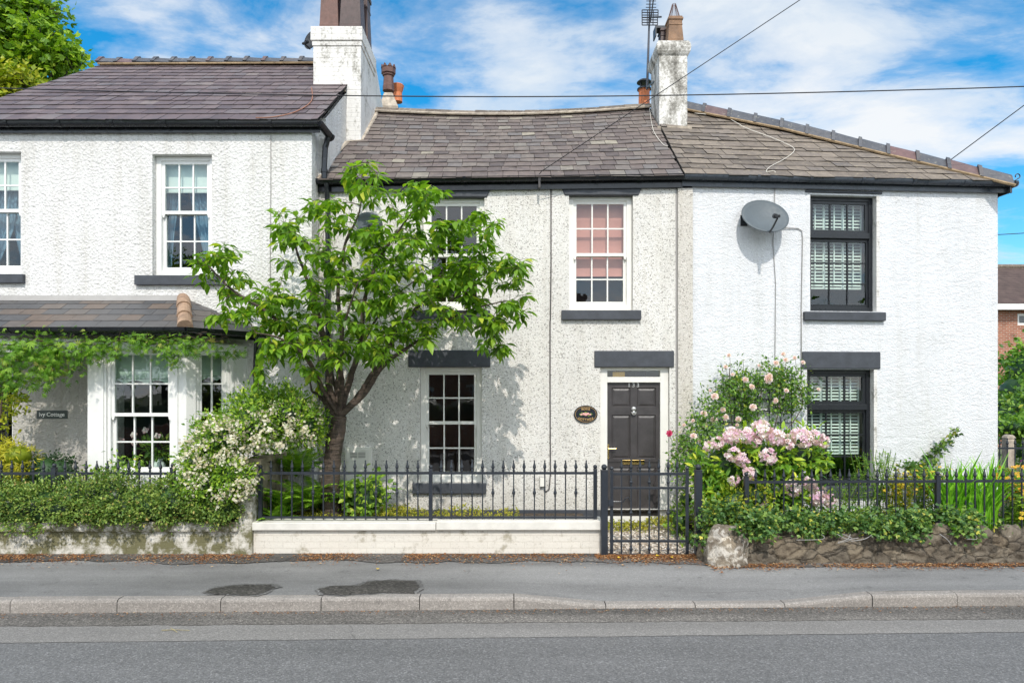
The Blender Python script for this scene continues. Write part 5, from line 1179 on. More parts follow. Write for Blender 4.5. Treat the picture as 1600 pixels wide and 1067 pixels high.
# cables
cable('cable', [FM.at(861, 296, -.012), FM.at(861, 420, -.014), FM.at(860, 500, -.014), FM.at(859.5, 502, -.013), FM.at(859.5, 600, -.012), FM.at(860, 740, -.013), FM.at(858, 764, -.015), FM.at(853, 768, -.015), FM.at(850, 765, -.015)], .0085, 'cable_dark', 'thin dark cable running down the pebbledash to the junction box')
cable('cable', [FL.at(423, 212, -.008), FL.at(423, 300, -.009), FL.at(422, 420, -.009), FL.at(424, 520, -.008)], .006, 'cable_grey', 'thin pale cable running down the left roughcast wall')
cable('cable', [FR.at(1211, 292, -.02), FR.at(1210, 320, -.015), FR.at(1208, 380, -.012), FR.at(1212, 445, -.012), FR.at(1211, 560, -.012), FR.at(1212, 640, -.012)], .006, 'cable_grey', 'grey cable running down the white wall behind the oval dish')
cable('cable', [FR.at(1205, 350, -.03), FR.at(1218, 356, -.02), FR.at(1247, 357, -.014), FR.at(1253, 361, -.014), FR.at(1254, 372, -.013), FR.at(1252, 480, -.012), FR.at(1252, 600, -.012)], .007, 'cable_grey', 'grey cable bending down beside the black framed upper window')
def on_roof(px, py, e0, e1, t0, lift=.03):
    n = (Vector(e1) - Vector(e0)).cross(Vector(t0) - Vector(e0)).normalized(); d = Vector(((px - 800) / F, 1, (YH - py) / F)); o = Vector((0, 0, H))
    return o + d * ((Vector(e0) - o).dot(n) / d.dot(n)) + Vector((0, -.3, 1)).normalized() * lift
def smooth_pts(pts, k=6):
    out = []
    for i in range(len(pts) - 1):
        p0, p1, p2, p3 = pts[max(i-1, 0)], pts[i], pts[i+1], pts[min(i+2, len(pts)-1)]
        for t in np.linspace(0, 1, k, endpoint=False): out.append(.5 * ((2*p1) + (-p0+p2)*t + (2*p0-5*p1+4*p2-p3)*t*t + (-p0+3*p1-3*p2+p3)*t**3))
    return out + [pts[-1]]
onR = lambda px, py: on_roof(px, py, rE, hE, hT)
cable('cable', smooth_pts([onR(1085, 180) , onR(1132, 186), onR(1165, 203), onR(1205, 218), onR(1236, 232), onR(1240, 240), onR(1225, 252), onR(1203, 264), onR(1197, 272), onR(1210, 271), FR.at(1212, 280, -.12)]), .0048, 'cable_white', 'loose pale cable looped across the right roof slope')
onM = lambda px, py: on_roof(px, py, m_eL, m_eR, m_tR)
cable('cable', smooth_pts([onM(1005, 165), onM(1014, 172), onM(1017, 190), onM(1022, 210), onM(1035, 228), onM(1043, 232)]), .0045, 'cable_white', 'short pale cable lying at the foot of the right chimney')
onL = lambda px, py: on_roof(px, py, eL, eR, tR)
cable('cable', smooth_pts([onL(487, 140), onL(488, 158), onL(478, 170), onL(455, 181), onL(425, 187), onL(400, 188)]), .008, 'cable_rust', 'thin rusty cable curving down the purple slates')
pw = [P(px, py, 9.72) for px, py in ((-500, 108), (-200, 129), (0, 138), (200, 143.5), (400, 147.5), (600, 150.5), (800, 151.5), (1000, 150), (1200, 146.5), (1400, 141.5), (1600, 135.5), (1900, 123), (2200, 108))]
cable('overhead_cable', smooth_pts(pw, 4), .008, 'cable_black', 'black overhead cable strung level across the whole row of roofs')
p0 = P(846, 268, 9.70); p1 = P(1252, -1, 8.7); cable('overhead_cable', [FM.at(843, 272, -.22), p0, p0.lerp(p1, .5), p1, p0 + (p1 - p0) * 2.2], .006, 'cable_black', 'thin overhead wire rising from the middle gutter past the right chimney')
p0 = P(1480, 254, 12.6); p1 = P(1600, 165, 12.0); cable('overhead_cable', [p0, p1, p0 + (p1 - p0) * 3], .0085, 'cable_black', 'thin overhead wire rising beyond the right hip of the roof')
p0 = P(1556, 367, 15); cable('overhead_cable', [P(1540, 368, 15), P(1600, 364.5, 15), P(1800, 352, 15)], .009, 'cable_black', 'faint wire beyond the right corner above the distant brick house')

# ================================================================ CURTAINS AND BLINDS
def drape(name, fac, pts_l, pts_r, w, folds, mt, label, cat, amp=.03, group=None):
    mb = fac.mb(); n = 60; m_ = len(pts_l); vs = []
    for i in range(n + 1):
        f = i / n
        for (ul_, zl), (ur, zr_) in zip(pts_l, pts_r): vs.append((ul_ + (ur - ul_) * f, w + amp * math.sin(f * folds * 6.283) + amp * .5 * math.sin(f * folds * 2.7 * 6.283 + zl), zl + (zr_ - zl) * f))
    mb.add(vs, [(i*m_+k, (i+1)*m_+k, (i+1)*m_+k+1, i*m_+k+1) for i in range(n) for k in range(m_-1)])
    return tag(mb.build(name, M[mt], smooth=True), label, cat, group)
for (a, b, c, d), wl_ in ((oW1, 'far left'), (oW2, 'larger')):
    h = d - c; n_ = 'leftmost' if wl_ == 'far left' else 'second'
    mb = FL.mb(); mb.box(a + .03, b - .03, .235, .24, d - h * .27, d); mb.box(a + .03, b - .03, .23, .25, d - h * .28, d - h * .265); tag(mb.build('blind', M['blind_white'], bevel=.002), f'half lowered white roller blind in the {n_} upper window', 'blind', 'roller blinds upstairs')
    drape('curtain', FL, [(a, d - .1), (a, d - h * .6), (a, c + .0)], [(a + (.62 if wl_ == 'far left' else .30), d - .1), (a + (.50 if wl_ == 'far left' else .16), d - h * .6), (a + (.20 if wl_ == 'far left' else .10), c + .0)], .32, 6, 'curtain_blue', f'blue grey curtain gathered at the left of the {n_} upper window', 'curtain', .02, 'blue curtains')
    drape('curtain', FL, [(b - .56, d - .1), (b - .34, d - h * .6), (b - .18, c)], [(b, d - .1), (b, d - h * .6), (b, c)], .34, 6, 'curtain_blue', f'blue grey curtain gathered at the right of the {n_} upper window', 'curtain', .02, 'blue curtains')
def scallop(fac, o, label, py, n_sc):
    zb = H - (py - YH) * by / F; mb = fac.mb(); n = 48; vs = []
    for i in range(n + 1):
        f = i / n; u_ = o[0] + .02 + (o[1] - o[0] - .04) * f; vs += [(u_, .16, o[3]), (u_, .16, zb + .05), (u_, .158, zb + .045), (u_, .158, zb - .02 + .045 * abs(math.cos(f * n_sc * math.pi)))]
    mb.add(vs, [(i*4+k, (i+1)*4+k, (i+1)*4+k+1, i*4+k+1) for i in range(n) for k in (0, 2)]); tag(mb.build('blind', M['blind_green']), label, 'blind', 'scalloped bay blinds')
scallop(FB, oB, 'pale green scalloped blind in the front bay window', 597, 3); scallop(FC, oC, 'pale green scalloped blind in the narrow angled bay window', 592, 2)
a, b, c, d = oM2; zb = mz(427); mb = FM.mb(); vs = []; n = 34
for i in range(n + 1):
    f = i / n; z_ = d - (d - zb) * f; wv = .235 + .016 * abs(math.sin(f * 4 * math.pi)); vs += [(a + .02, wv, z_), (b - .02, wv, z_)]
mb.add(vs, [(2*i, 2*i+1, 2*i+3, 2*i+2) for i in range(n)]); mb.box(a + .02, b - .02, .225, .245, zb - .012, zb - .0); tag(mb.build('blind', M['blind_rose']), 'dusty pink folded blind in the window above the front door', 'blind')
# flowers standing inside the bay window
t = thing('flower_arrangement', FB.M @ Vector((-.55, .35, .85)), 'vase of pale pink roses standing inside the bay window', 'flowers')
mb = FB.mb(); mb.lathe((-.55, .35, .75), [(.06, 0), (.10, .1), (.09, .2), (.05, .26), (.06, .28)], 14); mb.build('vase', M['blind_white'], t)
LEAF2 = (np.array([(0, 0, 0), (-.5, .45, .06), (0, 1, -.08), (.5, .45, .06)]), [(0, 2, 1), (0, 3, 2)])
LEAF8 = (np.array([(0, 0, 0), (-.40, .28, .05), (0, .28, 0.0), (.40, .28, .05), (-.40, .62, .0), (0, .62, -.05), (.40, .62, .0), (0, 1, -.20)]),
         [(0, 2, 1), (0, 3, 2), (1, 2, 5, 4), (2, 3, 6, 5), (4, 5, 7), (5, 6, 7)])
def dirs(rng, n): d = rng.normal(size=(n, 3)); return d / np.linalg.norm(d, axis=1, keepdims=True)
rng = np.random.default_rng(8); n = 160; c0 = np.array(FB.M @ Vector((-.55, .33, 1.17))); d = dirs(rng, n); mb = MB(); mb.leaves(c0 + d * np.array([.3, .14, .17]) * rng.uniform(.3, 1, (n, 1)), d, dirs(rng, n), rng.uniform(.06, .1, n), rng.uniform(.03, .05, n), LEAF8); mb.build('foliage', M['rose_leaf'], t)
for (px, py) in ((210, 679), (211, 691), (247, 681), (190, 688), (228, 672)):
    u_, z_ = FB.uz(px, py, .28); mb = FB.mb()
    for k in range(9): q = k * 2.4; r = .012 * math.sqrt(k); mb.ball((u_ + r * math.cos(q), .24 + .003 * k, z_ + r * math.sin(q)), .020, 6, 5, (1, .6, 1))
    mb.build('bloom', M['pink'], t)
# ================================================================ PLANTS
def clumped(rng, blobs, n, per=14, spread=.06, shell=.55, keep=None):
    """leaf points gathered in sprigs over the outer volume of ellipsoids (centre, radii, weight)"""
    wts = np.array([b[2] for b in blobs], float); wts /= wts.sum(); k = rng.choice(len(blobs), size=max(1, n // per), p=wts)
    Cc = np.array([b[0] for b in blobs])[k]; Rr = np.array([b[1] for b in blobs])[k]; d = dirs(rng, len(k))
    r = (shell + (1 - shell) * rng.random((len(k), 1))) * (1 + .10 * rng.normal(size=(len(k), 1)))
    cen = Cc + d * Rr * r; out = d / Rr; out /= np.linalg.norm(out, axis=1, keepdims=True)
    idx = np.repeat(np.arange(len(k)), per); pts = cen[idx] + rng.normal(size=(len(idx), 3)) * spread
    return pts, out[idx], cen, out
def foliage(mb, rng, blobs, n, L, W, tpl=LEAF2, per=14, spread=.06, shell=.55, droop=.0, outw=.8, upw=.5, mi=0, clip=None):
    pts, out, cen, co = clumped(rng, blobs, n, per, spread, shell)
    if clip is not None: k = clip(pts); pts, out = pts[k], out[k]
    m_ = len(pts); D_ = out * outw + dirs(rng, m_) * .8 + np.array([0, 0, upw * .3 - droop]); N_ = out * .6 + dirs(rng, m_) * .55 + np.array([0, -.15, upw])
    s = np.clip(rng.normal(1, .22, m_), .5, 1.6); mb.leaves(pts, D_, N_, L * s, W * s * rng.uniform(.85, 1.15, m_), tpl, mi); return cen, co
def B(px, py, Y, rx, ry, rd, wt=None):
    s = Y / F; return (np.array(P(px, py, Y)), np.array((rx * s, rd, ry * s)), wt if wt else rx * ry)
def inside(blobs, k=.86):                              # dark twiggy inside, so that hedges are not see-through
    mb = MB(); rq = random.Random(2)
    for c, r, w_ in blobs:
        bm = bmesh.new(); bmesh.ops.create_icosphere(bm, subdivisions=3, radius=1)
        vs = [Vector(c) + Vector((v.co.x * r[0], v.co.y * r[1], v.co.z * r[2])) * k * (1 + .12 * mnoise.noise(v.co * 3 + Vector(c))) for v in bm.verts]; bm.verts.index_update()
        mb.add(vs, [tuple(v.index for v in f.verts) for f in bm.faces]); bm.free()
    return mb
STAR = (np.array([(0, 0, 0)] + [p for k in range(5) for p in ((.5 * math.cos(2*math.pi*k/5 - .45), .5 * math.sin(2*math.pi*k/5 - .45), .10), (.5 * math.cos(2*math.pi*k/5 + .45), .5 * math.sin(2*math.pi*k/5 + .45), .10))]), [(0, 2*k + 1, 2*k + 2) for k in range(5)])

# ---- cherry tree
T0 = P(518, 812, 8.95); CT = thing('cherry_tree', T0, 'young cherry tree with drooping bright green leaves in the middle front garden', 'tree')
rng = np.random.default_rng(21); rq = random.Random(21)
nodes = []; par = []; rad = []
def limb(pts, r0, r1, start=None, k=7):
    if start is not None: r0 *= .70; r1 *= .75
    sp = smooth_pts([Vector(p) for p in pts], k); prev = start; ids = []
    for i, p in enumerate(sp):
        f = i / (len(sp) - 1)
        if i == 0 and start is not None: ids.append(start); continue
        nodes.append(p + Vector((rq.uniform(-1, 1), rq.uniform(-1, 1), 0)) * .006); par.append(prev); rad.append(r0 + (r1 - r0) * f); prev = len(nodes) - 1; ids.append(prev)
    return ids
tr_ = limb([P(520, 815, 8.95), P(516, 760, 8.94), P(520, 715, 8.93), P(527, 672, 8.92), P(530, 650, 8.92)], .132, .094)
rad[tr_[0]] = .185; rad[tr_[1]] = .156; rad[tr_[2]] = .130; fk = tr_[-1]; f2 = tr_[-4]
lim = []
def L_(pts, r0, r1, st=fk): ids = limb([nodes[st]] + [P(*p) for p in pts], r0, r1, st); lim.append(ids); return ids
L_([(512, 632, 8.9), (500, 600, 8.82), (470, 545, 8.65), (420, 490, 8.5), (365, 455, 8.4), (325, 415, 8.35)], .062, .012, f2)
L_([(516, 610, 8.9), (512, 550, 8.85), (490, 470, 8.8), (470, 410, 8.75), (450, 350, 8.75)], .075, .011)
a3_ = L_([(528, 600, 8.95), (534, 530, 9.0), (528, 450, 9.05), (540, 380, 9.1), (562, 330, 9.1), (566, 270, 9.1)], .060, .008)
L_([(545, 600, 8.9), (562, 540, 8.8), (570, 470, 8.75), (590, 410, 8.75), (630, 350, 8.8), (665, 305, 8.85)], .065, .009)
L_([(560, 620, 8.9), (585, 580, 8.85), (625, 515, 8.8), (680, 450, 8.8), (740, 415, 8.85), (785, 410, 8.9)], .075, .009)
L_([(570, 615, 8.85), (600, 570, 8.7), (650, 535, 8.55), (720, 490, 8.4), (790, 470, 8.35)], .058, .008)
L_([(535, 600, 8.7), (530, 560, 8.4), (540, 500, 8.1), (560, 440, 7.95)], .050, .010)
L_([(505, 610, 8.75), (480, 560, 8.45), (440, 530, 8.2), (400, 520, 8.1)], .045, .009)
L_([(545, 590, 9.1), (570, 530, 9.35), (610, 470, 9.5), (660, 430, 9.55)], .045, .009)
L_([(520, 590, 9.1), (500, 520, 9.4), (480, 450, 9.5)], .040, .009)
L_([(498, 618, 8.88), (487, 610, 8.84), (484, 585, 8.82)], .04, .012, f2)
blobs = [(345, 430, 38, 48), (330, 400, 22, 22), (385, 470, 45, 40), (350, 500, 35, 18), (450, 360, 28, 26), (500, 345, 45, 30), (470, 420, 55, 40), (540, 400, 50, 45), (566, 285, 26, 28), (620, 330, 45, 38), (660, 315, 35, 22), (705, 362, 30, 20), (755, 365, 24, 38),
         (600, 400, 55, 45), (680, 410, 60, 45), (750, 430, 45, 35), (800, 425, 24, 28), (810, 480, 20, 36), (790, 500, 28, 24), (560, 480, 70, 50), (470, 490, 60, 40), (420, 500, 40, 40), (640, 480, 65, 48), (720, 480, 50, 40), (725, 515, 40, 18), (770, 545, 26, 20), (640, 530, 42, 22), (560, 545, 56, 34), (480, 550, 50, 35), (430, 555, 24, 25), (500, 590, 20, 18), (400, 600, 14, 14), (595, 560, 24, 12)]
tips = []; wts = np.array([b[2] * b[3] for b in blobs], float) ** .85; wts /= wts.sum()
while len(tips) < 680:
    b = blobs[rng.choice(len(blobs), p=wts)]; q = rng.uniform(0, 6.28); r = math.sqrt(rng.random())
    px, py = b[0] + b[2] * r * math.cos(q), b[1] + b[3] * r * math.sin(q) - 9; edge = min(1, abs(px - 570) / 260)
    Y = 8.75 + (rng.uniform(-.95, .85)) * (1 - .72 * edge ** 1.5) - .25 * edge
    p = P(px, py, Y)
    if px < 400 and 480 < py and p.y > 8.75: p = P(px, py, 8.55)
    if all((p - t).length > .057 for t in tips): tips.append(p)
tips.sort(key=lambda t: min((t - nodes[i]).length for i in range(len(nodes))))
ends = []
for t in tips:
    best = min(range(len(nodes)), key=lambda i: (t - nodes[i]).length + (.30 if rad[i] > .05 else 0) + max(0, nodes[i].z - t.z) * .5)
    a = nodes[best]; dlt = t - a; n_ = max(2, int(dlt.length / .07)); prev = best; r0 = min(rad[best] * .7, .0045 + .011 * dlt.length)
    bow = Vector((rq.uniform(-.1, .1), rq.uniform(-.1, .1), rq.uniform(.03, .22))) * dlt.length; jit = .022
    for i in range(1, n_ + 1):
        f = i / n_; p = a + dlt * f + bow * (4 * f * (1 - f)) + (Vector((rq.uniform(-1, 1), rq.uniform(-1, 1), rq.uniform(-1, 1))) * jit * min(1, dlt.length) if i < n_ else Vector())
        nodes.append(p); par.append(prev); rad.append(max(.0028, r0 + (.003 - r0) * f)); prev = len(nodes) - 1
    ends.append((prev, (nodes[prev] - nodes[par[prev]]).normalized()))
mbT = MB(); mbW = MB(); kids = {}
for i, p in enumerate(par):
    if p is not None: kids.setdefault(p, []).append(i)
main = set(i for l in lim for i in l) | set(tr_)
mbT.tube([nodes[i] for i in tr_], [rad[i] for i in tr_], 14)
for l in lim: mbT.tube([nodes[i] for i in l], [min(rad[l[1]], rad[l[0]])] + [rad[i] for i in l[1:]], 9)
for s in range(len(nodes)):
    if s in main or par[s] is None: continue
    if not (par[s] in main or kids[par[s]][0] != s): continue
    ch_ = [par[s], s]; c = s
    while c in kids: c = kids[c][0]; ch_.append(c)
    mbW.tube([nodes[i] for i in ch_], [rad[s]] + [rad[i] for i in ch_[1:]], 5, caps=False)
mbT.build('trunk', M['bark'], CT, smooth=True); mbW.build('twigs', M['twig'], CT, smooth=True)
Pn, Dn, Nn = [], [], []
def whorl(p, d, k, dr):
    for j in range(k):
        q = j * 2.4 + rq.uniform(-.5, .5); up = Vector((0, 0, 1)); h = Vector((math.cos(q), math.sin(q), 0)); v = h * rq.uniform(.55, 1.0) + d * .25 + Vector((0, 0, rq.uniform(-.95, .15) * dr))
        v.normalize(); nrm = (up * 1.0 + h * .55 + Vector((rq.uniform(-.3, .3), rq.uniform(-.3, .3), 0)))
        Pn.append(p + v * .02 - d * .012 * j); Dn.append(v); Nn.append(nrm)
for i, d in ends:
    whorl(nodes[i], d, rq.randint(6, 9), 1.0); c = i; st = 0
    for _ in range(rq.randint(1, 4)):
        c2 = par[c]
        if c2 is None or c2 in main: break
        c = c2
        if rq.random() < .7: whorl(nodes[c], d, rq.randint(2, 3), .9)
Pn, Dn, Nn = (np.array([tuple(v) for v in a]) for a in (Pn, Dn, Nn)); n = len(Pn); s = np.clip(rng.normal(1, .2, n), .5, 1.45)
LEAFC = (np.array([(0, 0, 0), (0, .14, 0), (-.5, .42, .035), (0, .42, -.01), (.5, .42, .035), (-.40, .70, .0), (0, .70, -.055), (.40, .70, .0), (0, 1.08, -.20)]),
         [(0, 1, 1 + 1), (1, 3, 2), (1, 4, 3), (2, 3, 6, 5), (3, 4, 7, 6), (5, 6, 8), (6, 7, 8)])
mb = MB(); mb.leaves(Pn, Dn, Nn, .130 * s, .058 * s, LEAFC); mb.build('crown', M['cherry'], CT, smooth=True)
print('cherry leaves', n)

# ---- low dark-leaved hedge spilling over the left wall
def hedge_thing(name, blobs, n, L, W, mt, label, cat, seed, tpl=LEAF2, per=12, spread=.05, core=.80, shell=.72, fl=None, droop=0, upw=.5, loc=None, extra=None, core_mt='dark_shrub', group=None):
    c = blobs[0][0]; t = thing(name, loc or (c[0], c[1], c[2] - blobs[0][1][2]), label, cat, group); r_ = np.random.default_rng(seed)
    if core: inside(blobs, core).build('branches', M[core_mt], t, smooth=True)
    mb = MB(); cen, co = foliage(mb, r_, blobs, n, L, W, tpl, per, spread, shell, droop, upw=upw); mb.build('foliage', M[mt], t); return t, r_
xs_ = np.linspace(-60, 345, 13); hb = []
for i, px in enumerate(xs_): hb.append(B(px, 790 - 6 * math.sin(i * 1.3) - 8 * math.exp(-((px - 190) / 110) ** 2), 8.30, 42, 35 + 4 * math.sin(i * 2.1), .28))
hb += [B(px, 792 + 5 * math.sin(px), 8.16, 34, 18, .13) for px in range(-40, 350, 45)] + [B(352, 790, 8.2, 20, 24, .16)]
hedge_thing('hedge', hb, 44000, .034, .020, 'hedge', 'low dense dark green hedge spilling over the stained left wall', 'hedge', 31, per=36, spread=.038, core=.68, shell=.84, upw=.8)
# ---- white flowering shrub on the pillar
sb = [B(345, 684, 8.35, 42, 40, .34), B(400, 660, 8.45, 54, 44, .42), B(450, 650, 8.6, 55, 42, .42), B(478, 665, 8.7, 32, 38, .32), B(415, 628, 8.65, 50, 24, .32), B(312, 722, 8.28, 30, 34, .26), B(322, 760, 8.16, 44, 30, .20), B(358, 752, 8.12, 36, 34, .16), B(380, 740, 8.12, 20, 12, .10)]
SH, r_ = hedge_thing('flowering_shrub', sb, 14500, .052, .026, 'shrub', 'big bright green shrub with cream blossom tumbling over the white pillar', 'shrub', 33, per=9, spread=.05, core=.62, shell=.66)
fb = [B(345, 684, 8.22, 38, 34, .30), B(388, 672, 8.25, 46, 32, .34), B(306, 718, 8.15, 24, 36, .22), B(345, 745, 8.06, 50, 38, .14), B(430, 665, 8.40, 50, 34, .38), B(470, 660, 8.55, 32, 36, .3)]
mb = MB(); foliage(mb, r_, fb, 4700, .030, .030, STAR, per=15, spread=.030, shell=.92, upw=.6); mb.build('blossom', M['white_fl'], SH)
# ---- creeper along the eave
CRT = (np.array([(0, 0, 0)] + [p for k in range(5) for p in ((.42 * math.sin((k - 2) * .62 - .22), .55 * math.cos((k - 2) * .62 - .22) * .8, -.02), (math.sin((k - 2) * .62) * (1 - .12 * abs(k - 2)), math.cos((k - 2) * .62) * (1 - .12 * abs(k - 2)), -.10), (.42 * math.sin((k - 2) * .62 + .22), .55 * math.cos((k - 2) * .62 + .22) * .8, -.02))]), [(0, 3*k + 3, 3*k + 2, 3*k + 1) for k in range(5)])
CP = thing('creeper', P(150, 545, 8.8), 'bright green creeper trailing along the bay roof gutter above the name plate', 'climbing plant'); r_ = np.random.default_rng(41)
cb = [B(20, 545, 8.82, 48, 34, .12), B(60, 560, 8.85, 45, 40, .14), B(100, 560, 8.85, 40, 30, .14), B(130, 545, 8.85, 36, 22, .12), B(12, 590, 8.85, 26, 40, .14), B(60, 590, 8.9, 26, 14, .1)]
cb2 = [B(170, 541, 8.82, 40, 16, .1), B(215, 538, 8.80, 42, 14, .09), B(255, 542, 8.80, 38, 14, .09), B(272, 562, 8.84, 14, 14, .07), B(300, 540, 8.78, 34, 11, .08), B(340, 547, 8.9, 30, 12, .08), B(362, 552, 9.05, 14, 10, .07)]
mb = MB(); foliage(mb, r_, cb, 1300, .085, .055, CRT, per=6, spread=.07, shell=.2, droop=.6, outw=.5, upw=.6); foliage(mb, r_, cb2, 900, .070, .046, CRT, per=5, spread=.05, shell=.2, droop=.5, outw=.5, upw=.6); mb.build('foliage', M['creeper'], CP)
mb = MB()
for k in range(26):
    px = rq.uniform(0, 350); a = P(px, 530, 8.84); v = Vector((rq.uniform(-.25, .25), rq.uniform(-.12, -.02), rq.uniform(-.22, .16))); mb.tube(smooth_pts([a, a + v * .5 + Vector((0, 0, .04)), a + v]), .0035, 4)
mb.tube(smooth_pts([P(px, 536 + 5 * math.sin(px * .09), 8.86) for px in range(-20, 370, 26)], 4), .007, 5); mb.tube(smooth_pts([P(-5, 700, 8.9), P(4, 620, 8.9), P(14, 560, 8.88), P(40, 540, 8.86)], 4), .012, 6); mb.build('stems', M['twig'], CP)
mb = MB(); sprig = np.array([tuple(P(rq.uniform(30, 130), rq.uniform(505, 525), 8.78)) for _ in range(16)]); mb.leaves(sprig, dirs(r_, 16), dirs(r_, 16) + np.array([0, -.5, .8]), np.full(16, .06), np.full(16, .04), CRT); mb.build('loose_sprigs', M['creeper'], CP)
# ---- left garden
NEED = (np.array([(0, 0, 0), (-.5, .3, 0), (0, 1, -.12), (.5, .3, 0)]), [(0, 2, 1), (0, 3, 2)])
hedge_thing('golden_conifer', [B(12, 745, 8.72, 44, 50, .32), B(-10, 715, 8.8, 40, 30, .3), B(28, 712, 8.7, 26, 22, .22)], 3400, .085, .016, 'yellow_con', 'feathery golden yellow conifer behind the left railing', 'shrub', 51, NEED, per=12, spread=.05, core=.7, shell=.7, droop=.5, core_mt='golden_leaf')
hedge_thing('golden_shrub', [B(8, 632, 9.0, 28, 26, .22), B(-10, 660, 9.0, 24, 20, .2), B(26, 622, 8.95, 14, 14, .12)], 420, .062, .030, 'golden_leaf', 'yellow leaved bush beside the dark porch opening', 'shrub', 52, LEAF8, per=7, spread=.05, core=0, shell=.2)
hedge_thing('dark_shrub', [B(72, 742, 8.80, 32, 34, .24), B(95, 735, 8.85, 20, 22, .2)], 1500, .040, .024, 'dark_shrub', 'small dark evergreen bush under the slate name plate', 'shrub', 53, per=10, spread=.035, core=.75)
for (px, py, Y, sd) in ((185, 735, 8.75, 1), (205, 728, 8.8, 2), (150, 748, 8.7, 3), (80, 768, 8.55, 5)):
    hedge_thing('leafy_plant', [B(px, py, Y, 16, 22, .14)], 110, .06, .028, 'mixed_leaf', {1: 'small leafy plant below the front bay window, left of its twin', 2: 'taller leafy plant below the front bay window', 3: 'low leafy plant left of the bay window behind the railing', 5: 'light green low plant in front of the dark evergreen bush'}[sd], 'plant', 60 + sd, LEAF8, per=5, core=0, shell=.1, group='small plants below the bay window')
# ---- ferns and ground plants round the cherry
def fern(c, n_fr, Lf, seed, label):
    r_ = random.Random(seed); t = thing('fern', c, label, 'fern', 'ferns round the cherry tree'); mb = MB(); pn, dn, nn_, ll = [], [], [], []; st = MB()
    for k in range(n_fr):
        q = 2 * math.pi * k / n_fr + r_.uniform(-.3, .3); h = Vector((math.cos(q), math.sin(q), 0)); L0 = Lf * r_.uniform(.75, 1.1); pts = []
        el = r_.uniform(.7, 1.15)
        for i in range(15):
            f = i / 14; pts.append(Vector(c) + h * (L0 * math.cos(el) * f * (1 + .35 * f)) + Vector((0, 0, L0 * (math.sin(el) * f * 1.25 - .62 * f * f))))
        st.tube(pts, [.005 - .004 * i / 14 for i in range(15)], 4)
        for i in range(2, 15):
            d = (pts[i] - pts[i-1]).normalized(); s = d.cross(Vector((0, 0, 1))).normalized(); up = s.cross(d); f = i / 14; w_ = Lf * .26 * math.sin(math.pi * (.12 + .88 * f)) ** .8 * (1.05 - f * .6)
            for sg in (-1, 1):
                for off in (0, .5): pn.append(tuple(pts[i-1].lerp(pts[i], off))); dn.append(tuple(s * sg + d * .35 - Vector((0, 0, .12)))); nn_.append(tuple(up)); ll.append(w_ * r_.uniform(.85, 1.1))
    st.build('stalks', M['fern'], t); ll = np.array(ll); mb.leaves(np.array(pn), np.array(dn), np.array(nn_), ll, np.full(len(ll), .030), NEED); mb.build('fronds', M['fern'], t)
fern(P(450, 800, 8.75), 16, .72, 1, 'bright green fern left of the cherry trunk, nearest the pillar'); fern(P(480, 796, 8.9), 16, .80, 2, 'tall fern between the brown dividing wall and the cherry trunk'); fern(P(556, 796, 9.1), 18, .88, 3, 'large arching fern right of the cherry trunk in front of the meter box'); fern(P(505, 800, 9.2), 14, .8, 4, 'fern in the shade behind the cherry trunk'); fern(P(462, 745, 9.3), 14, .78, 6, 'upper fern rising behind the others against the dividing wall'); fern(P(436, 818, 8.66), 13, .50, 7, 'small low fern at the foot of the dividing wall')
hedge_thing('leafy_plant', [B(570, 780, 8.75, 34, 38, .22), B(585, 765, 8.85, 18, 26, .18)], 520, .070, .048, 'shrub', 'round leaved green plant right of the cherry trunk behind the railing', 'plant', 71, LEAF8, per=6, spread=.06, core=.6, shell=.5)
mb = MB(); r_ = np.random.default_rng(72); n = 5200; gx = r_.uniform(-3.05, .1, n); gx = np.where(r_.random(n) < .45, r_.uniform(-3.05, -1.2, n), gx); gy = r_.uniform(8.58, 9.5, n); gz = .28 + .10 * r_.random(n) + .04 * np.sin(gx * 7)
mb.leaves(np.stack([gx, gy, gz], 1), dirs(r_, n) + np.array([0, -.3, .2]), dirs(r_, n) * .6 + np.array([0, -.3, 1]), r_.uniform(.022, .042, n), r_.uniform(.018, .030, n), LEAF2)
tag(mb.build('ground_cover', M['yellow_cover']), 'golden creeping ground cover behind the cream wall', 'ground cover')['kind'] = 'stuff'
mb = MB(); mb.box(-3.1, 1.02, 8.54, 9.9, .0, .20); structure(mb.build('garden_bed', M['soil']))
mb = MB(); n = 1500; gx = r_.uniform(1.1, 2.36, n); gy = 9.55 + r_.normal(0, .10, n); gz = .05 + .12 * r_.random(n) * np.exp(-((gy - 9.55) / .15) ** 2) + .06 * (gx > 1.9)
mb.leaves(np.stack([gx, gy, gz], 1), dirs(r_, n), dirs(r_, n) * .6 + np.array([0, -.3, 1]), r_.uniform(.022, .045, n), r_.uniform(.018, .030, n), LEAF2); tag(mb.build('ground_cover', M['yellow_cover']), 'golden creeping plant along the foot of the front door', 'ground cover')['kind'] = 'stuff'
hedge_thing('leafy_plant', [B(1062, 815, 9.2, 22, 32, .25), B(1072, 780, 9.3, 18, 22, .2), B(1078, 838, 8.7, 14, 20, .2)], 420, .065, .03, 'shrub', 'green plant beside the gravel path, inside the right gate post', 'plant', 73, LEAF8, per=6, core=.5, shell=.4)
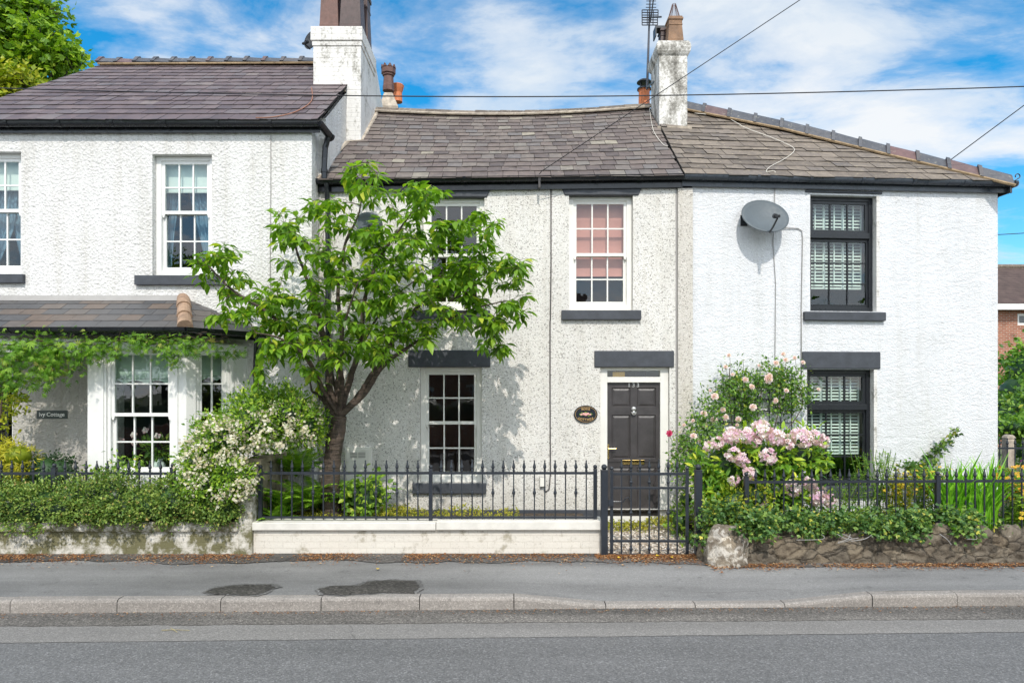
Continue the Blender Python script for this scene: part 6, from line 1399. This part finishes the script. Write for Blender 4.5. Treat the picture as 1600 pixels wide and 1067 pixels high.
# ---- climbing rose with trellis
t = thing('trellis', FR.at(1195, 640, -.05), 'dark square trellis on the white wall behind the climbing rose', 'trellis')
def TR(px, py, w_=-.05): return FR.at(px, py, w_)
mb = MB()
for px in (1130, 1148, 1166, 1184, 1202, 1220, 1237): mb.tube([TR(px, 585), TR(px, 740)], .009, 5)
for py in (588, 606, 624, 642, 660, 678, 700, 720): mb.tube([TR(1126, py), TR(1240, py)], .008, 5)
mb.build('lattice', M['iron'], t)
rb = [B(1140, 600, 9.80, 26, 34, .2), B(1170, 600, 9.85, 40, 36, .2), B(1215, 590, 9.9, 34, 34, .18), B(1240, 600, 9.9, 22, 38, .16), B(1120, 630, 9.75, 34, 34, .2), B(1165, 640, 9.85, 50, 30, .2), B(1225, 632, 9.95, 34, 18, .14), B(1095, 660, 9.6, 28, 30, .2), B(1075, 690, 9.4, 22, 30, .18), B(1110, 680, 9.6, 30, 28, .2), B(1260, 612, 9.95, 16, 22, .1), B(1066, 720, 9.3, 18, 30, .18), B(1085, 745, 9.2, 20, 34, .2)]
RS = thing('climbing_rose', P(1150, 800, 9.8), 'climbing rose with pale pink blooms on the white wall right of the door', 'rose bush'); r_ = np.random.default_rng(81)
mb = MB(); foliage(mb, r_, rb, 5200, .048, .029, LEAF8, per=9, spread=.065, shell=.15, droop=.2); mb.build('foliage', M['rose_leaf'], RS)
mb = MB(); rq = random.Random(82)
for px, py in ((1140, 575), (1215, 565), (1245, 600), (1100, 640), (1070, 690), (1165, 580), (1190, 610), (1055, 720)):
    mb.tube(smooth_pts([P(1160 + rq.uniform(-25, 15), 800, 9.75), P((1160 + px) / 2 + rq.uniform(-15, 15), 720, 9.82), P(px + rq.uniform(-8, 8), (py + 680) / 2, 9.86), P(px, py, 9.85)], 5), [.013] * 8 + [.006] * 8, 5)
for px, py in ((1135, 568), (1140, 553), (1161, 561), (1183, 572), (1200, 558), (1226, 553), (1243, 560)): mb.tube([P(px + 4, py + 40, 9.85), P(px + 1, py + 16, 9.83), P(px, py, 9.82)], .003, 4)
mb.build('stems', M['twig'], RS)
def rose(parent, c, r, mt, name='bloom', rng_=rq):
    mb = MB(); c = Vector(c); base = Vector((rng_.uniform(-.4, .4), -1, rng_.uniform(-.1, .6))).normalized()
    a = base.orthogonal().normalized(); b_ = base.cross(a)
    for ring, (k, rr_, h, op) in enumerate(((3, .25, .45, .15), (5, .5, .32, .5), (6, .8, .12, .9), (7, 1.0, -.05, 1.25))):
        for j in range(k):
            q = 2 * math.pi * (j + ring * .4) / k + rng_.uniform(-.15, .15); o = a * math.cos(q) + b_ * math.sin(q); tn = base.cross(o); w_ = r * (.75 - .05 * ring)
            p0 = c + base * (h * r - .3 * r); p1 = c + o * (rr_ * r * .7) + base * (h * r); p2 = c + o * (rr_ * r) + base * (h * r + r * (.35 - .3 * op))
            mb.add([p0, p1 - tn * w_ * .6, p1 + tn * w_ * .6, p2 - tn * w_ * .35, p2 + tn * w_ * .35, p1 - o * r * .08 - base * r * .1], [(0, 1, 5), (0, 5, 2), (1, 3, 5), (5, 4, 2), (3, 4, 5)])
    return mb.build(name, M[mt], parent)
for px, py, r in ((1139, 555, 10), (1201, 592, 22), (1186, 571, 8), (1165, 593, 14), (1175, 604, 14), (1117, 619, 17), (1145, 585, 9), (1212, 626, 14), (1229, 610, 11), (1177, 636, 16), (1116, 656, 17), (1134, 652, 16), (1100, 646, 16), (1154, 655, 14), (1130, 640, 13), (1101, 664, 14), (1084, 681, 15), (1094, 688, 12), (1152, 664, 9), (1213, 567, 14), (1228, 562, 12), (1242, 559, 10), (1255, 566, 10), (1134, 573, 10), (1224, 553, 10), (1279, 608, 8), (1083, 657, 9), (1110, 610, 8), (1069, 664, 9), (1203, 587, 13)):
    rose(RS, P(px, py, 9.58 if px > 1090 else 9.3), r * 9.6 / F * .37, 'pink')
t = thing('climbing_rose', P(1046, 800, 9.25), 'single deep pink rose on a thin stem beside the door frame', 'rose'); mb = MB(); mb.tube(smooth_pts([P(1075, 790, 9.2), P(1064, 730, 9.2), P(1052, 695, 9.2), P(1046, 680, 9.2)], 5), .004, 5); mb.build('stem', M['rose_leaf'], t); rose(t, P(1046, 677, 9.17), .048, 'hotpink')
# ---- rhododendron
hb = [B(1130, 730, 8.85, 45, 45, .34), B(1180, 720, 8.85, 60, 45, .38), B(1235, 715, 8.9, 55, 40, .36), B(1150, 780, 8.7, 60, 34, .28), B(1215, 770, 8.8, 60, 42, .34), B(1262, 690, 8.9, 26, 16, .2), B(1110, 775, 8.75, 24, 40, .25)]
RH, r_ = hedge_thing('rhododendron', hb, 4400, .110, .040, 'rhodo_leaf', 'rhododendron bush covered in big pale lilac flower heads', 'shrub', 91, LEAF8, per=8, spread=.05, core=.62, shell=.68, upw=.7)
mb = MB()
for px, py in ((1285, 690), (1250, 680), (1200, 680), (1150, 690), (1120, 700)): mb.tube(smooth_pts([P(1195, 815, 8.9), P((1195 + px) / 2, 765, 8.88), P(px, py + 12, 8.8)], 5), .010, 6)
mb.build('stems', M['twig'], RH)
for px, py, r in ((1189, 672, 26), (1143, 681, 22), (1165, 680, 20), (1212, 682, 20), (1230, 690, 17), (1252, 684, 24), (1275, 683, 20), (1287, 690, 14), (1120, 692, 16), (1145, 709, 16), (1160, 718, 15), (1200, 713, 20), (1170, 740, 18), (1146, 750, 16), (1106, 697, 11), (1238, 763, 17), (1264, 755, 16), (1276, 778, 17), (1283, 768, 14), (1190, 784, 14), (1297, 782, 14), (1133, 683, 13), (1181, 690, 13)):
    c = np.array(P(px, py, 8.52 if py < 705 else 8.45)); rr_ = r * 8.5 / F * r_.uniform(.58, .76); k = int(14 + r * .7); d = dirs(r_, k * 3); d = d[(d[:, 1] < .35)][:k]
    mb = MB(); mb.leaves(c + d * rr_ * r_.uniform(.55, 1.0, (len(d), 1)), np.cross(d, dirs(r_, len(d))), d, np.full(len(d), rr_ * .8), np.full(len(d), rr_ * .8), STAR); mb.leaves(c + d * rr_ * .55, d + dirs(r_, len(d)) * .3, dirs(r_, len(d)), np.full(len(d), rr_ * .62), np.full(len(d), rr_ * .5), LEAF8); mb.build('bloom', M['lilac'], RH)
hedge_thing('yellow_green_shrub', [B(1150, 785, 8.40, 46, 28, .2), B(1180, 775, 8.42, 30, 26, .2), B(1120, 800, 8.3, 26, 18, .15)], 900, .045, .024, 'golden_leaf', 'yellow green twiggy bush at the foot of the rhododendron', 'shrub', 92, LEAF8, per=7, spread=.045, core=.5, shell=.5)
# ---- ivy over the rubble wall
IVL = (np.array([(0, 0, 0), (-.42, .12, .03), (-.55, .45, -.03), (-.22, .55, .02), (0, 1, -.08), (.22, .55, .02), (.55, .45, -.03), (.42, .12, .03)]), [(0, 3, 2, 1), (0, 5, 4, 3), (0, 7, 6, 5)])
IV = thing('ivy', P(1330, 830, 7.9), 'dark green ivy draped over the crest of the rough stone wall', 'climbing plant'); r_ = np.random.default_rng(95)
ib_ = [B(px, 810 + 5 * math.sin(px * .05), 8.02, 26, 10 + 4 * math.sin(px * .11), .20) for px in range(1185, 1540, 22)] + [B(px, 818 + 8 * math.sin(px * .07), 7.82, 20, 9 + 6 * math.sin(px * .045 + 1), .07) for px in list(range(1180, 1330, 22)) + list(range(1300, 1450, 20)) + [1490, 1510]] \
    + [B(1118, 800, 7.95, 20, 22, .14), B(1145, 800, 7.9, 26, 16, .16), B(1175, 808, 7.85, 22, 18, .14), B(1100, 830, 7.9, 12, 26, .12), B(1165, 826, 7.62, 14, 18, .08), B(1195, 822, 7.68, 20, 18, .1), B(1380, 826, 7.76, 40, 11, .07), B(1420, 825, 7.78, 34, 13, .07), B(1515, 826, 7.79, 28, 14, .07)]
mb = MB(); foliage(mb, r_, ib_, 6400, .042, .041, IVL, per=12, spread=.040, shell=.6, droop=.3, upw=.8); mb.build('foliage', M['ivy'], IV)
mb = MB(); rq = random.Random(96)
for k in range(7):
    px = rq.uniform(1190, 1530); a = P(px, 834, 7.72); mb.tube(smooth_pts([a, a + Vector((rq.uniform(-.12, .12), -.03, -.05)), a + Vector((rq.uniform(-.3, .3), -.02, rq.uniform(-.12, -.02)))], 4), .004, 4)
mb.build('stems', M['cable_grey'], IV)
# ---- mixed border on the right
def stemmy(name, px0, px1, Y, ztop_py, n_st, seed, mt, label, Lf=.05, Wf=.022, lean=.12, per=16, group=None, fl=None, base_py=815):
    r_ = random.Random(seed); rg = np.random.default_rng(seed); c = P((px0 + px1) / 2, base_py, Y); t = thing(name, c, label, 'plant', group); st = MB(); pn, dn, nn_ = [], [], []; tops = []
    for k in range(n_st):
        b0 = P(r_.uniform(px0, px1), base_py, Y + r_.uniform(-.15, .15)); top = P(r_.uniform(px0, px1), ztop_py + abs(r_.gauss(0, 18)), b0.y) + Vector((r_.uniform(-lean, lean), r_.uniform(-lean, lean), 0)); md = (b0 + top) / 2 + Vector((r_.uniform(-.04, .04), 0, 0)); pts = smooth_pts([b0, md, top], 6); st.tube(pts, .004, 4); tops.append(top)
        for j in range(per):
            f = .15 + .85 * j / per; i = min(int(f * (len(pts) - 1)), len(pts) - 2); p = pts[i].lerp(pts[i + 1], f * (len(pts) - 1) - i); q = j * 2.4; v = Vector((math.cos(q), math.sin(q), r_.uniform(-.1, .5))); pn.append(tuple(p)); dn.append(tuple(v)); nn_.append((v.x * -.4, v.y * -.4 - .2, 1))
    st.build('stems', M[mt], t); n = len(pn); mb = MB(); s = np.clip(rg.normal(1, .25, n), .5, 1.5); mb.leaves(np.array(pn), np.array(dn), np.array(nn_), Lf * s, Wf * s, LEAF8); mb.build('foliage', M[mt], t)
    if fl:
        mt2, num, size = fl; mb = MB(); pk = np.array([tuple(r_.choice(tops) + Vector((r_.uniform(-.06, .06), r_.uniform(-.16, -.05), r_.uniform(-.22, .05)))) for _ in range(num)])
        pr = None
        for q_ in pk:
            e = (math.pi / 2 - .9 + r_.uniform(-.5, .5), r_.uniform(-.4, .4), r_.uniform(0, 6)); l_ = wmat(t).inverted() @ Vector(q_)
            if pr is None:
                m3 = MB(); m3.leaves(np.array([(0., 0, 0)]), np.array([(1., 0, 0)]), np.array([(0., 0, 1)]), np.array([size]), np.array([size]), STAR); pr = build_part_at(m3, 'flower', M[mt2], t, q_)
                pr.rotation_euler = e
            else: dup(pr, t, l_).rotation_euler = e
    return t
stemmy('leafy_plant', 1300, 1345, 8.9, 735, 30, 101, 'mixed_leaf', 'light green bushy plant below the black framed lower window')
stemmy('leafy_plant', 1345, 1400, 8.8, 700, 38, 102, 'mixed_leaf', 'tall willowy green plant right of the black framed lower window', .065, .024)
stemmy('leafy_plant', 1255, 1305, 8.75, 770, 14, 104, 'shrub', 'low green plant between the rhododendron and the railing', .05, .022)
stemmy('flowering_plant', 1385, 1425, 8.75, 738, 34, 105, 'golden_leaf', 'yellow green plant with small yellow flowers left of the ivy spray', .062, .030, fl=('yellow_fl', 60, .055))
stemmy('flowering_plant', 1425, 1470, 8.8, 725, 40, 106, 'mixed_leaf', 'bushy plant with yellow and orange flowers beside the tall blades', .065, .034, fl=('yellow_fl', 50, .045))
stemmy('flowering_plant', 1556, 1640, 9.0, 728, 64, 107, 'mixed_leaf', 'orange flowered plant beyond the tall blades at the right edge', .065, .034, per=20, fl=('orange_fl', 99, .070))
stemmy('leafy_plant', 1572, 1650, 8.55, 770, 34, 109, 'shrub', 'broad leaved yellow flowered plant behind the last stone of the wall', .085, .045, per=10, fl=('yellow_fl', 60, .055))
stemmy('flowering_plant', 1566, 1600, 9.8, 722, 10, 110, 'mixed_leaf', 'purple flowered plant behind the orange flowers at the right edge', .05, .02, fl=('purple_fl', 16, .05))
t = thing('ivy_spray', P(1450, 790, 9.6), 'pointed spray of pale green ivy climbing the bare white wall', 'climbing plant'); r_ = np.random.default_rng(111); pth = [(1437, 760), (1445, 735), (1455, 718), (1468, 705), (1478, 695), (1484, 684), (1490, 675)]
sb = [B(px, py, 10.15, 17 - 2.2 * i, 13 - 1.2 * i, .06) for i, (px, py) in enumerate(pth)] + [B(1425, 735, 10.0, 22, 12, .1), B(1450, 745, 9.9, 24, 20, .12)]
mb = MB(); foliage(mb, r_, sb, 950, .055, .050, IVL, per=5, spread=.03, shell=.2, upw=.5); mb.build('foliage', M['ivy'], t); mb = MB(); mb.tube([P(px, py, 10.2) for px, py in [(1432, 800)] + pth], .006, 5); mb.build('stems', M['twig'], t)
# sword-leaved clump
t = thing('sword_leaved_plant', P(1510, 830, 8.8), 'clump of tall upright sword shaped green leaves behind the right railing', 'plant'); rq = random.Random(113); mb = MB()
for k in range(260):
    b0 = P(rq.uniform(1468, 1556), 835, 8.72 + rq.uniform(-.2, .35)); h = rq.uniform(.62, 1.06) * (.92 if rq.random() < .8 else 1.05); le = Vector((rq.gauss(0, .085), rq.gauss(-.03, .08), 0)); w_ = rq.uniform(.015, .027); fc = rq.uniform(-.6, .6); sx = Vector((math.cos(fc), math.sin(fc), 0)); pts = []
    for i in range(6):
        f = i / 5; c = b0 + Vector((0, 0, h * f)) + le * f * f * (1.2 + f); wi = w_ * (1 - f ** 2.5) * (.7 + .6 * f) + .0008; pts += [c - sx * wi, c + sx.cross(Vector((0, 0, 1))) * wi * .3, c + sx * wi]
    mb.add(pts, [q for i in range(5) for q in ((3*i, 3*i+1, 3*i+4, 3*i+3), (3*i+1, 3*i+2, 3*i+5, 3*i+4))])
mb.build('leaves', M['blade'], t)
mb = MB(); mb.box(2.42, 9, 8.18, 10.3, .0, .16); structure(mb.build('garden_bed', M['soil']))
mb = MB(); n = 3800; r_ = np.random.default_rng(115); gx = r_.uniform(2.7, 7.6, n); gy = r_.uniform(8.3, 9.7, n); gz = .18 + .16 * r_.random(n); mb.leaves(np.stack([gx, gy, gz], 1), dirs(r_, n), dirs(r_, n) * .6 + np.array([0, -.3, 1]), r_.uniform(.04, .08, n), r_.uniform(.02, .035, n), LEAF2); tag(mb.build('ground_cover', M['mixed_leaf']), 'mixed low leaves filling the right border', 'ground cover')['kind'] = 'stuff'

# ================================================================ LITTER
mb = MB(); r_ = np.random.default_rng(121); n = 17000; xx = r_.uniform(-7, 7.2, n); cl = np.array([fbm(Vector((x * 1.6, 3, 0)), 3) for x in xx]); 
base = np.where(xx < 2.2, np.where(xx < -3.2, 8.21, 8.24), 7.74 + .012 * (xx - 2.3)); base = np.where((xx > 1.1) & (xx < 2.2), 8.20, base)
off = np.abs(r_.normal(0, .21, n)) * np.where(xx > 2.3, .55, 1); keep = (cl + r_.normal(0, .35, n) > .0) ; yy = base - .01 - off; keep &= (yy > 7.35)
xx, yy = xx[keep], yy[keep]; n = len(xx); ang = r_.uniform(0, 6.28, n); mb.leaves(np.stack([xx, yy, np.full(n, .014)], 1), np.stack([np.cos(ang), np.sin(ang), r_.uniform(-.15, .3, n)], 1), dirs(r_, n) * .4 + np.array([0, 0, 1]), r_.uniform(.018, .045, n), r_.uniform(.007, .016, n), LEAF2)
n = 2600; xx = r_.uniform(1.0, 2.42, n); yy = 8.2 - np.abs(r_.normal(0, .24, n)) * (.4 + .6 * np.array([abs(mnoise.noise(Vector((x * 3, 2, 0)))) * 2 for x in xx])); ang = r_.uniform(0, 6.28, n); mb.leaves(np.stack([xx, yy, np.full(n, .012)], 1), np.stack([np.cos(ang), np.sin(ang), r_.uniform(-.15, .3, n)], 1), dirs(r_, n) * .4 + np.array([0, 0, 1]), r_.uniform(.018, .045, n), r_.uniform(.007, .016, n), LEAF2)
o = mb.build('leaf_litter', M['debris']); o['kind'] = 'stuff'; tag(o, 'rusty brown dry catkins drifted along the foot of the garden walls', 'leaf litter')
mb = MB(); n = 700; xx = r_.uniform(-6, 6.5, n); yy = np.array([yk(x) for x in xx]) - np.abs(r_.normal(0, .07, n)) - .01; ang = r_.uniform(0, 6.28, n); mb.leaves(np.stack([xx, yy, np.full(n, ZR + .014)], 1), np.stack([np.cos(ang), np.sin(ang), r_.uniform(0, .2, n)], 1), dirs(r_, n) * .3 + np.array([0, 0, 1]), r_.uniform(.010, .028, n), r_.uniform(.006, .013, n), LEAF2)
o = mb.build('kerb_grit', M['debris']); o['kind'] = 'stuff'; tag(o, 'scattered brown bits in the gritty channel below the kerb', 'grit')
def leaf_obj(px, py, z, L, label):
    p = P(px, py, F * (H - z) / (py - YH)); mb = MB(); a = rq.uniform(0, 6); mb.leaves(np.array([tuple(p)]), np.array([(math.cos(a), math.sin(a), .1)]), np.array([(.1, -.4, 1)]), np.array([L]), np.array([L * .6]), LEAF8); tag(mb.build('fallen_leaf', M['yellow_leaf']), label, 'leaf', 'fallen yellow leaves')
leaf_obj(590, 889, .02, .07, 'yellow leaf lying alone on the pavement below the cherry tree'); leaf_obj(766, 868, .02, .05, 'small yellow leaf at the foot of the cream wall'); leaf_obj(1051, 871, .03, .08, 'bright yellow leaf under the right half of the gate'); leaf_obj(1025, 868, .03, .07, 'pale yellow leaf under the middle of the gate'); leaf_obj(965, 871, .03, .06, 'yellow leaf beside the left gate post')

# ================================================================ BACKGROUND
def tree(name, c, h, blobs, n, L, W, mt, label, seed, trunk_r=.3, per=16, spread=.25, shell=.35, limbs=9, tpl=LEAF2):
    t = thing(name, c, label, 'tree'); r_ = np.random.default_rng(seed); rq_ = random.Random(seed); mb = MB(); c = Vector(c); top = c + Vector((0, 0, h * .8)); mb.tube(smooth_pts([c, c + Vector((.1, 0, h * .3)), top], 6), [trunk_r * (1 - .07 * i) for i in range(13)], 9)
    for b in blobs:
        e = Vector(b[0]); s_ = c + Vector((0, 0, h * rq_.uniform(.3, .6))); mb.tube(smooth_pts([s_, (s_ + e) / 2 + Vector((0, 0, -.1 * h * .3)), e], 6), [trunk_r * .35 * (1 - .07 * i) for i in range(13)], 6)
        for k in range(limbs): d = Vector(tuple(dirs(r_, 1)[0] * b[1])); mb.tube(smooth_pts([e, e + d * .5 + Vector((0, 0, -.1)), e + d * .95], 4), [.05, .045, .04, .035, .03, .025, .02, .016, .012], 4)
    mb.build('trunk', M['bark_far'], t, smooth=True); mb = MB(); foliage(mb, r_, blobs, n, L, W, tpl, per, spread, shell, droop=.2, upw=.9); mb.build('crown', M[mt], t); return t
Yt = 19.0
tb = [B(-40, 60, Yt, 80, 70, 1.6), B(20, 20, Yt, 60, 45, 1.3), B(62, 60, Yt - .4, 46, 22, .9), B(95, 85, Yt - .5, 36, 18, .7), B(60, 100, Yt - .3, 44, 18, .8), B(60, 10, Yt, 30, 14, .6), B(25, 60, Yt + 1, 40, 40, 1.2), B(-60, 140, Yt, 60, 60, 1.5), B(20, 120, Yt + .3, 30, 14, .7), B(112, 98, Yt - .5, 20, 11, .4)]
tree('sycamore_tree', (P(-110, 612, Yt).x, Yt, 0), 11, tb, 15000, .17, .15, 'tree_far', 'large leafy green tree rising behind the purple slate roof', 131, .32, per=16, spread=.17, shell=.25, tpl=IVL)
tb = [B(0, 132, 17, 46, 18, .8), B(-20, 150, 17, 50, 24, .8), B(40, 128, 17, 20, 10, .5)]
tree('small_tree', (P(-30, 612, 17).x, 17, 0), 8, tb, 3200, .14, .11, 'golden_leaf', 'paler yellow green tree in front of the big sycamore behind the roof', 132, .15, per=14, spread=.14, shell=.3, limbs=5)
# right: brick house beyond, garden shrubs, post and railing
bx, byh = P(1562, 612, 28).x, 28.0
BH = thing('brick_house', (bx + 4, byh, 0), 'distant red brick house with brown tiled roof beyond the right corner', 'house'); zt_, ze_ = P(0, 396, 28).z, P(0, 476, 27.6).z
FBH = Fac(bx - 1.5, byh, 0); ow = opening(FBH, 1590, 490, 1640, 508); ow2 = opening(FBH, 1600, 620, 1650, 690); mb = FBH.mb(); wall_front(mb, 0, 10, -.3, ze_, [ow, ow2], .12); mb.poly((0, 0, -.3), (0, 0, ze_), (0, 7, ze_), (0, 7, -.3)); mb.poly((0, 0, ze_), (0, 3.2, zt_ - .1), (0, 7, ze_)); mb.poly((10, 0, -.3), (10, 7, -.3), (10, 7, ze_), (10, 0, ze_)); mb.poly((0, 7, -.3), (0, 7, ze_), (10, 7, ze_), (10, 7, -.3)); mb.build('wall', M['red_brick'], BH)
mb = FBH.mb(); mb.add([(-.3, -.35, ze_ - .05), (10.3, -.35, ze_ - .05), (10.3, 3.2, zt_), (-.3, 3.2, zt_), (-.3, -.35, ze_ - .15), (10.3, -.35, ze_ - .15), (10.3, 3.2, zt_ - .12), (-.3, 3.2, zt_ - .12)], [(0, 1, 2, 3), (4, 7, 6, 5), (0, 4, 5, 1), (3, 2, 6, 7), (0, 3, 7, 4)]); mb.poly((-.3, 3.2, zt_), (10.3, 3.2, zt_), (10.3, 7.3, ze_ - .1), (-.3, 7.3, ze_ - .1)); rf = mb.build('roof', M['brown_tile'], BH); mb = FBH.mb(); mb.tube([(-.3, 3.2, zt_ + .03), (10.3, 3.2, zt_ + .03)], .12, 8); mb.build('ridge', M['ridge_brown'], rf)
mb = FBH.mb(); mb.box(-.3, 10.3, -.42, -.36, ze_ - .20, ze_ + .03); mb.build('fascia', M['white_wood'], BH)
for o_ in (ow, ow2): mb = FBH.mb(); frame(mb, *o_, .04, .10, .09, .09, .09, .09); mb.box((o_[0] + o_[1]) / 2 - .04, (o_[0] + o_[1]) / 2 + .04, .045, .095, o_[2] + .09, o_[3] - .09); w_ = mb.build('window', M['white_wood'], BH); mb = FBH.mb(); mb.poly((o_[0], .08, o_[2]), (o_[1], .08, o_[2]), (o_[1], .08, o_[3]), (o_[0], .08, o_[3])); mb.build('pane', M['glass'], w_); mb = FBH.mb(); mb.box(o_[0], o_[1], .3, .32, o_[2], o_[3]); mb.build('curtain', M['interior_dark'], w_)
hedge_thing('bush', [B(1606, 578, 17, 34, 42, .9), B(1585, 610, 16.5, 24, 30, .7), B(1630, 565, 17, 34, 44, .9), B(1606, 645, 17, 36, 46, .8), B(1608, 700, 17, 26, 34, .6)], 3400, .13, .085, 'bush_far', 'bright green bush in front of the distant brick house', 'bush', 141, LEAF8, per=9, spread=.12, core=.6, shell=.6)
hedge_thing('bush', [B(1590, 640, 15.5, 42, 26, .7), B(1625, 640, 15.5, 36, 40, .7), B(1570, 655, 15, 18, 24, .5)], 2400, .10, .06, 'rose_leaf', 'darker green bush behind the stone post beyond the right corner', 'bush', 142, LEAF8, per=9, spread=.1, core=.7, shell=.6)
hedge_thing('bush', [B(1575, 668, 14.2, 26, 16, .5), B(1610, 670, 14.2, 26, 18, .5)], 1200, .09, .06, 'bush_far', 'low light green bush just behind the stone post', 'bush', 143, LEAF8, per=9, spread=.08, core=.7, shell=.6)
pp = P(1581, 735, 12.4); t = thing('stone_post', (pp.x, pp.y, 0), 'weathered buff stone gatepost with rounded top beyond the right corner', 'post'); s_ = 12.4 / F; mb = MB(); zt_ = P(0, 679, 12.4).z; mb.box(pp.x - 7 * s_, pp.x + 7 * s_, pp.y, pp.y + .16, 0, zt_ - .08); vs = []
for yy_ in (pp.y - .003, pp.y + .163):
    for k in range(11): q = math.pi * k / 10; vs.append((pp.x + 7.2 * s_ * math.cos(q), yy_, zt_ - .082 + .08 * math.sin(q)))
mb.add(vs, [tuple(range(11))[::-1], tuple(range(11, 22))] + [(k, k + 1, 12 + k, 11 + k) for k in range(10)] + [(10, 0, 11, 21)]); mb.build('shaft', M['coping'] if False else M['stack_stone'], t, bevel=.02)
yf2 = lambda x: 11.9; xs2 = [P(px, 0, 11.9).x for px in range(1562, 1660, 12)]
railing('black spear topped railing far back beside the stone post', (xs2[3], 11.9, 0), xs2, [], yf2, .3, P(0, 699, 11.9).z, P(0, 684, 11.9).z, 0, (0, 1), [(xs2[0] - .3, xs2[-1], P(0, 700, 11.9).z, .016, 0), (xs2[0] - .3, xs2[-1], .4, .014, 0)])

# ================================================================ ACROSS THE ROAD (seen only as reflections in the panes)
OH = thing('brick_house', (-3, -13, 0), 'brown brick house standing across the road, mirrored in the panes', 'house'); FO = Fac(3.5, -13, math.pi); oo = [(1, 2.2, .9, 2.3), (4.5, 5.7, .9, 2.3), (7.6, 8.6, 0, 2.1), (1, 2.2, 3.3, 4.5), (4.5, 5.7, 3.3, 4.5)]
mb = FO.mb(); wall_front(mb, 0, 11, -.2, 5.2, oo, .1); mb.poly((0, 0, -.2), (0, 0, 5.2), (0, 7, 5.2), (0, 7, -.2)); mb.poly((11, 0, -.2), (11, 7, -.2), (11, 7, 5.2), (11, 0, 5.2)); mb.poly((0, 3.2, 7.4), (0, 0, 5.2), (0, 7, 5.2)); mb.poly((11, 0, 5.2), (11, 3.2, 7.4), (11, 7, 5.2)); mb.box(.1, 10.9, .3, .4, -.2, 5.1); mb.build('wall', M['red_brick'], OH)
mb = FO.mb(); mb.poly((-.3, -.35, 5.0), (11.3, -.35, 5.0), (11.3, 3.2, 7.4), (-.3, 3.2, 7.4)); mb.poly((-.3, 7.3, 5.0), (-.3, 3.2, 7.4), (11.3, 3.2, 7.4), (11.3, 7.3, 5.0)); mb.build('roof', M['brown_tile'], OH)
for o_ in oo: mb = FO.mb(); frame(mb, *o_, .03, .09, .07, .07, .07, .07); mb.build('window', M['white_wood'], OH)
mb = MB(); mb.box(-14, 14, -3.0, -2.75, 0, .9); tag(mb.build('garden_wall', M['red_brick'], bevel=.01), 'low red brick wall across the road, mirrored in the lower panes', 'wall')
for i, (x, y, h, mt, lb) in enumerate(((-13.5, -8, 8.6, 'tree_far', 'tall tree across the road mirrored in the left upper windows'), (-19, -12, 9, 'bush_far', 'wide tree further left across the road'), (9.5, -8, 8.0, 'tree_far', 'tree across the road mirrored in the black framed windows'), (15.5, -10, 8.5, 'bush_far', 'broad tree across the road to the far right'), (21, -6, 8, 'tree_far', 'leafy tree across the road beyond the right end'))):
    tb = [(np.array((x, y, h * .62)), np.array((2.4, 2.2, h * .32)), 1), (np.array((x + 1.4, y + .5, h * .5)), np.array((1.7, 1.6, h * .22)), .6), (np.array((x - 1.5, y - .3, h * .48)), np.array((1.7, 1.6, h * .22)), .6)]
    tree('roadside_tree', (x, y, 0), h, tb, 3600, .24, .2, mt, lb, 150 + i, .22, per=12, spread=.3, shell=.4, limbs=4)
hedge_thing('hedge', [(np.array((x, -4.0, .8)), np.array((1.1, .6, .95)), 1) for x in np.arange(-13, 14, 1.4)], 5000, .10, .06, 'rose_leaf', 'green hedge behind the brick wall across the road', 'hedge', 160, per=10, spread=.08, core=.85, shell=.8)
